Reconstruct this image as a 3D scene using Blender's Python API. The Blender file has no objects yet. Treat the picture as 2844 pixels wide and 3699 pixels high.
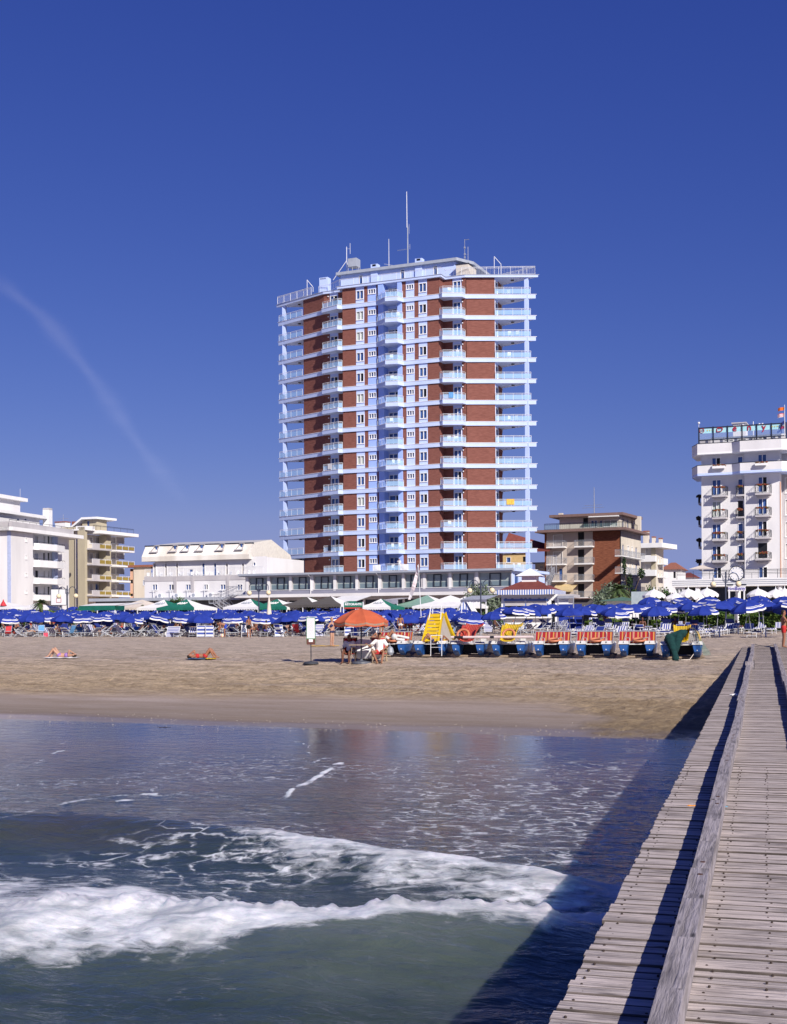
import bpy, bmesh, math, random
import numpy as np
from mathutils import Vector, Matrix
random.seed(7)
R = math.radians
sc = bpy.context.scene
col = sc.collection
F = 4600.0; CX, CY = 1422.0, 2245.0; ROLL = 0.0055; CAMZ = 3.4
CR, SR = math.cos(ROLL), math.sin(ROLL)

# ---------------------------------------------------------------- camera and light
cd = bpy.data.cameras.new('camera'); cam = bpy.data.objects.new('camera', cd); col.objects.link(cam)
cam.location = (0, 0, CAMZ)
cam.rotation_euler = (Matrix.Rotation(R(90), 4, 'X') @ Matrix.Rotation(-ROLL, 4, 'Z')).to_euler()
cd.sensor_fit = 'HORIZONTAL'; cd.sensor_width = 36; cd.lens = 36 * F / 2844
cd.shift_x = 0; cd.shift_y = (CY - 3699 / 2) / 2844
cd.clip_start = .1; cd.clip_end = 5000
sc.camera = cam
SUN_AZ, SUN_EL = R(27), R(32)     # to the right of straight behind the viewer
sd = Vector((math.sin(SUN_AZ) * math.cos(SUN_EL), -math.cos(SUN_AZ) * math.cos(SUN_EL), math.sin(SUN_EL)))
ld = bpy.data.lights.new('sun', 'SUN'); sun = bpy.data.objects.new('sun', ld); col.objects.link(sun)
sun.rotation_euler = sd.to_track_quat('Z', 'Y').to_euler(); sun.location = (30, -30, 60)
ld.energy = 4.8; ld.angle = R(.53); ld.color = (1, .93, .84)
SKYG = [(.277, 1.23), (.320, 1.07), (1.30, .68)]
w = bpy.data.worlds.new('World'); sc.world = w; w.use_nodes = True
nt = w.node_tree; bg = nt.nodes['Background']
sky = nt.nodes.new('ShaderNodeTexSky'); sky.sky_type = 'NISHITA'; sky.sun_disc = False
sky.sun_elevation = SUN_EL; sky.sun_rotation = math.atan2(sd.x, sd.y)
sky.air_density = 1.0; sky.dust_density = .1; sky.ozone_density = 4.0; sky.altitude = 0
sep = nt.nodes.new('ShaderNodeSeparateColor'); cmb = nt.nodes.new('ShaderNodeCombineColor'); nt.links.new(sky.outputs[0], sep.inputs[0])
for i_, (k_, g_) in enumerate(SKYG):       # film-like response of the sky, channel by channel
    a_ = nt.nodes.new('ShaderNodeMath'); a_.operation = 'POWER'; a_.inputs[1].default_value = g_
    b_ = nt.nodes.new('ShaderNodeMath'); b_.operation = 'MULTIPLY'; b_.inputs[1].default_value = k_
    nt.links.new(sep.outputs[i_], a_.inputs[0]); nt.links.new(a_.outputs[0], b_.inputs[0]); nt.links.new(b_.outputs[0], cmb.inputs[i_])
hz = nt.nodes.new('ShaderNodeMix'); hz.data_type = 'RGBA'; hz.inputs[7].default_value = (2.30, 2.89, 5.74, 1)       # even sea haze low over the horizon
tcw = nt.nodes.new('ShaderNodeTexCoord'); sxw = nt.nodes.new('ShaderNodeSeparateXYZ'); mrw = nt.nodes.new('ShaderNodeMapRange'); mrw.interpolation_type = 'SMOOTHSTEP'
mrw.inputs[1].default_value = .025; mrw.inputs[2].default_value = .10; mrw.inputs[3].default_value = 1; mrw.inputs[4].default_value = 0
nt.links.new(tcw.outputs['Generated'], sxw.inputs[0]); nt.links.new(sxw.outputs[2], mrw.inputs[0]); nt.links.new(mrw.outputs[0], hz.inputs[0])
nt.links.new(cmb.outputs[0], hz.inputs[6]); nt.links.new(hz.outputs[2], bg.inputs[0])
bg.inputs[1].default_value = .08
sc.view_settings.view_transform = 'Standard'; sc.view_settings.look = 'None'
sc.view_settings.exposure = .35; sc.view_settings.gamma = 1

# ---------------------------------------------------------------- pixel rays, terrain
def ray(px, py):
    a, b = px - CX, CY - py
    return Vector(((a * CR + b * SR) / F, 1.0, (-a * SR + b * CR) / F))
def at(px, py, d):
    r = ray(px, py); return Vector((r.x * d, d, CAMZ + r.z * d))
BN = (.391, .920)                      # beach: inland direction
def wu(x, y): return BN[0] * x + BN[1] * y, BN[1] * x - BN[0] * y
def xy(w_, u_): return (BN[1] * u_ + BN[0] * w_, -BN[0] * u_ + BN[1] * w_)
SW = np.array([-20, 20, 26.2, 29.7, 33.3, 36.4, 39.8, 44, 48, 52, 58, 65, 75, 93, 120, 150, 400.])
SZ = np.array([-3.5, -1.1, -.35, -.03, .26, .44, .66, 1.02, 1.36, 1.63, 1.74, 1.85, 1.95, 2.25, 2.55, 2.72, 2.72])
def sand_z(x, y):
    w_ = BN[0] * x + BN[1] * y
    z = np.interp(w_, SW, SZ)
    b = np.exp(-(((x - 18.5) / 5.0) ** 2 + ((y - 63) / 7.0) ** 2))
    return z + .26 * b
def gp(px, py):
    """where the ray through a photo point meets the sand"""
    r = ray(px, py); lo, hi = 20.0, 160.0
    d = lo
    while d < hi:
        if CAMZ + r.z * d <= float(sand_z(r.x * d, d)): break
        d += .25
    return Vector((r.x * d, d, float(sand_z(r.x * d, d))))
GZ = 2.6

class Fr:
    """a vertical facade frame: local x along the wall, local y into the building, z above ground"""
    def __init__(s, px, d, ang=-23.5, z0=GZ):
        r = ray(px, 2245); s.o = Vector((r.x * d, d, z0)); s.a = R(ang)
        s.cx, s.sx = math.cos(s.a), math.sin(s.a)
    def _hit(s, px, py, y):
        r = ray(px, py); nx, ny = -s.sx, s.cx            # local y axis
        k = s.o.x * nx + s.o.y * ny + y
        t = k / (r.x * nx + ny)
        return r * t + Vector((0, 0, CAMZ))
    def X(s, px, py=2245, y=0):
        p = s._hit(px, py, y); return (p.x - s.o.x) * s.cx + (p.y - s.o.y) * s.sx
    def Z(s, px, py, y=0): return s._hit(px, py, y).z - s.o.z
    def P(s, px, py, y=0):
        return s.X(px, py, y), s.Z(px, py, y)
    def sub(s, x, y, da):
        """another frame whose origin is local (x, y), turned by da degrees"""
        f = Fr.__new__(Fr); f.o = Vector((s.o.x + x * s.cx - y * s.sx, s.o.y + x * s.sx + y * s.cx, s.o.z))
        f.a = s.a + R(da); f.cx, f.sx = math.cos(f.a), math.sin(f.a); return f

# ---------------------------------------------------------------- mesh builder
class MB:
    def __init__(s): s.v = []; s.f = []; s.m = []; s.M = None; s.mi = 0
    def add(s, vs, fs):
        n = len(s.v)
        for p in vs:
            p = Vector(p); s.v.append(tuple(s.M @ p) if s.M else tuple(p))
        for f in fs: s.f.append([n + i for i in f]); s.m.append(s.mi)
        return s
    def box(s, x0, x1, y0, y1, z0, z1):
        s.add([(x, y, z) for x in (x0, x1) for y in (y0, y1) for z in (z0, z1)],
              [(0, 1, 3, 2), (4, 6, 7, 5), (0, 4, 5, 1), (2, 3, 7, 6), (0, 2, 6, 4), (1, 5, 7, 3)]); return s
    def quad(s, a, b, c, d): s.add([a, b, c, d], [(0, 1, 2, 3)]); return s
    def poly(s, pts): s.add(pts, [tuple(range(len(pts)))]); return s
    def prism(s, pts, z0, z1):
        n = len(pts)
        s.add([(p[0], p[1], z0) for p in pts] + [(p[0], p[1], z1) for p in pts],
              [tuple(range(n - 1, -1, -1)), tuple(range(n, 2 * n))] + [(i, (i + 1) % n, n + (i + 1) % n, n + i) for i in range(n)]); return s
    def tube(s, a, b, r, r2=None, n=6, cap=True):
        a, b = Vector(a), Vector(b); r2 = r if r2 is None else r2
        d = (b - a)
        if d.length < 1e-6: return s
        q = d.to_track_quat('Z', 'Y'); vs = []
        for p, rr in ((a, r), (b, r2)):
            for i in range(n):
                t = 2 * math.pi * i / n; vs.append(p + q @ Vector((math.cos(t) * rr, math.sin(t) * rr, 0)))
        fs = [(i, (i + 1) % n, n + (i + 1) % n, n + i) for i in range(n)]
        if cap: fs += [tuple(range(n - 1, -1, -1)), tuple(range(n, 2 * n))]
        s.add(vs, fs); return s
    def path(s, pts, r, n=6):
        for a, b in zip(pts[:-1], pts[1:]): s.tube(a, b, r, n=n)
        return s
    def ell(s, c, r, nu=10, nv=6):
        c = Vector(c); r = (r, r, r) if isinstance(r, (int, float)) else r
        vs = [c + Vector((0, 0, -r[2]))]
        for j in range(1, nv):
            ph = -math.pi / 2 + math.pi * j / nv
            for i in range(nu):
                t = 2 * math.pi * i / nu
                vs.append(c + Vector((r[0] * math.cos(ph) * math.cos(t), r[1] * math.cos(ph) * math.sin(t), r[2] * math.sin(ph))))
        vs.append(c + Vector((0, 0, r[2]))); L = len(vs) - 1
        fs = [(0, 1 + (i + 1) % nu, 1 + i) for i in range(nu)]
        for j in range(nv - 2):
            for i in range(nu):
                a = 1 + j * nu; fs.append((a + i, a + (i + 1) % nu, a + nu + (i + 1) % nu, a + nu + i))
        a = 1 + (nv - 2) * nu
        fs += [(a + i, a + (i + 1) % nu, L) for i in range(nu)]
        s.add(vs, fs); return s
    def lathe(s, prof, c=(0, 0, 0), n=16):
        c = Vector(c); vs = []
        for r, z in prof:
            for i in range(n):
                t = 2 * math.pi * i / n; vs.append(c + Vector((r * math.cos(t), r * math.sin(t), z)))
        fs = []
        for j in range(len(prof) - 1):
            for i in range(n): fs.append((j * n + i, j * n + (i + 1) % n, (j + 1) * n + (i + 1) % n, (j + 1) * n + i))
        s.add(vs, fs); return s
    def wall(s, x0, x1, z0, z1, holes=(), y=0, dep=.25):
        """wall sheet in the plane y with real openings and reveals going back by dep"""
        xs = sorted({x0, x1, *[min(max(h[0], x0), x1) for h in holes], *[min(max(h[1], x0), x1) for h in holes]})
        zs = sorted({z0, z1, *[min(max(h[2], z0), z1) for h in holes], *[min(max(h[3], z0), z1) for h in holes]})
        for a, b in zip(xs[:-1], xs[1:]):
            if b - a < 1e-5: continue
            run = None
            for c, d in zip(zs[:-1], zs[1:]):
                mx, mz = (a + b) / 2, (c + d) / 2
                hole = any(h[0] < mx < h[1] and h[2] < mz < h[3] for h in holes)
                if hole:
                    if run is not None: s.quad((a, y, run), (b, y, run), (b, y, c), (a, y, c)); run = None
                elif run is None: run = c
            if run is not None: s.quad((a, y, run), (b, y, run), (b, y, z1), (a, y, z1))
        for h in holes:
            a, b, c, d = h[:4]
            s.quad((a, y, c), (a, y, d), (a, y + dep, d), (a, y + dep, c)); s.quad((b, y, c), (b, y + dep, c), (b, y + dep, d), (b, y, d))
            s.quad((a, y, c), (a, y + dep, c), (b, y + dep, c), (b, y, c)); s.quad((a, y, d), (b, y, d), (b, y + dep, d), (a, y + dep, d))
        return s
    def mesh(s, name, mats, smooth=False):
        me = bpy.data.meshes.new(name); me.from_pydata(s.v, [], s.f)
        for m in (mats if isinstance(mats, (list, tuple)) else [mats]): me.materials.append(m)
        if any(s.m): me.polygons.foreach_set('material_index', s.m)
        if smooth: me.polygons.foreach_set('use_smooth', [True] * len(s.f))
        me.update(); return me
    def build(s, name, mats, parent=None, loc=(0, 0, 0), rz=0, smooth=False, **kw):
        return place(s.mesh(name, mats, smooth), name, parent, loc, rz, **kw)
def place(me, name, parent=None, loc=(0, 0, 0), rz=0, rot=None, **kw):
    o = bpy.data.objects.new(name, me); col.objects.link(o)
    if parent: o.parent = parent
    o.location = loc; o.rotation_euler = rot if rot else (0, 0, rz)
    return tag(o, **kw) if kw else o
def tag(o, label=None, cat=None, group=None, kind=None):
    if label: o['label'] = label
    if cat: o['category'] = cat
    if group: o['group'] = group
    if kind: o['kind'] = kind
    return o
LABELS = set()
def thing(name, label, cat, loc=(0, 0, 0), rz=0, group=None, rot=None):
    o = bpy.data.objects.new(name, None); col.objects.link(o); o.empty_display_size = .3
    o.location = loc; o.rotation_euler = rot if rot else (0, 0, rz)
    return tag(o, label, cat, group)
def dup(root, loc, rz=0, label=None, group=None, rot=None):
    r = root.copy(); col.objects.link(r); r.location = loc; r.rotation_euler = rot if rot else (0, 0, rz)
    if label: r['label'] = label
    if group: r['group'] = group
    for ch in KIDS[root.name]:
        c = ch.copy(); col.objects.link(c); c.parent = r
        for g in KIDS.get(ch.name, []):
            e = g.copy(); col.objects.link(e); e.parent = c
    return r
KIDS = {}
def remember(root):
    KIDS[root.name] = [o for o in bpy.data.objects if o.parent == root]
    for c in KIDS[root.name]: KIDS[c.name] = [o for o in bpy.data.objects if o.parent == c]
def frame_thing(name, label, cat, fr, group=None): return thing(name, label, cat, fr.o, fr.a, group)

# ---------------------------------------------------------------- materials
MT = {}
def mat(name, rgb, rough=.7, rgb2=None, scale=3.0, stretch=(1, 1, 1), bump=0, bscale=20, metal=0, emit=0, spec=.3, contrast=(.35, .65)):
    if name in MT: return MT[name]
    m = bpy.data.materials.new(name); m.use_nodes = True; nt = m.node_tree; p = nt.nodes['Principled BSDF']
    p.inputs['Base Color'].default_value = (*rgb, 1); p.inputs['Roughness'].default_value = rough; p.inputs['Metallic'].default_value = metal
    p.inputs['Specular IOR Level'].default_value = spec
    tc = nt.nodes.new('ShaderNodeTexCoord'); mp = nt.nodes.new('ShaderNodeMapping'); mp.inputs['Scale'].default_value = stretch
    nt.links.new(tc.outputs['Object'], mp.inputs[0])
    if rgb2 is None: rgb2 = tuple(c * .86 for c in rgb)
    n = nt.nodes.new('ShaderNodeTexNoise'); n.inputs['Scale'].default_value = scale; n.inputs['Detail'].default_value = 5
    nt.links.new(mp.outputs[0], n.inputs['Vector'])
    cr = nt.nodes.new('ShaderNodeValToRGB'); e = cr.color_ramp.elements
    e[0].position, e[1].position = contrast; e[0].color = (*rgb2, 1); e[1].color = (*rgb, 1)
    nt.links.new(n.outputs[0], cr.inputs[0]); nt.links.new(cr.outputs[0], p.inputs['Base Color'])
    if bump:
        n2 = nt.nodes.new('ShaderNodeTexNoise'); n2.inputs['Scale'].default_value = bscale; n2.inputs['Detail'].default_value = 4
        nt.links.new(mp.outputs[0], n2.inputs['Vector'])
        b = nt.nodes.new('ShaderNodeBump'); b.inputs['Strength'].default_value = bump; b.inputs['Distance'].default_value = .05
        nt.links.new(n2.outputs[0], b.inputs['Height']); nt.links.new(b.outputs[0], p.inputs['Normal'])
    MT[name] = m; return m
def stripes(name, cols, axis=0, period=.2, rough=.75):
    """woven stripes running across one local axis; cols = [(start, rgb), ...] over one period"""
    if name in MT: return MT[name]
    m = bpy.data.materials.new(name); m.use_nodes = True; nt = m.node_tree; p = nt.nodes['Principled BSDF']
    p.inputs['Roughness'].default_value = rough; p.inputs['Specular IOR Level'].default_value = .15
    tc = nt.nodes.new('ShaderNodeTexCoord'); sp = nt.nodes.new('ShaderNodeSeparateXYZ'); nt.links.new(tc.outputs['Object'], sp.inputs[0])
    a = nt.nodes.new('ShaderNodeMath'); a.operation = 'MULTIPLY_ADD'; a.inputs[1].default_value = 1 / period; a.inputs[2].default_value = 100.25
    fr = nt.nodes.new('ShaderNodeMath'); fr.operation = 'FRACT'
    nt.links.new(sp.outputs[axis], a.inputs[0]); nt.links.new(a.outputs[0], fr.inputs[0])
    cr = nt.nodes.new('ShaderNodeValToRGB'); cr.color_ramp.interpolation = 'CONSTANT'
    el = cr.color_ramp.elements
    while len(el) < len(cols): el.new(.5)
    for i, (q, c) in enumerate(cols): el[i].position = q; el[i].color = (*c, 1)
    nt.links.new(fr.outputs[0], cr.inputs[0]); nt.links.new(cr.outputs[0], p.inputs['Base Color'])
    MT[name] = m; return m
def glass(name, rgb, alpha, rough=.05):
    if name in MT: return MT[name]
    m = bpy.data.materials.new(name); m.use_nodes = True; nt = m.node_tree; p = nt.nodes['Principled BSDF']
    p.inputs['Base Color'].default_value = (*rgb, 1); p.inputs['Roughness'].default_value = rough; p.inputs['Alpha'].default_value = alpha
    MT[name] = m; return m
WHITE = mat('white_paint', (.80, .80, .80), .6, (.74, .74, .75), .8)
WALLW = mat('white_plaster', (.72, .71, .72), .85, (.62, .61, .62), .35, (1, 1, .25), .1, 6)
PALEB = mat('pale_blue_plaster', (.50, .60, .90), .8, (.46, .56, .86), .5)
SKYB = mat('blue_plaster', (.33, .45, .86), .8, (.29, .41, .80), .5)
BANDB = mat('band_blue', (.52, .61, .86), .75, (.46, .55, .80), .5, (1, 1, .3))
BRICK = mat('red_brick', (.24, .098, .078), .85, (.175, .068, .054), 1.6, (1, 1, 6), .25, 30, spec=.1)
BRICK2 = mat('brown_brick', (.27, .105, .060), .85, (.13, .045, .030), 2.2, (.6, .6, 7), .3, 30, spec=.1)
CREAM = mat('cream_plaster', (.66, .60, .52), .85, (.56, .51, .44), .4, (1, 1, .3))
BEIGE = mat('beige_plaster', (.45, .40, .29), .85, (.40, .355, .26), .4, (1, 1, .3))
PINK = mat('pink_plaster', (.68, .42, .30), .85, (.62, .38, .27), .4)
GREYP = mat('grey_panel', (.26, .26, .33), .6, (.23, .23, .29), .5)
GREYL = mat('light_grey_plaster', (.48, .46, .47), .8, (.40, .38, .40), .5, (1, 1, .3))
GREYM = mat('grey_metal', (.36, .39, .45), .45, (.31, .34, .40), 1.2)
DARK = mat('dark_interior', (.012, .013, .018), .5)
DMET = mat('dark_metal', (.025, .03, .045), .4)
GLASSD = mat('window_glass', (.06, .13, .36), .08, (.035, .075, .22), .8, spec=.6)  # blue of the reflected sky put into the pane colour
GLASSG = mat('gallery_glass', (.16, .21, .24), .08, (.12, .17, .20), .3, spec=.6)
CURT = mat('curtain', (.42, .46, .44), .9, (.34, .38, .37), 3, (4, 4, .2))
RAILG = glass('balcony_glass', (.42, .64, .90), .62, .12)
SHUT = mat('shutter', (.46, .43, .42), .7, (.41, .38, .37), 1, (1, 1, 8))
ROOFR = mat('red_roof', (.20, .055, .045), .8, (.16, .042, .035), 2)
TILE = mat('terracotta_tiles', (.33, .13, .09), .85, (.22, .09, .06), 2, (3, 3, 1))
METW = mat('white_metal', (.78, .79, .82), .35)
ALU = mat('aluminium', (.52, .53, .56), .35, metal=.5)
BLUEF = mat('blue_canvas', (.024, .050, .30), .8, (.019, .036, .24), 1.5, spec=.1)
WHITEF = mat('white_canvas', (.78, .77, .76), .8, (.70, .69, .69), 1.5, spec=.1)
GREENF = mat('green_canvas', (.02, .17, .12), .8, (.016, .13, .095), 1.5, spec=.1)
SKINT = [mat('tanned_skin', (.30, .135, .080), .55, (.27, .12, .07), 8), mat('brown_skin', (.15, .065, .040), .5, (.13, .055, .035), 8), mat('fair_skin', (.46, .26, .18), .55, (.41, .23, .155), 8)]
# ---------------------------------------------------------------- numpy noise
def _h(ix, iy, s):
    n = (ix.astype(np.int64) * 374761393 + iy.astype(np.int64) * 668265263 + s * 974634777) & 0x7fffffff
    n = ((n ^ (n >> 13)) * 1274126177) & 0x7fffffff
    return ((n ^ (n >> 16)) & 0xffff) / 65535.0
def vn(x, y, s=0):
    ix = np.floor(x); iy = np.floor(y); fx = x - ix; fy = y - iy
    fx = fx * fx * (3 - 2 * fx); fy = fy * fy * (3 - 2 * fy)
    a = _h(ix, iy, s); b = _h(ix + 1, iy, s); c = _h(ix, iy + 1, s); d = _h(ix + 1, iy + 1, s)
    return (a + (b - a) * fx) * (1 - fy) + (c + (d - c) * fx) * fy
def fbm(x, y, s=0, o=4):
    t = 0; a = .5; n = 0
    for i in range(o):
        t = t + a * vn(x, y, s + i * 17); n += a; a *= .5; x = x * 2.03 + 3.1; y = y * 2.03 - 1.7
    return t / n
def smooth(a, b, x):
    t = np.clip((x - a) / (b - a), 0, 1); return t * t * (3 - 2 * t)
def fan(ds, ts):
    D, T = np.meshgrid(ds, ts, indexing='ij'); return T * D, D
def grid_mesh(name, X, Y, Z, m, attrs=None):
    nr, nc = X.shape; me = bpy.data.meshes.new(name)
    co = np.stack([X, Y, Z], -1).reshape(-1, 3).astype(np.float32)
    i = np.arange((nr - 1) * nc).reshape(nr - 1, nc)[:, :-1].ravel()
    q = np.stack([i, i + 1, i + nc + 1, i + nc], -1).astype(np.int32)
    me.vertices.add(len(co)); me.vertices.foreach_set('co', co.ravel())
    me.loops.add(q.size); me.loops.foreach_set('vertex_index', q.ravel())
    me.polygons.add(len(q)); me.polygons.foreach_set('loop_start', np.arange(0, q.size, 4, dtype=np.int32))
    me.polygons.foreach_set('use_smooth', np.ones(len(q), bool)); me.update(calc_edges=True)
    for k, a in (attrs or {}).items():
        at_ = me.attributes.new(k, 'FLOAT', 'POINT'); at_.data.foreach_set('value', a.ravel().astype(np.float32))
    me.materials.append(m); return me
class NT:
    """tiny helper for node graphs"""
    def __init__(s, name):
        s.m = bpy.data.materials.new(name); s.m.use_nodes = True; s.nt = s.m.node_tree; s.p = s.nt.nodes['Principled BSDF']
    def n(s, t, **kw):
        x = s.nt.nodes.new(t)
        for k, v in kw.items():
            if k.startswith('i'): x.inputs[int(k[1:])].default_value = v
            else: setattr(x, k, v)
        return x
    def l(s, a, b): s.nt.links.new(a, b)
    def math(s, op, a, b=None, c=None, clamp=False):
        x = s.nt.nodes.new('ShaderNodeMath'); x.operation = op; x.use_clamp = clamp
        for i, v in enumerate((a, b, c)):
            if v is None: continue
            if isinstance(v, (int, float)): x.inputs[i].default_value = v
            else: s.l(v, x.inputs[i])
        return x.outputs[0]
    def ramp(s, v, stops, interp='LINEAR'):
        x = s.nt.nodes.new('ShaderNodeValToRGB'); x.color_ramp.interpolation = interp; e = x.color_ramp.elements
        while len(e) < len(stops): e.new(.5)
        for i, (q, c) in enumerate(stops): e[i].position = q; e[i].color = (*c, 1) if len(c) == 3 else c
        s.l(v, x.inputs[0]); return x.outputs[0]
    def noise(s, vec, scale, detail=4, rough=.5, dist=0):
        x = s.nt.nodes.new('ShaderNodeTexNoise'); x.inputs['Scale'].default_value = scale; x.inputs['Detail'].default_value = detail
        x.inputs['Roughness'].default_value = rough; x.inputs['Distortion'].default_value = dist
        s.l(vec, x.inputs['Vector']); return x.outputs[0]
    def mix(s, f, a, b):
        x = s.nt.nodes.new('ShaderNodeMix'); x.data_type = 'RGBA'
        for i, v in ((0, f), (6, a), (7, b)):
            if isinstance(v, (int, float)): x.inputs[i].default_value = v
            elif isinstance(v, tuple): x.inputs[i].default_value = (*v, 1)
            else: s.l(v, x.inputs[i])
        return x.outputs[2]
    def mapping(s, vec, scale=(1, 1, 1), rot=(0, 0, 0)):
        x = s.nt.nodes.new('ShaderNodeMapping'); x.inputs['Scale'].default_value = scale; x.inputs['Rotation'].default_value = rot
        s.l(vec, x.inputs[0]); return x.outputs[0]
    def bump(s, h, strength, dist, prev=None):
        x = s.nt.nodes.new('ShaderNodeBump'); x.inputs['Strength'].default_value = strength; x.inputs['Distance'].default_value = dist
        s.l(h, x.inputs['Height'])
        if prev is not None: s.l(prev, x.inputs['Normal'])
        return x.outputs[0]

# ---------------------------------------------------------------- beach sheet
g = NT('sand'); geo = g.n('ShaderNodeNewGeometry').outputs['Position']
uw = g.mapping(geo, rot=(0, 0, R(23)))                      # x along the shore, y inland
sp = g.n('ShaderNodeSeparateXYZ'); g.l(uw, sp.inputs[0]); W_ = sp.outputs[1]
nlow = g.noise(g.mapping(uw, (.10, .55, 1)), 1.0, 5, .6)
Wd = g.math('ADD', W_, g.math('MULTIPLY', g.math('SUBTRACT', nlow, .5), 5.0))
zone = g.math('MULTIPLY_ADD', Wd, 1 / 30.0, -32 / 30.0, clamp=True)
at_r = g.n('ShaderNodeAttribute'); at_r.attribute_name = 'rough'; dryf = at_r.outputs['Fac']
smc = g.ramp(zone, [(0, (.17, .14, .12)), (.10, (.24, .195, .165)), (.26, (.34, .275, .235)), (1, (.42, .34, .29))])
gold = g.ramp(zone, [(.05, (.33, .245, .14)), (.22, (.52, .385, .235)), (.42, (.74, .565, .375)), (.7, (.78, .625, .485)), (1, (.78, .64, .52))])
fine = g.noise(geo, 9, 6, .7); streak = g.noise(g.mapping(uw, (.30, 2.2, 1)), 1.0, 6, .65)
lump = g.noise(g.mapping(uw, (3.2, 4.0, 1)), 1.0, 7, .8); lump2 = g.noise(g.mapping(uw, (1.1, 1.7, 1)), 1.0, 5, .7)
base = g.mix(dryf, smc, gold)
c1 = g.mix(g.ramp(streak, [(.36, (.45, .45, .45)), (.60, (0, 0, 0))]), base, (.17, .12, .07))
pale = g.ramp(g.noise(g.mapping(uw, (.05, .40, 1)), 1.0, 3), [(.56, (0, 0, 0)), (.70, (1, 1, 1))])
c1 = g.mix(g.math('MULTIPLY', pale, .45), c1, (.60, .50, .46))
spk = g.ramp(g.math('ADD', g.math('MULTIPLY', lump, .6), g.math('MULTIPLY', lump2, .4)), [(.40, (1, 1, 1)), (.52, (0, 0, 0))])
c2 = g.mix(g.math('MULTIPLY', g.math('MULTIPLY', spk, dryf), .62), c1, (.20, .135, .075))
hi = g.ramp(lump, [(.56, (0, 0, 0)), (.68, (1, 1, 1))]); c2 = g.mix(g.math('MULTIPLY', g.math('MULTIPLY', hi, dryf), .30), c2, (.80, .68, .55))
c2 = g.mix(g.math('MULTIPLY', g.ramp(fine, [(.38, (1, 1, 1)), (.54, (0, 0, 0))]), .20), c2, (.15, .11, .075))
g.l(c2, g.p.inputs['Base Color'])
wet = g.ramp(g.math('MULTIPLY_ADD', g.math('ADD', W_, g.math('MULTIPLY', g.math('SUBTRACT', nlow, .5), 2.4)), 1 / 30.0, -32 / 30.0, clamp=True), [(.0, (1, 1, 1)), (.085, (1, 1, 1)), (.12, (0, 0, 0))])
g.l(g.math('MULTIPLY_ADD', wet, -.62, .9), g.p.inputs['Roughness']); g.p.inputs['Specular IOR Level'].default_value = .3
hb = g.math('ADD', g.math('MULTIPLY', g.noise(g.mapping(uw, (3.0, 4.2, 1)), 1.2, 7, .78), g.math('MULTIPLY_ADD', dryf, .95, .04)), g.math('MULTIPLY', fine, .06))
g.l(g.bump(hb, 1.0, .26), g.p.inputs['Normal'])
ds = np.concatenate([np.linspace(22, 33, 12), np.linspace(33.3, 62, 230), np.linspace(62.5, 130, 120), np.geomspace(134, 3500, 24)])
ts = np.concatenate([np.linspace(-1.6, -.42, 14), np.linspace(-.41, .41, 420), np.linspace(.42, 1.6, 14)])
X, Y = fan(ds, ts); wv = BN[0] * X + BN[1] * Y; uv = BN[1] * X - BN[0] * Y
Z = sand_z(X, Y); Z = Z + .16 * (fbm(uv * .10 + 2, wv * .05, 66, 3) - .5) * np.exp(-((wv - 33.6) / 3.5) ** 2); lobe = smooth(5.2, 6.8, X + 2.2 * (fbm(X * .5, Y * .5, 67) - .5)) * smooth(33.4, 34.1, wv); rough = np.maximum(smooth(39.6, 42.4, wv + 2.6 * (fbm(uv * .2, wv * .3, 5) - .5)), lobe); dry = rough
tr = np.exp(-(((X - 8.8) / 3.6) ** 2 + ((Y - 39.2) / 3.3) ** 2)) * smooth(37.2, 38.4, wv)
rr = np.hypot(X - 2.0, Y - 36.0)
Z = Z + dry * (.07 * (fbm(uv * 1.1, wv * 2.2, 1, 5) - .5) + .16 * (fbm(uv * 2.4, wv * 2.4, 7, 4) - .5) * smooth(75, 45, Y)) * smooth(160, 90, Y) + .03 * (fbm(uv * .25, wv * .5, 3) - .5)
Z = Z + tr * (.05 * np.sin(rr * 9) * (.4 + fbm(X * 1.5, Y * 1.5, 8)) + .12 * (fbm(X * 2.6, Y * 2.6, 9, 5) - .5))
Z = Z + dry * smooth(120, 60, Y) * (.018 * np.sin(wv * 3.1 + .8 * np.sin(uv * .12)) + .05 * (np.abs(fbm(uv * 2.2, wv * 3.4, 91, 3) - .5) - .12))
place(grid_mesh('beach_ground', X, Y, Z, g.m, dict(rough=rough)), 'beach_ground', kind='structure')

# ---------------------------------------------------------------- sea
def wp(px, py, z=0.):
    r = ray(px, py); d = (z - CAMZ) / r.z; return r.x * d, d
def pl_dist(X, Y, pts, aspect=1.0):
    best = np.full(X.shape, 1e9)
    for (ax, ay), (bx, by) in zip(pts[:-1], pts[1:]):
        dx, dy = bx - ax, by - ay; L = dx * dx + dy * dy + 1e-9
        t = np.clip(((X - ax) * dx + (Y - ay) * dy) / L, 0, 1)
        best = np.minimum(best, np.hypot(X - ax - t * dx, (Y - ay - t * dy) * aspect))
    return best
def crest(px, T, z):     # crest depth as a function of X/Y
    xs = []; ys = []
    for a, b in px:
        x, y = wp(a, b, z); xs.append(x / y); ys.append(y)
    return np.interp(T, xs, ys)
ds = np.concatenate([np.linspace(1.5, 8.5, 30), np.linspace(8.6, 22, 430), np.linspace(22.05, 47, 300), np.linspace(47.5, 70, 6)])
ts = np.concatenate([np.linspace(-1.5, -.37, 20), np.linspace(-.365, .30, 560), np.linspace(.31, 1.5, 16)])
X, Y = fan(ds, ts); T = X / Y
wv = BN[0] * X + BN[1] * Y; uv = BN[1] * X - BN[0] * Y
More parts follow.
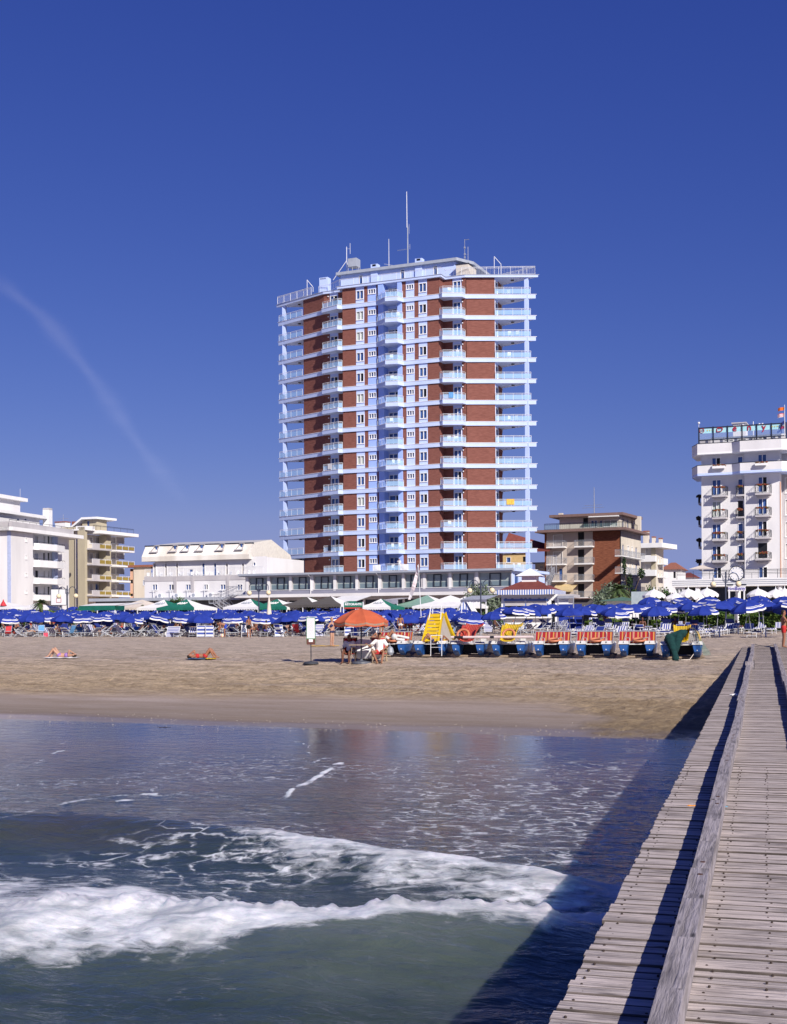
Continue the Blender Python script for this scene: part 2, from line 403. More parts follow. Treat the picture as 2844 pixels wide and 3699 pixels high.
c1 = crest([(-900, 3250), (0, 3262), (300, 3250), (600, 3262), (850, 3285), (1100, 3290), (1400, 3288), (1800, 3297), (2200, 3312), (2900, 3340)], T, .42) + .25 * (fbm(X * .7, Y * .2, 2) - .5)
A1 = np.interp(T, [-1, -.31, -.15, 0, .1, .2, .35], [.34, .34, .40, .46, .46, .36, .2])
dl = Y - c1
s1 = np.where(dl < 0, 1.9, np.interp(T, [-.35, -.22, -.1, 0], [2.4, 2.0, 1.1, .75]))
w1 = A1 * np.exp(-(dl / s1) ** 2)
c2 = crest([(-900, 2960), (0, 2962), (250, 2962), (500, 2985), (750, 3008), (950, 3026), (1300, 3075), (1700, 3118), (2000, 3150), (2300, 3190), (2900, 3250)], T, .22) + .3 * (fbm(X * .5, Y * .2, 12) - .5)
A2 = np.interp(T, [-1, -.31, -.1, 0, .12, .2], [.34, .36, .36, .30, .22, .1])
d2 = Y - c2
w2 = A2 * np.exp(-(d2 / np.where(d2 < 0, 1.25, .5)) ** 2)
calm = smooth(36, 24, Y)
chop = .055 * (fbm(X * .8 + Y * .25, Y * 1.3, 21, 4) - .5) * smooth(40, 14, Y) + .022 * (fbm(X * 2.3, Y * 5, 22, 3) - .5) * smooth(33, 18, Y)
# foam masks
wide = np.interp(T, [-.35, -.22, -.12, -.04, .06, .16, .25], [4.2, 3.6, 2.2, 1.2, 1.0, .8, .5])
near = np.interp(T, [-.35, -.20, -.13, -.06, 0, .2], [1.5, 1.4, .85, .35, .15, .05])
jag = fbm(X * 1.6, Y * .9, 31, 4) - .5; jag2 = fbm(X * 5, Y * 2.5, 33, 3) - .5
f1 = smooth(wide * (1 + 1.1 * jag), wide * .25, dl + .5 * jag2) * smooth(-near - .5, -near * .4, dl + .7 * jag)
f1 = f1 * np.interp(T, [-.35, -.02, .05, .12, .18, .24], [1, 1, .9, .78, .6, .25]) * (.42 + .58 * smooth(.38, .60, fbm(X * .9, Y * .55, 35, 4) + .35 * np.exp(-(dl / .6) ** 2)))
f2m = smooth(-.02 - .13, .02 - .10, T) * smooth(.30, .20, T)
f2 = f2m * smooth(.35, -.1, d2 + .5 * jag) * smooth(-3.0 - 1.2 * jag, -.2, d2) * (.52 + 1.0 * jag + .35 * smooth(-.6, .0, d2))
thin = np.zeros_like(X)
def streakline(pts, wd, amt):
    global thin
    p = [wp(a, b, .03) for a, b in pts]
    dd = pl_dist(X + .5 * jag + .2 * jag2, Y + .6 * jag + .4 * jag2, p)
    thin = np.maximum(thin, amt * np.exp(-(dd / (wd * .75)) ** 2) * np.clip(.25 + 2.4 * (fbm(X * 2.6, Y * 2.6, 41) - .32), 0, 1.2))
streakline([(620, 2870), (660, 2840), (700, 2815), (1200, 2770), (1215, 2762)][:1] + [(640, 2855)], .1, .5)
streakline([(1035, 2878), (1050, 2850), (1110, 2825), (1170, 2785), (1218, 2764)], .13, .95)
streakline([(430, 2890), (500, 2868), (550, 2866)], .22, .8)
streakline([(20, 2955), (200, 2905), (300, 2885), (430, 2870), (700, 2868), (840, 2843)], .14, .55)
streakline([(540, 2855), (600, 2820), (720, 2795), (900, 2775), (1150, 2768)], .10, .42)
streakline([(1050, 2700), (1100, 2712), (1155, 2758)], .07, .6)
streakline([(60, 2772), (150, 2752), (200, 2725), (215, 2695)], .14, .6)
streakline([(0, 2668), (120, 2662), (300, 2664)], .10, .3)
streakline([(180, 2965), (260, 2972), (330, 2990), (420, 3010), (560, 2985)], .16, .6)
streakline([(0, 2958), (250, 2963), (500, 2983), (760, 3008), (950, 3026)], .07, .75)
streakline([(540, 2985), (640, 3030), (720, 3040)], .12, .45)
lace = .55 * smooth(.46, .66, fbm(X * .5, Y * .45, 51, 3)) * smooth(28, 20, Y) * smooth(12.5, 16, Y)
lace = np.maximum(lace, .5 * smooth(-.05, .03, T) * smooth(31, 24, Y) * smooth(16, 18, Y) * (.6 + .8 * fbm(X * .8, Y * .8, 52)))
lace = np.maximum(lace, .36 * smooth(34, 30, Y) * smooth(24, 28, Y) * smooth(.3, .6, fbm(X * .3, Y * .5, 54)))
mist = .72 * smooth(-2.6, -.25, dl + 1.1 * jag) * smooth(.5, 0, dl) * np.interp(T, [-.35, -.2, -.02, .06, .12, .2], [.5, .6, .75, .5, .3, .1])
foam = np.clip(f1 + f2, 0, 1)
spike = smooth(.05, .35, dl + .2) * smooth(.9, .3, dl)
Z = w1 + w2 + chop + foam * (.20 * (fbm(X * 1.1, Y * .9, 61, 4) - .45) + .05 * np.abs(fbm(X * 5, Y * 3, 62, 3) - .5)) + .26 * f1 * spike * np.clip(fbm(X * 4.5, Y * .8, 63, 4) - .45, 0, 1) + .02 * thin * calm
Z = Z * smooth(44, 33, Y)
Z = np.where(wv > 29, Z * smooth(33.6, 29, wv), Z) + .26 * np.clip((wv - 24.1) / 9.2, 0, 1) ** 1.15      # thin swash running up the sand
shal = smooth(14, 27, wv + 6 * (fbm(X * .15, Y * .25, 71) - .5)) 
sandbar = smooth(.45, .75, fbm(X * .12 + 4, Y * .35, 73, 3)) * smooth(17, 21, Y)
g = NT('sea_water'); pos = g.n('ShaderNodeNewGeometry').outputs['Position']
def attr(n_): 
    a = g.n('ShaderNodeAttribute'); a.attribute_name = n_; return a.outputs['Fac']
af, at2, al, ash, ami, aba = attr('foam'), attr('thin'), attr('lace'), attr('shallow'), attr('mist'), attr('bar')
uw = g.mapping(pos, rot=(0, 0, R(18)))
n1 = g.noise(g.mapping(uw, (1, 1.6, 1)), 3.2, 6, .62, .6)
n2 = g.noise(g.mapping(uw, (1, 2.2, 1)), 9, 5, .6)
vo = g.n('ShaderNodeTexVoronoi'); vo.feature = 'DISTANCE_TO_EDGE'; vo.inputs['Scale'].default_value = 1.5
wob = g.n('ShaderNodeVectorMath'); wob.operation = 'ADD'; nz = g.n('ShaderNodeTexNoise'); nz.inputs['Scale'].default_value = 1.1; nz.inputs['Detail'].default_value = 5
g.l(uw, nz.inputs['Vector']); sc_ = g.n('ShaderNodeVectorMath'); sc_.operation = 'SCALE'; sc_.inputs['Scale'].default_value = 1.6
g.l(nz.outputs['Color'], sc_.inputs[0]); g.l(g.mapping(uw, (.8, 1.5, 1)), wob.inputs[0]); g.l(sc_.outputs[0], wob.inputs[1]); g.l(wob.outputs[0], vo.inputs['Vector'])
net = g.ramp(vo.outputs['Distance'], [(0, (1, 1, 1)), (.10, (0, 0, 0))])
foamv = g.ramp(g.math('ADD', af, g.math('MULTIPLY', g.math('SUBTRACT', n1, .5), 1.5)), [(.18, (0, 0, 0)), (.62, (1, 1, 1))])
foamv = g.math('MULTIPLY', foamv, g.math('MULTIPLY_ADD', g.ramp(g.noise(g.mapping(uw, (.5, 1.1, 1)), 1.5, 5, .6, .8), [(.35, (0, 0, 0)), (.6, (1, 1, 1))]), .5, .5))
foamv = g.math('MULTIPLY', foamv, g.ramp(af, [(.02, (0, 0, 0)), (.2, (1, 1, 1))]))
thinv = g.ramp(g.math('ADD', at2, g.math('MULTIPLY', g.math('SUBTRACT', n2, .5), .9)), [(.25, (0, 0, 0)), (.7, (1, 1, 1))])
thinv = g.math('MULTIPLY', thinv, g.ramp(at2, [(.05, (0, 0, 0)), (.2, (1, 1, 1))]))
lacev = g.math('MULTIPLY', g.math('MULTIPLY', net, al), g.ramp(n1, [(.40, (0, 0, 0)), (.62, (2.0, 2.0, 2.0))]))
ft = g.math('MAXIMUM', g.math('MAXIMUM', foamv, thinv), lacev, clamp=True)
deep = g.mix(g.noise(g.mapping(uw, (.25, 1.6, 1)), 1.3, 4), (.018, .034, .034), (.052, .072, .054))
shc = g.mix(g.noise(g.mapping(uw, (.8, 2, 1)), 2.0, 6, .7), (.014, .022, .034), (.032, .032, .038))
cb = g.mix(ash, deep, shc); cb = g.mix(g.math('MULTIPLY', aba, .55), cb, (.10, .070, .052))
cb = g.mix(g.math('MULTIPLY', ami, g.ramp(g.noise(g.mapping(uw, (.5, 1.4, 1)), 1.3, 4, .55, .6), [(.2, (.7, .7, .7)), (.75, (1.25, 1.25, 1.25))])), cb, (.165, .20, .165))
fc = g.mix(g.ramp(g.noise(uw, 5, 5, .65), [(.3, (0, 0, 0)), (.62, (1, 1, 1))]), (.50, .54, .60), (.80, .81, .83))
g.l(g.mix(ft, cb, fc), g.p.inputs['Base Color'])
g.p.inputs['Subsurface Weight'].default_value = .7; g.p.inputs['Subsurface Radius'].default_value = (.7, 1.0, .8); g.p.inputs['Subsurface Scale'].default_value = .9
g.l(g.math('MULTIPLY_ADD', ft, .6, .06), g.p.inputs['Roughness'])
g.p.inputs['IOR'].default_value = 1.36; g.p.inputs['Specular IOR Level'].default_value = .8
calmf = g.math('MULTIPLY_ADD', attr('nearshore'), -.78, 1.0)
bm = g.bump(g.math('MULTIPLY', calmf, g.noise(g.mapping(uw, (1, 2.4, 1)), 1.6, 6, .6, .4)), .45, .14)
bm = g.bump(g.math('MULTIPLY', calmf, g.noise(g.mapping(uw, (1, 2.0, 1)), 7, 4, .55)), .35, .03, bm)
bm = g.bump(g.math('MULTIPLY', n1, ft), .3, .06, bm)
g.l(bm, g.p.inputs['Normal'])
place(grid_mesh('sea', X, Y, Z, g.m, dict(foam=foam, thin=np.clip(thin, 0, 1), lace=lace, shallow=shal, mist=mist, bar=sandbar, nearshore=smooth(19, 31, wv + 3 * (fbm(uv * .12, wv * .25, 75) - .5)))), 'sea', kind='structure')

# shells and weed along the waterline
mb = MB(); rn = random.Random(4)
for i in range(900):
    w_ = 33.9 + rn.gauss(0, 1) * .7; u_ = rn.uniform(-45, 8)
    x, y = xy(w_, u_)
    if not (-.33 * y < x < .27 * y): continue
    s_ = rn.uniform(.006, .017); z = max(float(sand_z(x, y)), .26) + s_ * .3
    mb.ell((x, y, z), (s_ * 1.3, s_, s_ * .5), 5, 3)
mb.build('seashells', mat('shell', (.72, .66, .58), .6, (.5, .42, .34), 30), kind='stuff', label='pale shells and pebbles scattered along the wet waterline')
for (px, py, L), lab in zip([(590, 2634, .45), (2318, 2690, .5), (2405, 2682, .35)], ['dark clump of seaweed on wet sand at the left of the waterline', 'larger dark clump of seaweed on the wet sand right of the centre', 'small dark clump of seaweed nearest the pier shadow']):
    if px > 2000: px = {2318: 1872, 2405: 1960}[px]
    p = gp(px, py); mb = MB()
    for k in range(16): 
        a = rn.uniform(-L / 2, L / 2); mb.ell((p.x + a, p.y + rn.uniform(-.12, .12), max(p.z, 0) + .02), (rn.uniform(.03, .09), .05, rn.uniform(.008, .02)), 6, 4)
    mb.build('seaweed', mat('weed', (.03, .022, .015), .7), label=lab, cat='seaweed', group='seaweed clumps at the waterline')

# ---------------------------------------------------------------- pier
PA = math.atan(.291); PU = (math.cos(PA), -math.sin(PA)); PV = (math.sin(PA), math.cos(PA))
HP = ([0, 10, 20, 31, 45, 61, 66], [1.95, 1.95, 1.87, 1.745, 1.55, 1.335, 1.27])
def deck_z(v): return CAMZ - float(np.interp(v * PV[1], *HP))
def pp(u, v, z): return (PU[0] * u + PV[0] * v, PU[1] * u + PV[1] * v, z)
def wood(name, a, b, dark, along):
    g = NT(name); tc = g.n('ShaderNodeTexCoord').outputs['Object']; q = g.mapping(tc, rot=(0, 0, PA))      # x across the pier, y along it
    isl = g.n('ShaderNodeNewGeometry').outputs['Random Per Island']
    off = g.n('ShaderNodeCombineXYZ'); g.l(g.math('MULTIPLY', isl, 77), off.inputs[0]); g.l(g.math('MULTIPLY', isl, 31), off.inputs[2])
    ad = g.n('ShaderNodeVectorMath'); ad.operation = 'ADD'; g.l(q, ad.inputs[0]); g.l(off.outputs[0], ad.inputs[1]); q = ad.outputs[0]
    sx = (2.2, 38, 10) if not along else (38, 2.2, 10)
    gr = g.noise(g.mapping(q, sx), 1, 6, .6, .35); bl = g.noise(g.mapping(q, (1.2, 4, 4) if not along else (5, .8, 4)), 1.6, 5, .6)
    c = g.mix(isl, a, b); c = g.mix(g.ramp(gr, [(.36, (0, 0, 0)), (.58, (1, 1, 1))]), tuple(x * .55 for x in a), c)
    c = g.mix(g.ramp(bl, [(.30, (.9, .9, .9)), (.50, (0, 0, 0))]), c, dark)
    vo = g.n('ShaderNodeTexVoronoi'); vo.inputs['Scale'].default_value = 1.0; g.l(g.mapping(q, (1.3, 4.2, 1) if not along else (5, 1.3, 1)), vo.inputs['Vector'])
    c = g.mix(g.ramp(vo.outputs['Distance'], [(.04, (.95, .95, .95)), (.11, (0, 0, 0))]), c, tuple(x * .5 for x in dark))
    g.l(c, g.p.inputs['Base Color']); g.p.inputs['Roughness'].default_value = .85; g.p.inputs['Specular IOR Level'].default_value = .12
    g.l(g.bump(gr, .9, .02), g.p.inputs['Normal']); return g.m
PLANK = wood('weathered_plank', (.63, .545, .515), (.47, .415, .40), (.18, .155, .15), False)
CURB = wood('weathered_beam', (.40, .36, .37), (.33, .30, .33), (.12, .11, .12), True)
pier = thing('pier', 'long weathered wooden pier running from the lower right corner to the beach', 'pier', pp(0, 0, 0))
def rel(p): return Vector(p) - pier.location
rn = random.Random(11); mb = MB(); v = 2.2; US = -1.01; UE = 1.13
while v < 63.6:
    wd = .138 + rn.uniform(-.012, .014); gap = .013 + (.012 if rn.random() < .15 else 0)
    u0 = US + rn.uniform(-.012, .012); u1 = UE + rn.uniform(-.012, .012); sk = rn.uniform(-.004, .004)
    z = deck_z(v) + rn.uniform(-.007, .007); z2 = z + rn.uniform(-.003, .003); t = .045; b = .005
    va, vb = v, v + wd - gap
    pts = []
    for (uu, zz, s_) in ((u0, z, -sk), (u1, z2, sk)):
        pts += [rel(pp(uu, va + s_, zz - t)), rel(pp(uu, va + s_, zz - b)), rel(pp(uu, va + b + s_, zz)), rel(pp(uu, vb - b + s_, zz)), rel(pp(uu, vb + s_, zz - b)), rel(pp(uu, vb + s_, zz - t))]
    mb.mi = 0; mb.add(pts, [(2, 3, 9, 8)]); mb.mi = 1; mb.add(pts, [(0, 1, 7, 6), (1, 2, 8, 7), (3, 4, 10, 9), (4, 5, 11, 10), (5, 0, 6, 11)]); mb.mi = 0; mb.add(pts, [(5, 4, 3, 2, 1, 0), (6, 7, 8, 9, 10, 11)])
    v += wd
nh = MB()
for i in range(150):
    v_ = 3.0 + i * .0945 * 1.5
    if v_ > 17: break
    for u_ in (-.93, -.56, -.30, .02, .34, .9): nh.ell(rel(pp(u_ + rn.uniform(-.02, .02), v_ + rn.uniform(-.02, .02), deck_z(v_) + .001)), (.009, .009, .008), 6, 3)
nh.build('nail_heads', mat('nail_stain', (.05, .035, .03), .7), pier, kind='stuff')
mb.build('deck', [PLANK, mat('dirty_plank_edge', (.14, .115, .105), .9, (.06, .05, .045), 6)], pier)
def beam(mb, ua, ub, va, vb, za, zb, h, du=0):
    q = [rel(pp(*p)) for p in ((ua, va, za), (ub, va, za), (ub + du, vb, zb), (ua + du, vb, zb), (ua, va, za + h), (ub, va, za + h), (ub + du, vb, zb + h), (ua + du, vb, zb + h))]
    mb.add(q, [(3, 2, 1, 0), (4, 5, 6, 7), (0, 1, 5, 4), (1, 2, 6, 5), (2, 3, 7, 6), (3, 0, 4, 7)])
RUST = mat('rusty_iron', (.10, .045, .025), .7, (.05, .025, .02), 30)
for side, lab in ((0, None), (1, None)):
    v = 2.3; uo = -.505 if side == 0 else .50; i = 0
    while v < 63.4:
        L = min(rn.uniform(2.6, 4.4), 63.6 - v); n_ = max(2, int(L / .9)); du = rn.uniform(-.014, .014) + (-.03 if v > 24 and v < 52 else 0) - (.05 if v > 52 else 0)
        mb = MB(); st = uo + du; wdt = .128
        k = 0; a = v; dr = rn.uniform(-.02, .02)
        while k < n_:
            b_ = v + (L - .012) * (k + 1) / n_
            beam(mb, st + dr * (a - v) / L, st + wdt + dr * (a - v) / L, a, b_, deck_z(a) + .001, deck_z(b_) + .001, .165, dr / n_)
            a = b_; k += 1
        mb.build('curb_beam', CURB, pier)
        for q in (.22, L - .25):
            zz = deck_z(v + q) + .168
            MB().tube(rel(pp(st + .065, v + q, zz - .02)), rel(pp(st + .065, v + q, zz + .003)), .019, n=8).build('bolt', RUST, pier)
        v += L
mb = MB()
for u_ in (-.85, -.3, .35, .95):
    v = 2.0
    while v < 60: beam(mb, u_ - .06, u_ + .06, v, v + 3.9, deck_z(v) - .245, deck_z(v + 3.9) - .245, .19); v += 4
mb.build('stringers', CURB, pier)
v = 4.0
while v < 52:
    for u_ in (-.72, .80):
        x, y, _ = pp(u_, v, 0); mbp = MB().tube(rel((x, y, float(sand_z(x, y)) - .5)), rel((x, y, deck_z(v) - .25)), .12, .11, 10); mbp.build('pile', CURB, pier)
    MB().tube(rel(pp(-.95, v, deck_z(v) - .34)), rel(pp(1.05, v, deck_z(v) - .34)), .09, n=8).build('cross_beam', CURB, pier)
    v += 4
# things lying on the pier
p = pp(-.56, deck_v := 42.3, deck_z(42.3))
t = thing('junction_box', 'small grey box standing on the left curb of the pier', 'box', p, -PA)
MB().box(-.02, .24, -.09, .09, .0, .27).build('box_body', CURB, t); MB().box(.24, .26, .03, .06, .02, .3).build('bracket', DMET, t)
def crumpled(px, py, s_, m, lab, v_=None):
    r = ray(px, py); lo = 5.0
    while lo < 70 and CAMZ + r.z * lo > deck_z(lo / PV[1]): lo += .05
    x, y = r.x * lo, lo; mb = MB(); rr = random.Random(px)
    for k in range(5): mb.ell((rr.uniform(-s_, s_), rr.uniform(-s_, s_) * .5, s_ * .3), (s_ * .8, s_ * .5, s_ * rr.uniform(.2, .4)), 6, 4)
    mb.build('litter', m, None, (x, y, CAMZ + r.z * lo), label=lab, cat='litter', group='litter dropped on the pier')
crumpled(2653, 2515, .09, WHITEF, 'white crumpled paper on the narrow planks left of the curb')
crumpled(2820, 2437, .07, mat('peach_paper', (.65, .4, .3)), 'pale crumpled paper by the right curb of the pier')
crumpled(2500, 2914, .03, mat('orange_paper', (.7, .25, .03)), 'tiny orange wrapper on the outer planks of the pier')
crumpled(2615, 2917, .025, mat('cyan_paper', (.1, .4, .6)), 'tiny white and blue wrapper on the walkway by the curb')
p = pp(-.43, 62.9, 0); q = pp(.55, 62.9, 0); zc = deck_z(62.9)
mb = MB(); pts = []
for k in range(13):
    s_ = k / 12; pts.append((p[0] + (q[0] - p[0]) * s_, p[1] + (q[1] - p[1]) * s_, zc + .18 - .11 * (1 - (2 * s_ - 1) ** 2)))
mb.path(pts, .014).build('chain', DMET, None, label='dark chain hanging across the landward end of the pier walkway', cat='chain')

# ---------------------------------------------------------------- old contrail high over the sea front
g = NT('contrail_ice'); nt_ = g.nt; nt_.nodes.remove(g.p); tr_ = g.n('ShaderNodeBsdfTransparent'); tl = g.n('ShaderNodeBsdfTranslucent'); df = g.n('ShaderNodeBsdfDiffuse'); a1 = g.n('ShaderNodeAddShader'); mx = g.n('ShaderNodeMixShader')
aa = g.n('ShaderNodeAttribute'); aa.attribute_name = 'ice'; p_ = g.n('ShaderNodeNewGeometry').outputs['Position']
g.l(g.math('MULTIPLY', aa.outputs['Fac'], g.math('MULTIPLY_ADD', g.noise(p_, .004, 5, .6), 1.2, .1)), mx.inputs[0]); g.l(tl.outputs[0], a1.inputs[0]); g.l(df.outputs[0], a1.inputs[1]); g.l(tr_.outputs[0], mx.inputs[1]); g.l(a1.outputs[0], mx.inputs[2])
g.l(mx.outputs[0], nt_.nodes['Material Output'].inputs[0])
pts = np.array([(-60, 985), (30, 1045), (150, 1140), (250, 1255), (340, 1370), (430, 1500), (520, 1630), (600, 1730), (690, 1840)], float); ZC = 700.
P = []; Dn = []
for i in range(len(pts) * 6 - 5):
    t_ = i / 6; k = min(int(t_), len(pts) - 2); q = pts[k] + (pts[k + 1] - pts[k]) * (t_ - k); wd = 58 + 18 * math.sin(i * .5); row = []
    for j in range(13):
        f = j / 12 * 2 - 1; r_ = ray(q[0] + f * wd * .75, q[1] - f * wd * .65); d = (ZC - CAMZ) / r_.z; row.append((r_.x * d, d)); Dn.append(.052 * math.exp(-(f / .45) ** 2) * (1 - f * f) * min(1, i / 8, (len(pts) * 6 - 6 - i) / 8))
    P.append(row)
P = np.array(P); o = place(grid_mesh('contrail', P[..., 0], P[..., 1], np.full(P.shape[:2], ZC), g.m, dict(ice=np.array(Dn))), 'sky_contrail', kind='structure')
cd.clip_end = 20000

# ---------------------------------------------------------------- building helpers
WM = {}
def winmesh(kind, w_, h_):
    k = (kind, round(w_, 2), round(h_, 2))
    if k in WM: return WM[k]
    fr_, pn = MB(), MB(); t = .07
    if kind not in ('dk', 'pl'):
        fr_.box(0, t, -.05, .12, 0, h_); fr_.box(w_ - t, w_, -.05, .12, 0, h_); fr_.box(t, w_ - t, -.05, .12, h_ - t, h_); fr_.box(t, w_ - t, -.05, .12, 0, t)
        fr_.box(-.05, w_ + .05, -.10, -.0525, -.06, 0)
        n_ = {'w1': 1, 'w2': 2, 'w3': 3, 'cu': 2, 'op': 2, 'sh': 1}[kind]
        for i in range(1, n_): fr_.box(w_ * i / n_ - .05, w_ * i / n_ + .05, -.02, .1, t, h_ - t)
    else: fr_.box(0, w_, .10, .13, h_ - .05, h_)
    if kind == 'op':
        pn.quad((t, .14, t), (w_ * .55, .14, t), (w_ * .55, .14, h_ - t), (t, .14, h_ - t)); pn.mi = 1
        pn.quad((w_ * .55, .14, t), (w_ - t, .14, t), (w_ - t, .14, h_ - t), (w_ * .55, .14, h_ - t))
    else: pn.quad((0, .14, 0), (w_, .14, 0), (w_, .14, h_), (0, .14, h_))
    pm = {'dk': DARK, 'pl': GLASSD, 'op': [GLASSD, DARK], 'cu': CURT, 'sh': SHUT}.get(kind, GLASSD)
    WM[k] = (fr_.mesh('window', WHITE if kind != 'dk' else DMET), pn.mesh('pane', pm)); return WM[k]
class Side:
    def __init__(s, root, fr, x=0, y=0, da=0):
        s.root, s.fr, s.da = root, fr.sub(x, y, da), da
        s.M = Matrix.Translation((x, y, 0)) @ Matrix.Rotation(R(da), 4, 'Z')
    def mb(s): m = MB(); m.M = s.M; return m
    def X(s, p, y=0): return s.fr.X(p[0], p[1], y)
    def Z(s, p, y=0): return s.fr.Z(p[0], p[1], y)
    def R4(s, a, b, y=0):
        """two photo points (upper left, lower right) -> x0, x1, z0, z1 on this wall"""
        x0, x1 = s.X(a, y), s.X(b, y); return (x0, x1, s.Z(((a[0] + b[0]) / 2, b[1]), y), s.Z(((a[0] + b[0]) / 2, a[1]), y))
    def win(s, kind, x0, x1, z0, z1, y=0, name='window'):
        f_, p_ = winmesh(kind, x1 - x0, z1 - z0)
        o = place(f_, name, s.root, s.M @ Vector((x0, y, z0)), R(s.da)); place(p_, 'pane', o); return o
    def wall(s, name, m, x0, x1, z0, z1, wins=(), y=0, dep=.14):
        b = s.mb().wall(x0, x1, z0, z1, [w_[1:5] for w_ in wins], y, dep).build(name, m, s.root)
        for w_ in wins: s.win(*w_[:5], y=y)
        return b
    def box(s, name, m, *a): return s.mb().box(*a).build(name, m, s.root)
def rail(mb, pts, z, h=.95, step=1.25, r=.025, bars=0, mid=True):
    """guard rail along plan points"""
    for (a, b) in zip(pts[:-1], pts[1:]):
        a3, b3 = Vector((a[0], a[1], z)), Vector((b[0], b[1], z)); L = (b3 - a3).length; up = Vector((0, 0, 1))
        mb.tube(a3 + up * h, b3 + up * h, r * 1.3, n=4)
        if mid: mb.tube(a3 + up * (h - .16), b3 + up * (h - .16), r * .8, n=4)
        n_ = max(1, round(L / step))
        for i in range(n_ + 1): p = a3.lerp(b3, i / n_); mb.tube(p, p + up * h, r, n=4)
        if bars:
            mb.tube(a3 + up * .08, b3 + up * .08, r * .8, n=4)
            n2 = max(1, round(L / bars))
            for i in range(n2): p = a3.lerp(b3, (i + .5) / n2); mb.tube(p + up * .08, p + up * (h - .02), r * .45, n=3, cap=False)
    return mb
def glassrun(mb, pts, z0, z1):
    for a, b in zip(pts[:-1], pts[1:]): mb.quad((a[0], a[1], z0), (b[0], b[1], z0), (b[0], b[1], z1), (a[0], a[1], z1))
    return mb
def offset(pts, d):
    n = len(pts); out = []
    for i in range(n):
        p0, p1, p2 = Vector(pts[i - 1]), Vector(pts[i]), Vector(pts[(i + 1) % n])
        e1, e2 = (p1 - p0).normalized(), (p2 - p1).normalized()
        n1, n2 = Vector((e1.y, -e1.x)), Vector((e2.y, -e2.x)); m_ = (n1 + n2).normalized()
        out.append(tuple(p1 + m_ * (d / max(.35, m_.dot(n1)))))
    return out
def chairs(name, group): pass
def C(ox, oy, s): return lambda x, y=0: (ox + x / s, oy + y / s)
def yagi(mb, p, L, dirx=(1, 0), n=7, el=.5):
    p = Vector(p); d = Vector((dirx[0], dirx[1], 0)); q = Vector((-d.y, d.x, 0))
    mb.tube(p, p + d * L, .02, n=4)
    for i in range(n): c = p + d * L * (i + .5) / n; mb.tube(c - Vector((0, 0, el / 2)), c + Vector((0, 0, el / 2)), .012, n=3)

# ---------------------------------------------------------------- the tower
tf = Fr(1416.2, 183, -23.4)
tw = frame_thing('hotel_tower', 'tall red brick and pale blue tower of stacked balconies in the centre', 'building', tf)
S = [(-21.2, 5.45), (-11.5, 1.45), (-11.3, .55), (-8.15, -.65), (-7.62, -.18), (-2.1, -.18), (-.05, -1.75), (1.75, -1.45), (2.15, -.18), (7.62, -.18),
     (8.23, -.6), (10.84, .5), (10.98, 1.58), (20.0, 5.7), (14.45, 7.5), (9.2, 22), (-14.2, 22), (-17.2, 7.1)]
NF = 14; ZB = [47.0 - 3.0 * k for k in range(NF)]
slab = MB().prism(S, -.55, 0).mesh('floor_slab', BANDB); trim = MB().prism(offset(S, .05), 0, .055).mesh('slab_trim', WHITE)
for z in ZB:
    o = place(slab, 'floor_slab', tw, (0, 0, z)); place(trim, 'slab_trim', o, (0, 0, 0))
ZL, ZT = 5.0, 49.4
cf = Side(tw, tf); X = cf.X
def cx(px, y=0): return tf.X(px, 1500, y)
rn = random.Random(3)
def strip(side, m, x0, x1, kind, zl, zh, kinds=None, name='wall_strip', y=0):
    ws = []
    for k, z in enumerate(ZB):
        kd = kind if not kinds else rn.choice(kinds)
        ws.append((kd, x0 + .08, x1 - .08, z + zl, z + zh))
    side.wall(name, m, x0, x1, ZL, ZT, ws, y)
LIN = [(1247, 1288, 'b'), (1288, 1318, 'W'), (1318, 1332, 'b'), (1332, 1362, 's'), (1362, 1371, 'b')]
xs = [-7.6, cx(1288), cx(1318), cx(1331), cx(1362), cx(1371)]
for (a, b, t) in zip(xs[:-1], xs[1:], 'bWbsb'):
    if t == 'b': cf.wall('brick_wall', BRICK, a, b, ZL, ZT)
    elif t == 'W': strip(cf, PALEB, a, b, 'w2', .62, 1.9, ['w2', 'w2', 'op', 'op', 'cu', 'w2'])
    else: strip(cf, SKYB, a, b, 'w3', 1.2, 1.92, ['w3'])
xs = [cx(1455.5), cx(1469), cx(1499.5), cx(1514.5), cx(1545.5), 7.6]
for (a, b, t) in zip(xs[:-1], xs[1:], 'bsbWb'):
    if t == 'b': cf.wall('brick_wall', BRICK, a, b, ZL, ZT)
    elif t == 'W': strip(cf, PALEB, a, b, 'w2', .62, 1.9, ['w2', 'w2', 'w2', 'op', 'w2'])
    else: strip(cf, PALEB, a, b, 'w3', 1.2, 1.92, ['w3'])
p0, p1, p2, p3 = cx(1371), cx(1390), cx(1441), cx(1455.5)
cf.box('pilaster', SKYB, p0, p1, -.30, 1.4, ZL, ZT - .02); cf.box('pilaster', SKYB, p2, p3, -.30, 1.4, ZL, ZT - .02)
strip(cf, PALEB, p1, p2, 'w3', .02, 2.05, ['w3', 'op', 'w3', 'op'], 'recess_wall', 1.35)
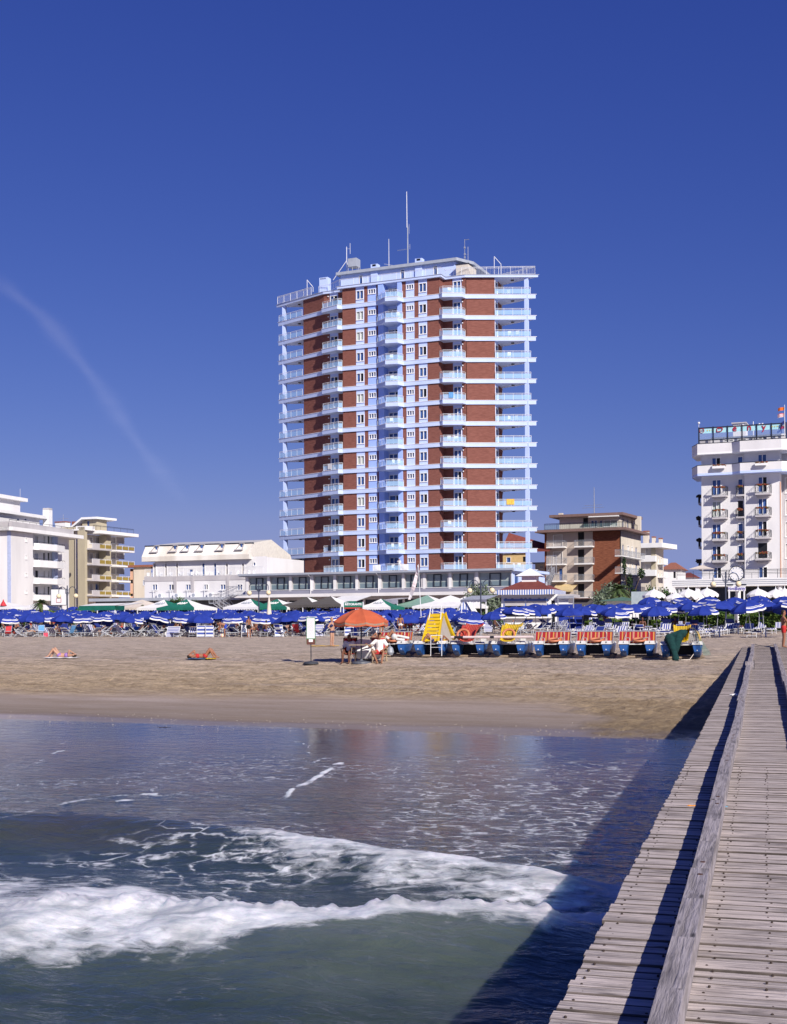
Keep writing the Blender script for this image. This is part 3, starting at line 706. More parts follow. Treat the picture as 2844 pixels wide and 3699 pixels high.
# the side recesses behind the corner balconies
for sgn, (a, b, c, d) in ((1, (7.6, cx(1638, 1.6), cx(1670, 1.6), 10.98)), (-1, (-11.45, cx(1194, 1.6), cx(1224, 1.6), -7.6))):
    cf.wall('brick_wall', BRICK, a, b, ZL, ZT, y=1.6); cf.wall('brick_wall', BRICK, c, d, ZL, ZT, y=1.6)
    strip(cf, PALEB, b, c, 'w2', .02, 2.05, ['w2', 'w2', 'op'], 'recess_wall', 1.6)
    x = 7.6 * sgn; MB().quad((x, 0, ZL), (x, 1.6, ZL), (x, 1.6, ZT), (x, 0, ZT)).build('brick_wall', BRICK, tw)
def seg(p, q):
    a = math.degrees(math.atan2(q[1] - p[1], q[0] - p[0])); return Side(tw, tf, p[0], p[1], a), math.hypot(q[0] - p[0], q[1] - p[1])
for p, q in (((-15.8, 3.42), (-11.45, 1.62)), ((10.98, 1.78), (14.66, 3.42))):
    s_, L = seg(p, q); s_.wall('brick_wall', BRICK, 0, L, ZL, ZT)
s_, L = seg((14.66, 3.42), (14.3, 7.5))
s_.wall('brick_wall', BRICK, 1.9, L, ZL, ZT); strip(s_, PALEB, 0, 1.9, 'w1', .02, 2.1, None, 'loggia_wall')
MB().poly([(14.3, 7.5, ZL), (9.2, 21.8, ZL), (9.2, 21.8, ZT), (14.3, 7.5, ZT)]).poly([(9.2, 21.8, ZL), (-14.2, 21.8, ZL), (-14.2, 21.8, ZT), (9.2, 21.8, ZT)]) \
    .poly([(-14.2, 21.8, ZL), (-15.9, 7.0, ZL), (-15.9, 7.0, ZT), (-14.2, 21.8, ZT)]).poly([(-15.9, 7.0, ZL), (-15.8, 3.42, ZL), (-15.8, 3.42, ZT), (-15.9, 7.0, ZT)]).build('rear_wall', BRICK, tw)
for x, y in ((18.75, 5.38), (-20.05, 5.3)):
    mb = MB(); mb.prism([(x - .27, y - .22), (x + .27, y - .22), (x + .27, y + .22), (x - .27, y + .22)], ZL, ZT); mb.build('loggia_column', PALEB, tw, rz=0)
BAL = {'L': [(-20.95, 5.22), (-15.9, 3.22)], 'R': [(14.75, 3.25), (19.35, 5.33)],
       'l': [(-11.42, 1.5), (-11.2, .68), (-8.12, -.50), (-7.66, -.1)], 'r': [(7.66, -.1), (8.26, -.46), (10.76, .60), (10.88, 1.55)],
       'c': [(-1.98, -.2), (-.02, -1.62), (1.68, -1.34), (2.05, -.2)]}
for pts in BAL.values():
    rm = rail(MB(), pts, 0).mesh('balcony_railing', METW); gm = glassrun(MB(), pts, .08, .72).mesh('glass_panel', RAILG)
    for z in ZB:
        o = place(rm, 'balcony_railing', tw, (0, 0, z + .05)); place(gm, 'glass_panel', o)
lm = MB().lathe([(0, -.12), (.22, -.12), (.26, 0)], n=12).mesh('ceiling_lamp', DMET)
for z in ZB[:-1] + [ZT + .55]:
    place(lm, 'ceiling_lamp', tw, (16.6, 5.6, z - .56)); place(lm, 'ceiling_lamp', tw, (-17.4, 5.2, z - .56))
wl = MB().ell((0, -.08, 0), .1, 8, 5).mesh('wall_lamp', METW)
for z in ZB: place(wl, 'wall_lamp', tw, (cx(1674, 1.6), 1.58, z + 2.0)); place(wl, 'wall_lamp', tw, (cx(1189, 1.6), 1.58, z + 2.0))
RS = [(-21.5, 5.5), (-11.4, 1.3), (-8.3, 1.3), (-8.3, -.4), (8.0, -.4), (8.0, 1.3), (10.95, 1.3), (20.4, 5.6), (14.5, 7.7), (9.4, 22.2), (-14.4, 22.2), (-17.3, 7.3)]
MB().prism(RS, ZT, ZT + .30).build('roof_slab', BANDB, tw); MB().prism(offset(RS, .06), ZT + .30, ZT + .37).build('roof_edge', GREYM, tw)
RZ = ZT + .37
def tp(px, py, y): return cf.X((px, py), y), cf.Z((px, py), y)
# penthouse
ph = 3.2; x0, _ = tp(1231, 1000, ph); x1, zt = tp(1648, 945, ph); zf = tp(1647, 930, ph - .5)[1]
ws = []
for a, b in (((1297, 994), (1311, 1026)), ((1447, 973), (1463, 1010)), ((1566, 960), (1581, 993))):
    q = cf.R4(a, b, ph); ws.append(('w1', q[0], q[1], max(q[2], RZ + .05), q[3]))
cf.wall('penthouse_wall', PALEB, x0, x1, RZ, zf - .35, ws, ph)
MB().quad((x1, ph, RZ), (x1, 14, RZ), (x1, 14, zf - .35), (x1, ph, zf - .35)).quad((x0, 14, RZ), (x0, ph, RZ), (x0, ph, zf - .35), (x0, 14, zf - .35)).build('penthouse_wall', PALEB, tw)
mb = MB(); mb.prism([(x0 - .5, ph - .6), (x1 + .3, ph - .6), (x1 + 1.8, ph + 2.5), (x1 + 1.8, 14), (x0 - .5, 14)], zf - .42, zf); mb.build('penthouse_roof', GREYM, tw)
for px0, px1 in ((1345, 1369), (1505, 1530)):
    a, b = cx(px0, ph), cx(px1, ph); cf.box('chimney', PALEB, a, b, ph - .25, ph + .7, RZ, zf + .65)
    m_ = MB().box(a + .25, b - .25, ph - .26, ph + .5, zf + .3, zf + .6).build('flue', DARK, tw)
a, b = cx(1163, 2.6), cx(1193, 2.6); cf.box('chimney', PALEB, a, b, 2.0, 3.1, RZ, tp(1178, 1005, 2.6)[1])
for i in range(3): cf.box('flue', DARK, a + .2 + i * .33, a + .38 + i * .33, 1.99, 2.2, tp(1178, 1012, 2.6)[1], tp(1178, 1007, 2.6)[1])
a, b = cx(1658, 3), cx(1702, 3); cf.box('stair_hut', CREAM, a, b, 2.2, 5.5, RZ, RZ + 1.75); cf.box('hut_roof', DMET, a - .1, b + .1, 2.1, 5.6, RZ + 1.75, RZ + 1.85)
a, b = cx(1264, 5), cx(1295, 5); zt_ = tp(1280, 934, 5)[1]
cf.box('water_tank', GREYM, a, b, 4.6, 6, zt_ - 1.25, zt_); mb = rail(MB(), [(a, 4.7), (b, 4.7), (b, 5.9)], zf, zt_ - 1.25 - zf, .6); mb.build('tank_stand', ALU, tw)
# roof rails, masts
mb = rail(MB(), [(-21.2, 5.25), (-15.5, 2.95), (-13.9, 2.35)], RZ, 1.15, 1.6, .03, .22)
mb.build('roof_railing', METW, tw); rail(MB(), [(10.3, 1.75), (12, 2.3), (20.0, 5.45), (14.6, 7.3)], RZ, 1.15, 1.6, .03, .22).build('roof_railing', METW, tw)
rail(MB(), [(-12.4, 1.9), (-10.5, 1.6), (-8.0, -.1), (7.8, -.1), (8.0, 1.5), (10.3, 1.75)], RZ, 1.05, 2.2, .022, .5).build('roof_railing', METW, tw)
for a, yy in ((1063 / 3.23 + 1460, 3.6), (445 / 3.36 + 980, 3.6)):
    a = cx(a, yy); MB().path([(a, yy, RZ), (a, yy, RZ + 2.7), (a + 1.0, yy, RZ + 1.5), (a + 1.0, yy, RZ)], .045, 5).build('davit_frame', METW, tw)
def mast(px, ytop, ybot, yy=6, r=.07, nm='antenna', m=ALU, extra=()):
    x, z1 = tp(px, ytop, yy); z0 = zf; mb = MB().tube((x, yy, z0), (x, yy, z1), r, r * .7, 6)
    for (kx, ky0, ky1) in extra:
        xx, za = tp(kx, ky0, yy); _, zb = tp(kx, ky1, yy); mb.tube((xx, yy, zb), (xx, yy, za), .028, n=4); mb.tube((x, yy, (za + zb) / 2), (xx, yy, (za + zb) / 2), .02, n=4)
    return x, z0, z1, mb
x, z0, z1, mb = mast(1252.5, 891, 977, extra=[(1265, 878, 917)])
for dx_ in (-1.9, .9): mb.tube((x, 6, z0 + (z1 - z0) * .56), (x + dx_, 5.2, z0 - .3), .045, n=4)
mb.build('antenna', METW, tw)
x, z0, z1, mb = mast(1405, 863, 958, r=.05); mb.tube((x - .8, 6, z0 + 1.4), (x + .7, 6, z0 + 1.0), .02, n=4); mb.build('antenna', METW, tw)
x, z0, z1, mb = mast(1473, 819, 948, r=.11, m=DMET, extra=[(1478, 809, 844), (1481, 882, 900)]); yagi(mb, (x - 1.7, 6, z0 + 3.15), 1.7, n=9, el=.25); mb.build('antenna_mast', GREYM, tw)
xx, zz = tp(1469.5, 692, 6); MB().tube((x - .1, 6, z1 - .1), (xx, 6, zz), .06, .045, 6).build('whip_antenna', METW, tw)
x, z0, z1, mb = mast(1679, 864, 952, r=.05, extra=[(1691, 891, 948)]); mb.tube((x, 6, z1 - .1), (x + .7, 6, z1 - .1), .04, n=4)
for q in (.3, .5, .9): mb.box(x - .09, x + .12, 5.9, 6.1, z0 + q * 2.4, z0 + q * 2.4 + .25)
mb.build('antenna', ALU, tw)
# ground level wing walls of the tower next to the podium (left, blue)
q = Side(tw, tf, -20.6, 5.6, -0)
a, b = cx(1000, 6), cx(1052, 6); cf.box('side_block', SKYB, a - 1.5, b - .6, 5.6, 12, 0, ZB[12] - .56)
cf.win('w2', cx(1050, 5.5), cx(1112, 5.5), ZB[13] + .1, ZB[12] - .6, 5.2)

# ---------------------------------------------------------------- podium with the long glazed gallery
pf = Fr(1850, 156, -23.5)
pd = frame_thing('restaurant_building', 'long low grey building with a glazed upper gallery at the foot of the tower', 'building', pf)
s = Side(pd, pf); E = C(860, 2020, 3.36); G = C(1340, 2020, 3.36); XL = s.X((887, 2090)); 
zr = s.Z((1850, 2054)); zw1 = s.Z(G(1430, 165)); zw0 = s.Z(G(1430, 330)); ze1 = s.Z(G(1100, 400)); ze0 = s.Z(G(1100, 440))
bays = [(E(133, 0)[0], E(368, 0)[0]), (E(390, 0)[0], E(632, 0)[0]), (E(655, 0)[0], E(895, 0)[0]), (E(920, 0)[0], E(1170, 0)[0]), (E(1195, 0)[0], E(1440, 0)[0]),
        (E(1463, 0)[0], G(105, 0)[0]), (G(130, 0)[0], G(390, 0)[0]), (G(415, 0)[0], G(608, 0)[0]), (G(670, 0)[0], G(932, 0)[0]), (G(985, 0)[0], G(1255, 0)[0]), (G(1310, 0)[0], 1846)]
ws = []; dark = MB(); pan = MB(); cur = MB(); fram = MB()
for a, b in bays:
    xa, xb = s.X((a, 2100)), s.X((b, 2100)); ws.append((xa, xb, zw0, zw1))
s.mb().wall(XL, 0, 0, zr - .3, [(w_[0], w_[1], w_[2], w_[3]) for w_ in ws] + [(XL + .4, -.4, .2, ze0 - .35)], 0, .4).build('front_wall', GREYL, pd)
for xa, xb, za, zb in ws:
    o = s.mb().quad((xa, .36, za), (xb, .36, za), (xb, .36, zb), (xa, .36, zb)).build('gallery_window', GLASSG, pd)
    MB_ = s.mb()
    L = xb - xa; u0, u1 = xa + L * .33, xa + L * .66
    for u_ in (u0, u1): MB_.box(u_ - .06, u_ + .06, .22, .33, za, zb)
    MB_.box(u0 + .06, u1 - .06, .22, .33, zb - .12, zb); MB_.box(u0 + .06, u1 - .06, .22, .33, za, za + .12)
    MB_.build('window_frame', DMET, o); 
    s.mb().quad((xa, .345, za + (zb - za) * .38), (xb, .345, za + (zb - za) * .38), (xb, .345, zb), (xa, .345, zb)).build('blind', glass('blind_glass', (.48, .55, .54), .55, .3), o)
    s.mb().box(xa - .42, xa - .06, -.06, -.004, za - .2, zb + .2).build('mullion', WALLW, pd)
s.box('apron', GREYP, XL, 0, -.05, -.003, ze1 + .02, zw0 - .06)
s.box('sill', WHITE, XL, 0, -.12, -.003, zw0 - .055, zw0)
mb = s.mb(); mb.box(XL - .6, .35, -.7, 9, zr - .3, zr); mb.box(XL - .7, .45, -.82, -.7, zr - .2, zr + .05); mb.build('roof', GREYM, pd)
s.box('canopy_roof', GREYL, XL - .5, .2, -2.0, -.051, ze0, ze1); s.box('gutter', WALLW, XL - .5, .2, -2.1, -2.0, ze0 + .05, ze1 + .04)
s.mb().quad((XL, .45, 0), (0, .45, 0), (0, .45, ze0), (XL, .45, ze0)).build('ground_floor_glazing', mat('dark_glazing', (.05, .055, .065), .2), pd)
for i in range(14):
    xx = XL + .8 + i * (-XL - 1.4) / 13; s.box('ground_floor_post', WALLW, xx - .12, xx + .12, .1, .35, 0, ze0)
for px in (1124, 1369):
    xx = s.X((px, 2090)); mb = s.mb(); mb.tube((xx, -.75, zr - .25), (xx, -.15, zr - .55), .07, n=6); mb.tube((xx, -.13, zr - .55), (xx, -.13, ze1), .06, n=6); mb.build('downpipe', WALLW, pd)
r_ = Side(pd, pf, 0, 0, 90)
zz = [r_.Z(C(1460, 1500, 3.23)(1255, 1800)), r_.Z(C(1460, 1500, 3.23)(1640, 1860))]
r_.wall('side_wall', PALEB, 0, 14, 0, zr - .3, [('pl', 1.2, 3.0, zw0, zw1 - .1), ('pl', 4.2, 6.0, zw0, zw1 - .1), ('pl', 7.5, 10, zw0, zw1 - .2)])
r_.box('side_roof', PALEB, .1, 14.5, -.5, .3, zr - .28, zr + .05)
for k, px in enumerate((1363, 1463)):
    xx = s.X((px, 2050), 2); mb = MB().box(xx - .45, xx + .45, 1.6, 2.1, zr + .2, zr + .95); mb.ell((xx, 1.59, zr + .6), (.3, .03, .3), 12, 5)
    a = mb.build('air_conditioner', WHITE, None, pf.o, pf.a, label=['white air conditioner unit on the podium roof left of the central balconies', 'white air conditioner unit on the podium roof right of the central balconies'][k], cat='air conditioner', group='air conditioners on the podium roof')
    a.location = pf.o; a.rotation_euler = (0, 0, pf.a)

# ---------------------------------------------------------------- white mansard hotel, left of the tower
B = C(480, 1900, 2.8)
mf = Fr(523, 183, -21.5); mh = frame_thing('hotel_building', 'white hotel with corrugated mansard roof and small dormers left of the tower', 'building', mf)
s = Side(mh, mf); xr1 = s.X(B(1160, 600)); xr2 = s.X(B(1295, 400)); z1 = s.Z(B(640, 515)); z0 = s.Z(B(640, 715)); zt = s.Z(B(640, 325))
ws = [('w2' if i not in (1, 3) else 'op', *s.R4(B(a, 588), B(b, 650))) for i, (a, b) in enumerate([(198, 252), (362, 418), (535, 590), (718, 764), (885, 943), (1056, 1114)])]
s.wall('lower_wall', WALLW, 0, xr1, 0, z1, ws)
y2 = 1.8
ws = []
for i, (a, b) in enumerate([(205, 238), (318, 350), (432, 465), (572, 606), (697, 732), (816, 850), (933, 970), (1097, 1134)]):
    q = s.R4(B(a, 375), B(b, 500), y2); ws.append((['sh', 'sh', 'sh', 'pl', 'w1', 'w1', 'sh', 'sh'][i], q[0], q[1], z1 - .1, q[3] - [.0, 0, 0, .9, 0, 0, 0, 0][i]))
q = s.R4(B(1217, 365), B(1245, 405), y2); ws.append(('w1', *q))
s.wall('upper_wall', WALLW, .6, xr2, z1 - .3, zt + .1, ws, y2)
s.box('terrace_floor', GREYL, 0, xr1 + 5, -.05, y2 + .1, z1 - .5, z1 - .12)
s.box('terrace_band', GREYL, 0, xr1, -.06, -.002, s.Z(B(640, 553)), s.Z(B(640, 505)))
rail(s.mb(), [(0, .1), (xr1 + 2.4, .1)], z1 - .1, 1.35, 2.2, .02, .30).build('terrace_railing', METW, mh)
for a in (432, 607, 963): xx = s.X(B(a, 600)); s.box('pilaster', GREYL, xx - .22, xx + .22, -.12, -.061, 0, z1)
for a in (220, 390, 562, 738, 918): xx = s.X(B(a, 650)); s.mb().box(xx - .5, xx + .5, -.35, -.3, z0 + .95, z0 + 1.0).box(xx - .03, xx + .03, -.35, -.3, z0 - .2, z0 + .95).build('window_guard', METW, mh)
# mansard: side profile swept along the front
xm0, xm1 = s.X(B(118, 300), y2), s.X(B(1205, 300), y2); ztop = s.Z(B(640, 190), y2 + .9); zpk = s.Z(B(1340, 140), y2 + 6)
prof = [(y2 - .75, zt - .25), (y2 - .75, zt + .45), (y2 - .15 + .5, ztop)]
mb = s.mb(); n_ = 160
CORR = mat('corrugated_sheet', (.68, .66, .64), .55, (.50, .46, .42), .35, (1, 1, .2), .1, 8)
for i in range(n_):
    xa, xb = xm0 + (xm1 - xm0) * i / n_, xm0 + (xm1 - xm0) * (i + 1) / n_; xm = (xa + xb) / 2
    for (pa, pb) in zip(prof[:-1], prof[1:]):
        mb.quad((xa, pa[0], pa[1]), (xm, pa[0] - .07, pa[1]), (xm, pb[0] - .07, pb[1]), (xa, pb[0], pb[1])); mb.quad((xm, pa[0] - .07, pa[1]), (xb, pa[0], pa[1]), (xb, pb[0], pb[1]), (xm, pb[0] - .07, pb[1]))
mb.build('mansard_roof', CORR, mh)
s.mb().box(xm0 - .1, xm1 + .1, y2 + .2, y2 + .45, ztop - .12, ztop + .05).build('gutter', DMET, mh)
mb = s.mb(); mb.poly([(xm0, y2 + .4, ztop), (xm1, y2 + .4, ztop), (xm1, y2 + 6, zpk), (xm0 + 2, y2 + 6, zpk)]); mb.build('roof_top', mat('roof_sheet', (.56, .55, .55), .6, (.45, .44, .44), 1), mh)
mb = s.mb(); mb.poly([(xm1, y2 - .75, zt - .25), (xm1, y2 + 13, zt - .25), (xm1, y2 + 12.2, zt + .9), (xm1, y2 + 6, zpk), (xm1, y2 + .4, ztop), (xm1, y2 - .75, zt + .45)])
mb.poly([(xm0, y2 - .75, zt - .25), (xm0, y2 + .4, ztop), (xm0 + 2, y2 + 6, zpk), (xm0, y2 + 12, zt)]); mb.build('gable', mat('ivory_plaster', (.70, .66, .60), .85), mh)
s.mb().quad((xr2, y2, 0), (xr2, y2 + 12, 0), (xr2, y2 + 12, zt), (xr2, y2, zt)).quad((xr1, 0, 0), (xr1, y2, 0), (xr1, y2, z1), (xr1, 0, z1)).quad((0, 12, 0), (0, 0, 0), (0, 0, z1), (0, 12, z1)).quad((.6, 12, z1), (.6, y2, z1), (.6, y2, zt), (.6, 12, zt)).build('side_wall', WALLW, mh)
for a, b in [(198, 262), (385, 450), (507, 575), (653, 722), (858, 925), (1057, 1122)]:
    xa, xb = s.X(B(a, 230), y2), s.X(B(b, 230), y2); za, zb = s.Z(B(230, 262), y2), s.Z(B(230, 205), y2)
    m_ = s.mb(); m_.poly([(xb, y2 - .6, za), (xb, y2 + .3, za), (xb, y2 + .3, zb), (xb, y2 + .0, zb)]).box(xa - .1, xb + .1, y2 - .75, y2 + .2, za - .15, za)
    m_.poly([(xa, y2 - .6, za), (xa + .5, y2 + .0, zb), (xa + .5, y2 + .3, zb), (xa, y2 + .3, za)]); m_.box(xa + .4, xb + .05, y2 - .15, y2 + .35, zb, zb + .08); o = m_.build('dormer', GREYL, mh)
    s.mb().quad((xa + .6, y2 - .1, za), (xb - .15, y2 - .1, za), (xb - .15, y2 - .1, zb), (xa + .6, y2 - .1, zb)).build('dormer_window', GLASSD, o)
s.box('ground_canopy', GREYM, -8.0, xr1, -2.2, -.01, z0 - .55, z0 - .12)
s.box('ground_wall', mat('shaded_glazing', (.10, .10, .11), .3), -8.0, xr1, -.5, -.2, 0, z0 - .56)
cm = MB().box(-.25, .25, -.22, .22, .38, .42).box(-.25, .25, .19, .23, .42, .9)
for x_ in (-.22, .22):
    for y_ in (-.2, .2): cm.box(x_ - .02, x_ + .02, y_ - .02, y_ + .02, 0, .38)
CHM = cm.mesh('chair', METW)
rn = random.Random(5)
for i, a in enumerate([150, 182, 256, 282, 355, 382, 478, 505, 560, 590, 632, 660, 688, 724, 760, 795, 868, 900, 940, 985, 1010, 1078, 1110, 1188, 1222]):
    p = s.fr.o; xx = s.X(B(a, 490), .8); fx, fy = xx, .7
    lo = (p.x + fx * s.fr.cx - fy * s.fr.sx, p.y + fx * s.fr.sx + fy * s.fr.cx, p.z + z1 - .12)
    place(CHM, 'chair', None, lo, rn.uniform(0, 6.3), label='white plastic chair on the railed terrace of the mansard hotel', cat='chair', group='white chairs along the hotel terrace')
for i, a in enumerate([285, 452, 625, 797]):
    xx = s.X(B(a, 690)); p = s.fr.o; lo = (p.x + xx * s.fr.cx + .3 * s.fr.sx, p.y + xx * s.fr.sx - .3 * s.fr.cx, p.z + z0 - .1)
    t = thing('air_conditioner', ['leftmost of the four white air conditioners below the hotel windows', 'second from left air conditioner below the hotel windows', 'third from left air conditioner below the hotel windows', 'rightmost air conditioner under the hotel windows beside the steel stair'][i], 'air conditioner', lo, s.fr.a, 'air conditioners on the mansard hotel')
    MB().box(-.42, .42, -.17, .17, 0, .62).build('casing', WHITE, t); MB().tube((.08, -.20, .31), (.08, -.171, .31), .25, n=14).build('fan_grille', GREYM, t)
# steel stair in front of the hotel
st = frame_thing('steel_staircase', 'grey steel outdoor staircase with railings between the mansard hotel and the gallery', 'staircase', Fr(B(940, 0)[0], 165, -23.5))
fs = Fr(B(940, 0)[0], 165, -23.5); s2 = Side(st, fs); 
xa, xb = s2.X(B(820, 780)), s2.X(B(940, 780)); zp = s2.Z(B(880, 780)); s2.box('landing', GREYM, xa, xb, -1.2, 0, zp - .1, zp); rail(s2.mb(), [(xa, -1.2), (xb, -1.2)], zp, 1.1, 1.2, .025, .18).build('landing_railing', ALU, st)
xc, zc_ = s2.X(B(1125, 700)), s2.Z(B(1060, 700)); xd = s2.X(B(1030, 830))
s2.box('upper_landing', GREYM, s2.X(B(990, 700)), s2.X(B(1155, 700)), -1.2, 0, zc_ - .1, zc_); rail(s2.mb(), [(s2.X(B(990, 700)), -1.2), (s2.X(B(1155, 700)), -1.2)], zc_, 1.1, 1.2, .025, .18).build('landing_railing', ALU, st)
def flight(s2, st, xa, za, xb, zb, y0, y1, n=12):
    mb = s2.mb()
    for i in range(n):
        t = (i + .5) / n; x_ = xa + (xb - xa) * t; z_ = za + (zb - za) * t; mb.box(x_ - .16, x_ + .16, y0, y1, z_ - .03, z_)
    mb.build('treads', ALU, st)
    for y_ in (y0, y1):
        m_ = s2.mb(); m_.tube((xa, y_, za), (xb, y_, zb), .07, n=4); m_.tube((xa, y_, za + 1), (xb, y_, zb + 1), .035, n=4); m_.tube((xa, y_, za + .55), (xb, y_, zb + .55), .02, n=4)
        for i in range(7): t = i / 6; m_.tube((xa + (xb - xa) * t, y_, za + (zb - za) * t), (xa + (xb - xa) * t, y_, za + (zb - za) * t + 1), .025, n=4)
        m_.build('stringer_and_rail', ALU, st)
flight(s2, st, xb, zp, xb + 3.2, 0, -1.2, 0); flight(s2, st, s2.X(B(1120, 700)), zc_, xb, zp, -2.5, -1.3)
flight(s2, st, xb + .4, zp - .2, xb + 5.5, 0, -3.6, -2.6)

# ---------------------------------------------------------------- far left white block
A = C(0, 1750, 3.23)
lf = Fr(42, 212, -15.5); lb = frame_thing('apartment_block', 'white apartment block with stepped roof and solid balconies at the far left', 'building', lf)
s = Side(lb, lf); r_ = Side(lb, lf, 0, 0, 90)
zr = s.Z(A(135, 540)); zrt = s.Z(A(135, 497)); L = 20.0
wn = [('op', *r_.R4(A(292, a), A(318, b))) for a, b in ((625, 672), (822, 875), (1030, 1075), (1235, 1275))]
xb0, xb1 = r_.X(A(400, 800)), r_.X(A(742, 800))
s.wall('front_wall', WALLW, s.X((-120, 2100)), 0, 0, zr, [])
r_.wall('side_wall', WALLW, 0, r_.X(A(385, 900)), 0, zr, wn); s.box('corner_strip', mat('shaded_white_plaster', (.40, .46, .66), .8), s.X(A(88, 900)), s.X(A(128, 900)), -.06, -.01, 0, zr)  # strip: bluish shade on white plaster, put into the colour
yb = 1.3
ws = []
for (ya, yb_) in ((600, 690), (800, 885), (1005, 1085), (1195, 1285), (1370, 1430)):
    for i, (a, b) in enumerate(((412, 448), (505, 528), (557, 580), (628, 662))):
        q = r_.R4(A(a, ya), A(b, yb_), yb); ws.append((['op', 'sh', 'sh', 'sh'][i] if rn.random() < .7 else 'dk', q[0], q[1], q[2], q[3]))
r_.wall('recess_wall', WALLW, r_.X(A(385, 900)), L + 1, 0, zr, ws, yb)
r_.mb().quad((r_.X(A(385, 900)), 0, 0), (r_.X(A(385, 900)), yb, 0), (r_.X(A(385, 900)), yb, zr), (r_.X(A(385, 900)), 0, zr)).build('recess_return', PALEB, lb)  # pale blue stands for recess shade on a white return
r_.box('pillar', MT['shaded_white_plaster'], r_.X(A(675, 900), 0), r_.X(A(710, 900), 0), .6, 1.2, 0, zr)  # pillar coloured with the shade of the recess
for ya, yb_ in ((690, 765), (885, 965), (1092, 1160), (1290, 1355)):
    z0_, z1_ = r_.Z(A(450, yb_)), r_.Z(A(450, ya)); xk = xb0 + (xb1 - xb0) * .62
    mb = r_.mb(); P_ = [(xb0, 0), (xb0 + .5, -.7), (xk, -.9), (xb1, -.25), (xb1, 1.2), (xb0, 1.2)]; mb.prism(P_, z0_, z0_ + .2)
    for (a, b) in zip(P_[:4], P_[1:4]): mb.prism([a, b, (b[0], b[1] + .12), (a[0], a[1] + .12)], z0_ + .2, z1_)
    o = mb.build('balcony', WHITE, lb); rail(r_.mb(), P_[:4], z1_, .22, 1.5, .025, mid=False).build('balcony_rail', DMET, o)
mb = r_.mb().box(-1.0, L + 2.5, -.9, 10, zr, zrt); s.M, mb2 = s.M, s.mb().box(-14, 0.2, -1.0, 6, zr, zrt); mb.build('roof_slab', WHITE, lb); mb2.build('roof_slab', WHITE, lb)
z2 = r_.Z(A(300, 450)); r_.box('roof_parapet', GREYL, 0, L + 1.0, .3, .45, zrt, z2); s.box('roof_parapet', GREYL, -14, 0, .3, .45, zrt, z2)
rail(r_.mb(), [(0, .35), (L + 1, .35)], z2, .3, 2, .03, mid=False).build('parapet_rail', DMET, lb)
z3, z3t = r_.Z(A(300, 375), 3), r_.Z(A(300, 340), 3); x3 = r_.X(A(460, 420), 3)
w3 = [('pl', *r_.R4(A(a, 397), A(a + 24, 418), 3)) for a in (200, 288)]
r_.wall('penthouse_wall', WALLW, -4, x3, zrt, z3, w3, 3); s.wall('penthouse_wall', WALLW, -14, -3, zrt, z3, [], 2)
r_.mb().box(-6, x3 + 3, 2.2, 12, z3, z3t).build('penthouse_roof', WHITE, lb)
z4 = r_.Z(A(150, 185), 5); x4 = r_.X(A(235, 250), 5); r_.wall('lift_house_wall', WALLW, 1, x4, z3t, z4, [], 5); r_.wall('lift_house_wall', WALLW, -6, 1, z3t, z4, [('pl', -2, -1.2, z3t + 2.2, z3t + 3.6)], 5.01)
r_.box('lift_house_roof', WHITE, -8, x4 + 1.2, 4.2, 12, z4, z4 + .6)
xk = r_.X(A(540, 400), 2.5); r_.box('chimney', WHITE, xk, r_.X(A(583, 400), 2.5), 2, 3.2, zrt, r_.Z(A(562, 300), 2.5)); r_.box('chimney_cap', GREYL, xk, r_.X(A(583, 400), 2.5), 2, 3.2, r_.Z(A(562, 298), 2.5), r_.Z(A(562, 278), 2.5))
xk = r_.X(A(235, 100), 6); mb = r_.mb().tube((xk, 6, z4), (xk, 6, r_.Z(A(235, 50), 6)), .04, n=5); yagi(mb, (xk - 1, 6, r_.Z(A(235, 150), 6)), 2.4, n=8, el=.12); mb.build('antenna', ALU, lb)

# ---------------------------------------------------------------- beige block
bf = Fr(A(1012, 0)[0], 240, -23.5); bb = frame_thing('apartment_block', 'beige apartment block with ochre balcony panels, second from left', 'building', bf)
s = Side(bb, bf); r_ = Side(bb, bf, 0, 0, 90); zt = s.Z(A(960, 497)); zl = s.Z(A(800, 545))
xl = s.X(A(715, 900)); x1_, x2_ = s.X(A(858, 900)), s.X(A(905, 900))
s.wall('front_wall', BEIGE, x2_, 0, 0, zt); s.wall('front_wall', BEIGE, xl, x1_, 0, zl, [], 1.0)
s.wall('window_bay', CREAM, x1_, x2_, 0, zl, [('sh', x1_ + .35, x2_ - .3, s.Z(A(880, b)) + .0, s.Z(A(880, a))) for a, b in ((610, 680), (795, 860), (975, 1050), (1160, 1230), (1340, 1400))], .5)
s.mb().quad((x2_, 0, 0), (x2_, .5, 0), (x2_, .5, zt), (x2_, 0, zt)).build('bay_return', CREAM, bb)
s.box('roof_slab', WHITE, xl - 1, s.X(A(940, 540)), -.6, 3, zl, s.Z(A(850, 525)))
s.box('roof_parapet', BEIGE, xl - 1, .1, .2, 1, s.Z(A(850, 524)), zt + .1)
LR = r_.X(A(1465, 800)); xf0, xf1 = r_.X(A(1232, 900)), r_.X(A(1285, 900)); yb = 1.6; zr2 = r_.Z(A(1300, 600))
ws = []
for a, b in ((615, 690), (800, 870), (975, 1045), (1160, 1235)):
    for c, d, kd in ((1040, 1085, 'sh'), (1110, 1185, 'sh'), (1290, 1350, 'sh'), (1358, 1450, 'sh')):
        q = r_.R4(A(c, a), A(d, b), yb); kd = 'w2' if (a == 1160 and c == 1110) else kd; ws.append((kd, *q))
r_.wall('recess_wall', CREAM, 0, LR, 0, zr2, ws, yb)
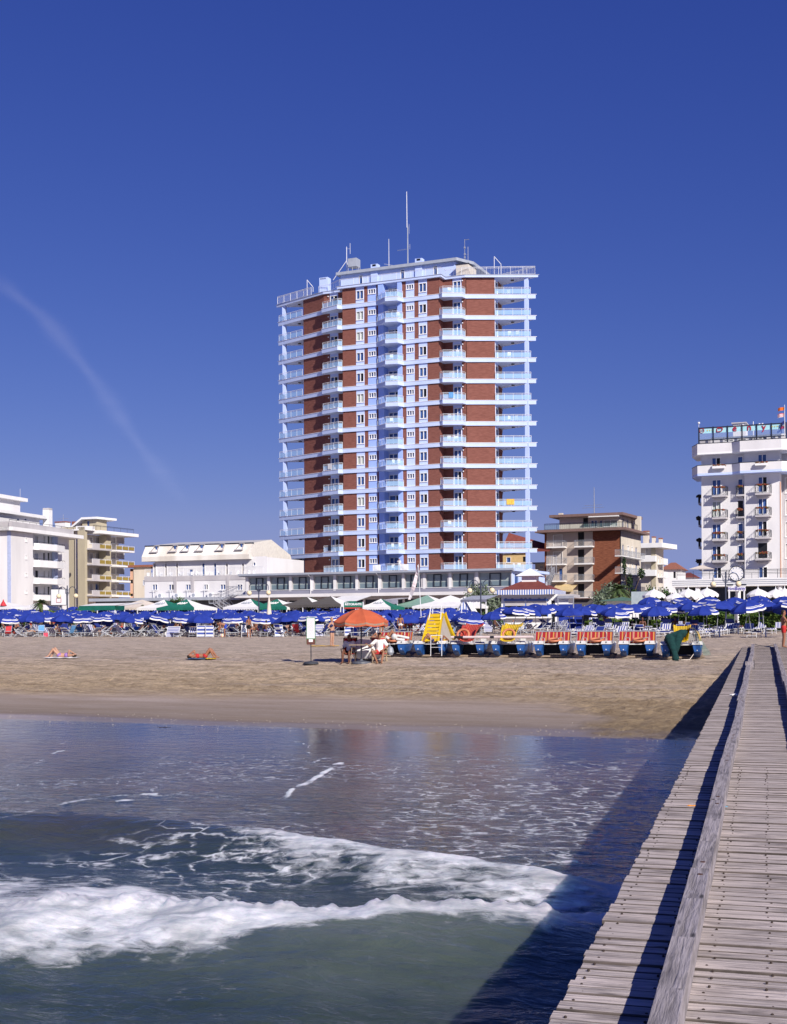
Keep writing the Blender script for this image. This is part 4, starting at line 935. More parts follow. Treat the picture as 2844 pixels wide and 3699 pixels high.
r_.box('fin_wall', BEIGE, xf0, xf1, -.2, yb - .05, 0, zr2); r_.box('corner_pier', BEIGE, -.5, .25, -.02, yb, 0, zt)
OCH = mat('ochre_panel', (.30, .22, .05), .5, (.25, .18, .04), 2)
for i, (ya, yc, yd) in enumerate(((700, 755, 770), (880, 935, 950), (1065, 1120, 1132), (1245, 1295, 1308))):
    for c, d in ((1012, 1255), (1293, 1520)):
        xa, xb = r_.X(A(c, ya)), r_.X(A(d, ya)) - .4; z0_, z1_ = r_.Z(A(1130, yd)), r_.Z(A(1130, ya)); o = r_.box('balcony', WHITE if c > 1200 else GREYL, xa, xb, -1.3, yb - .05, z0_, z0_ + .3)
        for j in range(3):
            if c < 1200 and j == 0: r_.box('solid_panel', GREYL, xa, xa + (xb - xa) * .38, -1.3, -1.2, z0_ + .3, z1_); continue
            u0, u1 = xa + (xb - xa) * (j / 3 + .03), xa + (xb - xa) * (j + 1) / 3 - .1
            r_.box('ochre_panel', OCH, u0, u1, -1.28, -1.22, z0_ + .4, z1_ - .1)
        rail(r_.mb(), [(xa, -1.25), (xb, -1.25)], z0_ + .3, z1_ - z0_ - .25, (xb - xa) / 3, .03).build('balcony_rail', METW, bb)
z5 = r_.Z(A(1300, 570)); r_.box('roof_edge', WHITE, 2.2, LR + 2.2, -1.6, 2, zr2 + .1, z5 + .2)
xx = r_.X(A(1015, 540)); r_.box('roof_edge', WHITE, -.5, 2.1, -.4, 2, zr2 + .6, z5 + .9)
zp_ = s.Z(A(1100, 415), 5); s.wall('penthouse_wall', BEIGE, s.X(A(960, 450), 5), s.X(A(1130, 450), 5), zt - .5, zp_, [('pl', *s.R4(A(1015, 425), A(1043, 500), 5))], 5)
xq = s.X(A(1130, 450), 5); q_ = Side(bb, bf, xq, 5, 90); q_.wall('penthouse_wall', BEIGE, 0, q_.X(A(1245, 450)), zt - .5, zp_ + .2)
mb = MB(); xa, xb = s.X(A(960, 400), 4.5), s.X(A(1200, 400), 4.5)
mb.prism([(xa, 4.2), (xq + .6, 4.2), (xq + 1.1, 5.2 + q_.X(A(1300, 420))), (xa, 12)], zp_ + .15, zp_ + .55); mb.build('penthouse_roof', WHITE, bb)
MB().add([(xa, 4.2, zp_ + .55), (xa, 4.2, zp_ + .1), (s.X(A(800, 495), 4.2), 4.2, zt - .1), (s.X(A(800, 495), 4.2), 4.2, zt + .3), (xa, 9, zp_ + .55), (xa, 9, zp_ + .1), (s.X(A(800, 495), 4.2), 9, zt - .1), (s.X(A(800, 495), 4.2), 9, zt + .3)],
         [(0, 1, 2, 3), (4, 7, 6, 5), (0, 3, 7, 4), (1, 5, 6, 2), (3, 2, 6, 7)]).build('sloping_roof', WHITE, bb)
rail(r_.mb(), [(1, -.9), (LR + 1.5, -.9)], z5 + .2, .9, 2, .03).build('roof_railing', DMET, bb)
for a, c in ((860, 'chimney'), (970, 'chimney')): xx = s.X(A(a, 440), 6); s.box('chimney', TILE, xx - .3, xx + .3, 5.8, 6.4, zt, s.Z(A(a, 432 if a < 900 else 385), 6))
a = s.X(A(722, 480), 2); s.box('vent_hut', WHITE, a - 1.2, a + 1.2, 1.5, 3, zt - .5, zt + 1.2); s.box('hut_cap', TILE, a - 1.3, a + 1.3, 1.4, 3.1, zt + 1.2, zt + 1.4)
xx = s.X(A(738, 400), 2); mb = s.mb().tube((xx, 2, zt + 1), (xx, 2, s.Z(A(738, 350), 2)), .04, n=5); yagi(mb, (xx - 1.2, 2, s.Z(A(738, 400), 2)), 2.4, n=8, el=.12); mb.build('antenna', ALU, bb)

# ---------------------------------------------------------------- pink house
f_ = Fr(A(1562, 0)[0], 250, -23.5); pk = frame_thing('house', 'pink and cream house half hidden beside the mansard hotel', 'building', f_); s = Side(pk, f_)
zt = s.Z(A(1620, 965)); xr = s.X(A(1760, 1000))
s.wall('front_wall', CREAM, 0, xr, 0, zt, [('w1', *s.R4(B(102, 545), B(122, 600)))])
s.wall('side_wall', PINK, s.X(A(1508, 1000)), 0, 0, zt - .3, [('dk', *s.R4(A(1528, 985), A(1558, 1015), .5)), ('dk', *s.R4(A(1525, 1112), A(1558, 1155), .5)), ('dk', *s.R4(A(1518, 1275), A(1558, 1305), .5))], .3)
s.box('roof', TILE, s.X(A(1500, 1000)) - .3, xr + .5, -.5, 8, zt, zt + .4); s.box('stair_hut', PINK, 4, 9, 2, 8, zt + .4, zt + 1.6); s.box('hut_roof', TILE, 3.7, 9.3, 1.8, 8.2, zt + 1.6, zt + 1.9)
# ---------------------------------------------------------------- brick sided building right of the tower
D = C(1900, 1750, 2.897)
f_ = Fr(2245, 218, -25); kb = frame_thing('apartment_building', 'cream and brown brick apartment building with flat brown roof right of the tower', 'building', f_)
s = Side(kb, f_); r_ = Side(kb, f_, 0, 0, 90); zt = s.Z(D(800, 488)); ztt = s.Z(D(800, 462)); xl = s.X(D(218, 700)); xb = s.X(D(702, 800))
CRM2 = mat('grey_cream_plaster', (.52, .45, .40), .85, (.44, .38, .34), .4, (1, 1, .3)); BRN = mat('brown_fascia', (.20, .13, .12), .7)
s.wall('brick_wall', BRICK2, xb, -.01, 0, zt)
ws = [('dk', *s.R4(D(545, a), D(612, b))) for a, b in ((497, 655), (680, 828), (860, 1008), (1040, 1190))]
ws += [('sh', *s.R4(D(285, a), D(385, b))) for a, b in ((525, 660), (702, 840))] + [('pl', *s.R4(D(350, 880), D(385, 1015)))]
s.wall('front_wall', CRM2, xl, xb, 0, zt, ws, dep=.6); s.box('corner_pier', BRICK2, xl - .35, xl - .01, -.05, 8, 0, zt)
for c0, c1, rows in ((220, 410, ((598, 662), (775, 842), (955, 1018))), (512, 700, ((588, 655), (768, 835), (948, 1015), (1130, 1192)))):
    for a, b in rows:
        q = s.R4(D(c0, a), D(c1, b), -1); o = s.box('balcony', WHITE, q[0], q[1], -1.35, -.01, q[2] - .05, q[2] + .18)
        rail(s.mb(), [(q[0], -.05), (q[0], -1.3), (q[1], -1.3), (q[1], -.05)], q[2] + .18, 1.0, 1.5, .02, .16).build('balcony_railing', GREYM, o)
        glassrun(s.mb(), [(q[0], -1.28), (q[1], -1.28)], q[2] + .2, q[2] + 1.05).build('screen_panel', glass('screen_glass', (.45, .42, .40), .30, .4), o)
LR = r_.X(D(1205, 800))
ws = [('sh' if k % 3 else 'pl', r_.X(D(c, 800)), r_.X(D(d, 800)), r_.Z(D(1100, 0)) * 0 + z_, z_ + 2.1) for k, (c, d) in enumerate(((1012, 1030), (1062, 1080), (1105, 1120), (1150, 1168))) for z_ in (2.6, 5.7, 8.8, 11.7)]
r_.wall('side_wall', CREAM, 0, LR, 0, zt, ws)
mbp = [(1005, 1100), (1085, 1165), (1162, 1252)]
for z_ in (2.6, 5.7, 8.8, 11.7):
    for c, d in mbp:
        xa, xc = r_.X(D(c, 800), -1.2), r_.X(D(d, 800), -1.2); xc = min(xc, LR + 1)
        o = r_.box('balcony', WHITE, xa, xc - .3, -1.2, -.01, z_ - .15, z_); rail(r_.mb(), [(xa, -.05), (xa, -1.15), (xc - .3, -1.15)], z_, 1.0, 1.5, .02, .2).build('balcony_railing', GREYM, o)
        glassrun(r_.mb(), [(xa, -.1), (xa, -1.12), (xc - .3, -1.12)], z_ + .05, z_ + .9).build('screen_panel', glass('screen_glass', (.45, .42, .40), .30, .4), o)
mb = MB().prism([(xl - 1.6, -1.7), (1.3, -1.7), (1.3, LR + 1.5), (xl - 1.6, LR + 1.5)], zt, ztt); mb.build('roof_slab', BRN, kb)
rail(s.mb(), [(xl, -1.2), (.6, -1.2), (.6, 9)], ztt, s.Z(D(600, 405)) - ztt, 2.2, .03, .35).build('terrace_railing', DMET, kb)
glassrun(s.mb(), [(xl, -1.15), (.55, -1.15)], ztt + .1, ztt + .9).build('terrace_glass', glass('terrace_glass', (.2, .32, .33), .35, .2), kb)
y_ = 1.6; z5 = s.Z(D(700, 335), y_); x5, x6 = s.X(D(352, 400), y_), s.X(D(982, 400), y_)
s.wall('penthouse_wall', CREAM, x5, x6, ztt, z5, [('dk', *s.R4(D(600, 350), D(652, 440), y_)), ('w2', *s.R4(D(680, 375), D(750, 445), y_)), ('pl', *s.R4(D(775, 375), D(800, 445), y_)), ('cu', *s.R4(D(815, 370), D(960, 440), y_))], y_)
q_ = Side(kb, f_, x6, y_, 90); q_.wall('penthouse_wall', CREAM, 0, LR - 3, ztt, z5, [('pl', a, a + 1, ztt + .3, z5 - .4) for a in (2, 5, 8, 11)])
MB().prism([(x5 - 1.5, .4), (x6 + .9, .4), (x6 + 1.2, LR - 1), (x5 - 1.5, LR - 1)], z5, z5 + .45).build('penthouse_roof', BRN, kb)
s.box('awning', WHITE, s.X(D(660, 340), .3), x6 + .2, .0, 1.5, z5 - .25, z5 - .08)
xx = s.X(D(1131, 400), 7); r_.box('chimney', CREAM, 9.5, 10.4, -1.0, -.1, ztt, r_.Z(D(1131, 322), -.5)); xx = s.X(D(362, 310), 3); s.box('chimney', CREAM, xx - .35, xx + .35, 3, 3.7, z5 + .4, s.Z(D(362, 300), 3))
xx = s.X(D(716, 200), 5); zz = s.Z(D(716, 30), 5); mb = s.mb().tube((xx, 5, z5), (xx, 5, zz), .09, .05, 6)
for t_, L_ in ((.42, 1.8), (.34, 2.2)): mb.tube((xx - L_, 5, z5 + (zz - z5) * t_), (xx + L_ * .8, 5, z5 + (zz - z5) * t_), .025, n=4)
mb.build('antenna', ALU, kb)
a = s.X(D(1000, 900)); MB().tube((-.02, -.06, 0), (-.02, -.06, zt), .06, n=6).build('downpipe', DMET, kb)
# outside stair and awning at its foot
q = s.R4(D(270, 1040), D(500, 1105), -3)
mb = s.mb(); mb.prism([(q[0], -3.4), (q[1], -3.4), (q[1], -.1), (q[0], -.1)], q[2] - .02, q[2]); mb2 = s.mb().add([(q[0], -3.4, q[2]), (q[1], -3.4, q[2]), (q[1], -.1, q[3]), (q[0], -.1, q[3]), (q[0], -3.4, q[2] - .3), (q[1], -3.4, q[2] - .3)], [(0, 1, 2, 3), (4, 5, 1, 0)])
mb2.build('yellow_awning', mat('straw_canvas', (.62, .48, .26), .8), kb)
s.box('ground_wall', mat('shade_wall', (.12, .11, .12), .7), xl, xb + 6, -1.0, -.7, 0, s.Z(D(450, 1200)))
s.box('ground_canopy', BRN, xl, xb, -1.6, -.02, s.Z(D(600, 1200)), s.Z(D(600, 1190)))
st = thing('steel_staircase', 'pale steel outdoor staircase between the kiosk and the brick sided building', 'staircase', Fr(1985, 175).o, R(-23.5)); fs = Fr(1985, 175); s2 = Side(st, fs)
H_ = C(1780, 2020, 3.36)
xa, za = s2.X(H_(700, 180)), s2.Z(H_(700, 180)); xe, ze = s2.X(H_(640, 330)), s2.Z(H_(640, 330))
flight(s2, st, xa + .6, za, xe - .6, ze - 1, -1.6, 0, 14); flight(s2, st, s2.X(H_(790, 190)), s2.Z(H_(790, 190)), s2.X(H_(700, 330)), ze - 1, -2.2, -1.7, 14)
xq = s2.X(H_(815, 130)); s2.box('landing', ALU, xa, xq, -1.6, 0, za - .1, za); rail(s2.mb(), [(xa, -1.6), (xq, -1.6)], za, 2.4, .6, .03, .16).build('landing_railing', ALU, st)
# small white house between tower and brick building
f_ = Fr(1935, 232); ho = frame_thing('house', 'small flat roofed white building between the tower and the brick sided building', 'building', f_); s = Side(ho, f_)
zt = s.Z(D(170, 830)); s.wall('front_wall', CREAM, 0, s.X(D(214, 900)) + 2, 0, zt, [('w2', *s.R4(D(150, 850), D(180, 880)))]); s.box('roof', GREYM, -.6, 8, -.6, 5, zt, zt + .25)
f_ = Fr(1815, 226); ho = frame_thing('house', 'ochre building with white roof edge glimpsed behind the lowest right loggias of the tower', 'building', f_); s = Side(ho, f_); J = C(1460, 1500, 3.23)
OCW = mat('ochre_plaster', (.62, .45, .22), .8)
s.wall('front_wall', OCW, 0, s.X(J(1460, 1700)), 0, s.Z(J(1320, 1600)), [('w1', *s.R4(J(1195, 1655), J(1248, 1720))), ('dk', *s.R4(J(1385, 1650), J(1445, 1710)))])
z_ = s.Z(J(1320, 1600)); MB().add([(0, -.5, z_), (9, -.5, z_), (9, 4, z_ + 1), (0, 4, z_ + 3.8), (0, -.5, z_ + .4), (9, -.5, z_ + .3)], [(4, 5, 2, 3), (0, 1, 5, 4)]).build('roof', ROOFR, ho)

# ---------------------------------------------------------------- cream building behind, red roofed houses
f_ = Fr(D(1365, 0)[0], 258, -25); cb_ = frame_thing('apartment_building', 'cream apartment building with white balconies behind the brick sided building', 'building', f_); s = Side(cb_, f_); r_ = Side(cb_, f_, 0, 0, 90)
zt = s.Z(D(1300, 665)); zz = s.Z(D(1300, 617)); xl = s.X(D(1190, 800)); LR = r_.X(D(1442, 800))
s.wall('front_wall', CREAM, xl, 0, 0, zt, [('sh', *s.R4(D(1255, a), D(1350, b))) for a, b in ((672, 745), (840, 895))]); r_.wall('side_wall', CREAM, 0, LR, 0, zt, [('sh', LR * .25, LR * .4, z_, z_ + 1.6) for z_ in (3, 6, 9, 12)] + [('sh', LR * .65, LR * .8, z_, z_ + 1.6) for z_ in (3, 6, 9, 12)])
s.box('beige_strip', BEIGE, -.9, -.01, -.15, -.002, 0, zt)
MB().prism([(xl, -1.5), (1.6, -1.5), (2.6, LR + 1), (xl, LR + 1)], zt, zz).build('roof_slab', WHITE, cb_)
for a, b in ((748, 808), (895, 958)): 
    q = s.R4(D(1208, a), D(1358, b), -1.2); s.box('balcony', WHITE, q[0], q[1], -1.4, 0, q[2], q[3])
for a, b in ((765, 832), (910, 972)):
    za, zb_ = r_.Z(D(1460, b), -2), r_.Z(D(1460, a), -2); r_.box('balcony', WHITE, LR * .2, LR * .75, -1.3, 0, za, za + .25); rail(r_.mb(), [(LR * .2, -1.25), (LR * .75, -1.25)], za + .25, 1.0, 1.2, .025, .2).build('balcony_railing', WHITE, cb_); r_.box('balcony_front', WHITE, LR * .2, LR * .75, -1.3, -1.2, za + .27, zb_ - .1)
for px_, zt_ in ((1262, 498), (1341, 558), (1413, 573)):
    xx = s.X(D(px_, 600), 4); w_ = .55 if px_ < 1300 else .3; s.box('chimney', CREAM, xx - w_, xx + w_, 3.5, 4.5, zz, s.Z(D(px_, zt_), 4)); s.box('chimney_cap', TILE, xx - w_ - .05, xx + w_ + .05, 3.45, 4.55, s.Z(D(px_, zt_), 4), s.Z(D(px_, zt_), 4) + .25)
def hip_house(nm, lab, px0, px1, yt, ye, yb, d, ang, wallm, roofm, wins=()):
    f_ = Fr(px0, d, ang); h = frame_thing(nm, lab, 'building', f_); s = Side(h, f_); xr = s.X((px1, ye)); ze = s.Z(((px0 + px1) / 2, ye)); zp = s.Z(((px0 + px1) / 2, yt), 4); ov = .6
    s.wall('front_wall', wallm, 0, xr, 0, ze, [('dk', *s.R4(a, b)) for a, b in wins]); MB().quad((xr, 0, 0), (xr, 8, 0), (xr, 8, ze), (xr, 0, ze)).build('side_wall', wallm, h)
    MB().add([(-ov, -ov, ze), (xr + ov, -ov, ze), (xr + ov, 8 + ov, ze), (-ov, 8 + ov, ze), (xr * .35, 4, zp), (xr * .6, 4, zp)], [(0, 1, 5, 4), (1, 2, 5), (2, 3, 4, 5), (3, 0, 4), (3, 2, 1, 0)]).build('roof', roofm, h); return h, s, xr, ze
hip_house('house', 'white house with terracotta hip roof left of the white seaside hotel', D(1430, 0)[0], D(1625, 0)[0], D(0, 818)[1], D(0, 890)[1], 0, 282, -20, WHITE, TILE, [(D(1545, 915), D(1570, 980))])
hip_house('house', 'distant low house with red hip roof just left of the white seaside hotel', 2458, 2512, 2069, 2086, 0, 330, -20, WHITE, ROOFR)

# ---------------------------------------------------------------- white seaside hotel on the right
K = C(2400, 1440, 2.732); f_ = Fr(K(375, 0)[0], 172, -22)
be = frame_thing('seaside_hotel', 'tall white hotel with flower balconies and glazed roof sign at the right edge', 'building', f_); s = Side(be, f_); r_ = Side(be, f_, 0, 0, 90)
yS = -.55; xs_ = s.X(K(797, 1000)); xe_ = s.X(K(1145, 1000), yS); ztp = s.Z(K(500, 560))
rows = ((800, 868, 970), (1015, 1095, 1188), (1238, 1320, 1405), (1455, 1540, 1618)); winA, winB, winC = [], [], []
for k, (a, b, c) in enumerate(rows):
    winA.append((['w2', 'cu', 'w2', 'op'][k], *s.R4(K(473, a), K(563, c - 20)))); winB.append((['w1', 'dk', 'w1', 'w1'][k], *s.R4(K(727, a - 8), K(780, c - 15))))
    q = s.R4(K(927, a - 30), K(1018, c - 45), yS); winC.append((['op', 'w2', 'op', 'dk'][k], *q))
def ext(x0, y0, x1, y1, kd, yy=0): return (kd, *s.R4(K(x0, y0), K(x1, y1), yy))
winA += [ext(470, 582, 558, 690, 'op'), ext(485, 1665, 567, 1775, 'op')]; winB += [ext(725, 570, 778, 680, 'w1'), ext(727, 1665, 782, 1775, 'w1')]; winC += [ext(925, 548, 1013, 640, 'w2', yS), ext(933, 1660, 1022, 1770, 'op', yS)]
s.wall('front_wall', WALLW, 0, xs_, 0, ztp, winA + winB); s.wall('projecting_wall', WALLW, xs_, xe_, 0, ztp + 1, winC, yS)
MB().quad((xs_, 0, 0), (xs_, yS, 0), (xs_, yS, ztp + 1), (xs_, 0, ztp + 1)).build('wall_return', WALLW, be)
r_.mb().quad((0, 0, 0), (64, 0, 0), (64, 0, ztp + 1), (0, 0, ztp + 1)).build('left_wall', WALLW, be)  # run on unseen at the back to cast shadow on the brick building
MB().quad((xe_, yS, 0), (xe_, 2.0, 0), (xe_, 2.0, ztp), (xe_, yS, ztp)).build('wall_return', WALLW, be)
s.wall('loggia_wall', GREYL, xe_, xe_ + 22, 0, ztp, [('sh', xe_ + .4, xe_ + 1.6, winC[k][3], winC[k][4]) for k in range(4)], 1.9)  # carried on out of view to stop sun passing through the hotel
s.box('corner_strip', PINK, xe_ - .02, xe_ + .12, yS - .04, yS + .2, 5, ztp - 4)
FLW = mat('flowers', (.30, .03, .03), .8, (.03, .10, .02), 9, contrast=(.45, .55))
def beny_balcony(q, yy, depth=1.15, box=True):
    x0, x1, z0, z1 = q
    o = s.mb().prism([(x0, yy - .02), (x0 + .12, yy - depth), (x1 - .12, yy - depth), (x1, yy - .02)], z0, z0 + .22).prism([(x0 + .25, yy - .02), (x0 + .35, yy - depth * .6), (x1 - .35, yy - depth * .6), (x1 - .25, yy - .02)], z0 - .25, z0).build('balcony', GREYL, be)
    mb = s.mb(); P_ = [(x0 + .05, yy - .05), (x0 + .15, yy - depth + .04), (x1 - .15, yy - depth + .04), (x1 - .05, yy - .05)]; zb = z0 + .22; h = z1 - zb
    rail(mb, P_, zb, h, 1.0, .026, .26); a, b = Vector((*P_[1], zb)), Vector((*P_[2], zb)); n_ = 5
    for i in range(n_):
        p = a.lerp(b, (i + .5) / n_); w_ = (b - a).length / n_ * .42
        mb.path([p + Vector((math.cos(t) * w_, 0, h * .45 + math.sin(t) * h * .28)) for t in [j * math.pi / 4 for j in range(9)]], .016, 3)
    mb.build('iron_railing', DMET, o)
    if box:
        mb = s.mb(); rr = random.Random(int(x0 * 99 + z0 * 7))
        for i in range(26): mb.ell((rr.uniform(x0 + .3, x1 - .3), yy - depth - .02 + rr.uniform(-.1, .1), z1 - .06 + rr.uniform(-.14, .1)), (.13, .12, .09), 5, 3)
        mb.build('flower_box', FLW, o)
for k, (a, b, c) in enumerate(rows):
    beny_balcony(s.R4(K(464, b), K(622, c), -1), 0); beny_balcony(s.R4(K(702, b - 8), K(796, c - 8), -.6), 0, .75)
    beny_balcony(s.R4(K(888, b - 24), K(1056, c - 22), yS - 1), yS)
    z_ = r_.Z(K(340, (b + c) / 2 + 110), -1)
for k, (a, b, c) in enumerate(rows):   # balconies seen edge-on round the left corner
    z0 = s.Z(K(372, c + 60), 0); xL_ = s.X(K(305, 1000), 1.2)
    mb = MB().box(xL_ + .5, -.01, .8, 3.4, z0 - .15, z0 + .1); o = mb.build('balcony', GREYL, be)
    rail(MB(), [(0, .85), (xL_ + .5, .85), (xL_ + .35, 3.4)], z0 + .1, 1.1, 1, .03, .2).build('iron_railing', DMET, o)
    mb = MB(); rr = random.Random(k)
    for i in range(30): mb.ell((xL_ + .35 + rr.uniform(-.25, .2), rr.uniform(.9, 3.2), z0 + 1.15 + rr.uniform(-.25, .15)), (.16, .16, .12), 5, 3)
    mb.build('flower_box', mat('dark_plants', (.03, .05, .025), .8, (.05, .02, .02), 9), o)
# the two big top balconies
def parapet(z0, z1, y_off, base=.3, dark=True):
    P_ = [(s.X(K(275, 600), 1.5), 1.5), (s.X(K(328, 600), -y_off), -y_off), (s.X(K(748, 600), -y_off) - .4, -y_off), (s.X(K(748, 600), -y_off - .9), -y_off - .9), (s.X(K(1160, 600), -y_off - .9), -y_off - .9), (s.X(K(1213, 600), -y_off + .3) + 2, -y_off + .5)]
    P_[2] = (P_[3][0] - 1.1, -y_off)
    cl = P_ + [(P_[-1][0], 3), (P_[0][0], 6)]
    o = MB().prism(cl, z0, z0 + base).build('balcony_slab', PALEB if dark else WHITE, be); mb = MB()
    for a, b in zip(P_[:-1], P_[1:]):
        mb.add([(a[0], a[1], z0 + base), (b[0], b[1], z0 + base), (b[0], b[1], z1), (a[0], a[1], z1), (a[0], a[1] + .15, z0 + base), (b[0], b[1] + .15, z0 + base), (b[0], b[1] + .15, z1), (a[0], a[1] + .15, z1)], [(0, 1, 2, 3), (4, 7, 6, 5), (3, 2, 6, 7)])
    mb.build('parapet', WALLW, o); mb = MB().path([(a[0], a[1], z1 + .04) for a in P_], .05, 4); mb.build('parapet_cap', DMET, o); return P_
za, zb = s.Z(K(500, 755), -1.3), s.Z(K(500, 655), -1.3); P1 = parapet(za, zb, 1.3)
zc, zd = s.Z(K(500, 545), -1.3), s.Z(K(500, 440), -1.3); P2 = parapet(zc, zd, 1.3, .25, False)
for x0, x1 in ((478, 605), (900, 1018)):
    yy = -1.45 if x0 < 600 else -2.35; q = s.R4(K(x0, 655 if x0 < 600 else 628), K(x1, 690 if x0 < 600 else 660), yy); o = s.box('planter', WHITE, q[0], q[1], yy - .4, yy - .02, q[2], q[3] - .15)
    mb = s.mb(); rr = random.Random(x0)
    for i in range(34): mb.ell((rr.uniform(q[0], q[1]), yy - .2 + rr.uniform(-.15, .15), q[3] - .1 + rr.uniform(-.1, .14)), (.13, .12, .09), 5, 3)
    mb.build('flowers', FLW, o)
MB().box(0, xe_ + 22, .05, 64, zc - .05, zc + .02).build('roof_deck', WHITE, be)  # extended unseen to the rear so its edge shades the brick building
yy = 1.2; q = s.R4(K(350, 400), K(1100, 440), yy); s.wall('attic_wall', WALLW, s.X(K(455, 420), yy), s.X(K(1200, 420), yy), zd - .9, s.Z(K(640, 375), yy), [('cu', *s.R4(K(a, c), K(b, c + 22), yy)) for a, b, c in ((595, 685, 402), (725, 810, 395), (850, 905, 385), (928, 1015, 378))], yy)
s.box('attic_base', GREYL, s.X(K(352, 420), yy), s.X(K(455, 420), yy), yy + .05, yy + 3, zd - .9, s.Z(K(400, 400), yy))
# glazed roof sign
sg = thing('roof_sign', 'long glazed rooftop sign with red letters spelling Beny on the white hotel', 'sign', f_.o + Vector((0, 0, 0)), f_.a); g_ = Side(sg, f_); yy = .4
xa, xb = g_.X(K(343, 350), yy), g_.X(K(1205, 300), yy); zt_, zb_ = g_.Z(K(620, 275), yy), g_.Z(K(620, 385), yy); zm = zb_ + (zt_ - zb_) * .5
mb = g_.mb().box(xa, xb, yy - .06, yy + .06, zt_ - .08, zt_ + .06).box(xa, xb, yy - .06, yy + .06, zb_ - .25, zb_ - .12)
for i in range(7): x_ = xa + (xb - xa) * i / 6; mb.box(x_ - .08, x_ + .08, yy - .1, yy + .1, zb_ - .7, zt_ + .1)
mb.build('sign_frame', DMET, sg)
mb = g_.mb(); mc = g_.mb()
for i in range(6):
    x0, x1 = xa + (xb - xa) * i / 6 + .1, xa + (xb - xa) * (i + 1) / 6 - .1
    mb.quad((x0, yy, zm), (x1, yy, zm), (x1, yy, zt_ - .1), (x0, yy, zt_ - .1)); mc.quad((x0, yy, zb_ - .1), (x1, yy, zb_ - .1), (x1, yy, zm), (x0, yy, zm))
mb.build('cyan_glazing', mat('cyan_glass', (.42, .74, .80), .2), sg); mc.build('clear_glazing', glass('clear_glass', (.45, .55, .7), .3), sg)
REDL = mat('red_letters', (.42, .012, .035), .5)
def text(body, size, m, parent, loc, rz, name='lettering', ext_=.02, **kw):
    cu = bpy.data.curves.new(name, 'FONT'); cu.body = body; cu.size = size; cu.extrude = ext_; cu.align_x = 'CENTER'; cu.align_y = 'CENTER'; cu.offset = kw.get('bold', 0)
    o = bpy.data.objects.new('t', cu); col.objects.link(o); dg = bpy.context.evaluated_depsgraph_get(); me = bpy.data.meshes.new_from_object(o.evaluated_get(dg)); bpy.data.objects.remove(o)
    me.materials.clear(); me.materials.append(m); me.transform(Matrix.Rotation(R(90), 4, 'X')); return place(me, name, parent, loc, rz)
W6 = (xb - xa) / 6; zl = (zm + zt_) / 2
cxs = [xa + W6 * (i + .5) for i in range(6)]
h_ = [(a * .58, b * .58) for a, b in ((-.75, -.5), (-.75, .1), (-.62, .42), (-.3, .52), (-.1, .3), (.12, .42), (.42, .38), (.55, .1), (.4, -.2), (.05, -.42), (-.75, -.5))]
g_.mb().path([(cxs[1] + a, yy - .08, zl + b) for a, b in h_], .06, 5).build('letter', REDL, sg)
for i, ch in ((2, 'e'), (3, 'n'), (4, 'y')): text(ch, 1.2, REDL, sg, (cxs[i], yy - .07, zl + (.05 if ch != 'y' else 0)), 0, 'letter', bold=.012)
for i, dx in ((0, -.55), (5, .6)):
    c = Vector((cxs[i] + dx, yy - .05, zl)); g_.mb().path([c + Vector((.30 * math.cos(t), 0, .30 * math.sin(t))) for t in [j * math.pi / 8 for j in range(17)]], .035, 4).build('emblem_ring', REDL, sg)
    text('HCJ', .24, REDL, sg, c, 0, 'emblem_text')
    for k in range(3):
        cc = c + Vector(((.75 + .33 * k) * (1 if i == 0 else -1), 0, 0)); pts = [cc + Vector((.12 * (1 if j % 2 else .45) * math.sin(j * math.pi / 5), 0, -.12 * (1 if j % 2 else .45) * math.cos(j * math.pi / 5))) for j in range(10)]
        g_.mb().poly(pts).build('star', mat('gold', (.65, .50, .08), .5), sg)
xx = xa; MB().tube((xx, yy, zt_), (xx, yy, zt_ + .55), .03, n=5).ell((xx, yy, zt_ + .7), .17).build('globe_lamp', METW, sg)
# hut, aerials, flag on that roof
q = s.R4(K(680, 245), K(800, 370), 5); s.box('roof_hut', WALLW, q[0], q[1], 5, 8, q[2] - 1, q[3]); s.box('roof_hut_cap', GREYL, q[0] - .2, q[1] + .2, 4.8, 8.2, q[3], q[3] + .15)
x_, z_ = s.X(K(880, 230), 5), s.Z(K(880, 225), 5); mb = s.mb().tube((x_, 5, z_ - 6), (x_, 5, z_), .06, n=5).tube((x_ - 1.5, 5, z_ - .8), (x_ + 1.5, 5, z_ - .8), .03, n=4)
for dx in (-1.4, 1.2, .8): mb.tube((x_ + dx, 5, z_ - 1.0), (x_ + dx, 5, z_ - .3), .12, n=6)
mb.build('antenna', METW, be)
fp = s.X(K(1190, 200), 0); zb0, zt0 = s.Z(K(1190, 370), 0), s.Z(K(1190, 60), 0)
w0 = be.matrix_basis @ Vector((fp, 0, zb0)) if False else Vector((f_.o.x + fp * f_.cx, f_.o.y + fp * f_.sx, f_.o.z + zb0))
t = thing('flagpole', 'white flagpole with orange and striped flags on top of the white hotel', 'flagpole', w0, f_.a); H = zt0 - zb0; MB().tube((0, 0, 0), (0, 0, H), .05, .03, 6).build('pole', METW, t)
def flag(z, h, L, m, droop, nm='flag'):
    mb = MB(); n_ = 10
    for i in range(n_):
        a, b = i / n_, (i + 1) / n_; ya, yb_ = .08 * math.sin(a * 7), .08 * math.sin(b * 7)
        for j in range(6):
            c, d = j / 6, (j + 1) / 6; mb.mi = j % 2 if isinstance(m, list) else 0
            P = lambda u, v, y: (-u * L, y, z - v * h - droop * u * u)
            mb.quad(P(a, c, ya), P(b, c, yb_), P(b, d, yb_), P(a, d, ya))
    return mb.build(nm, m, t)
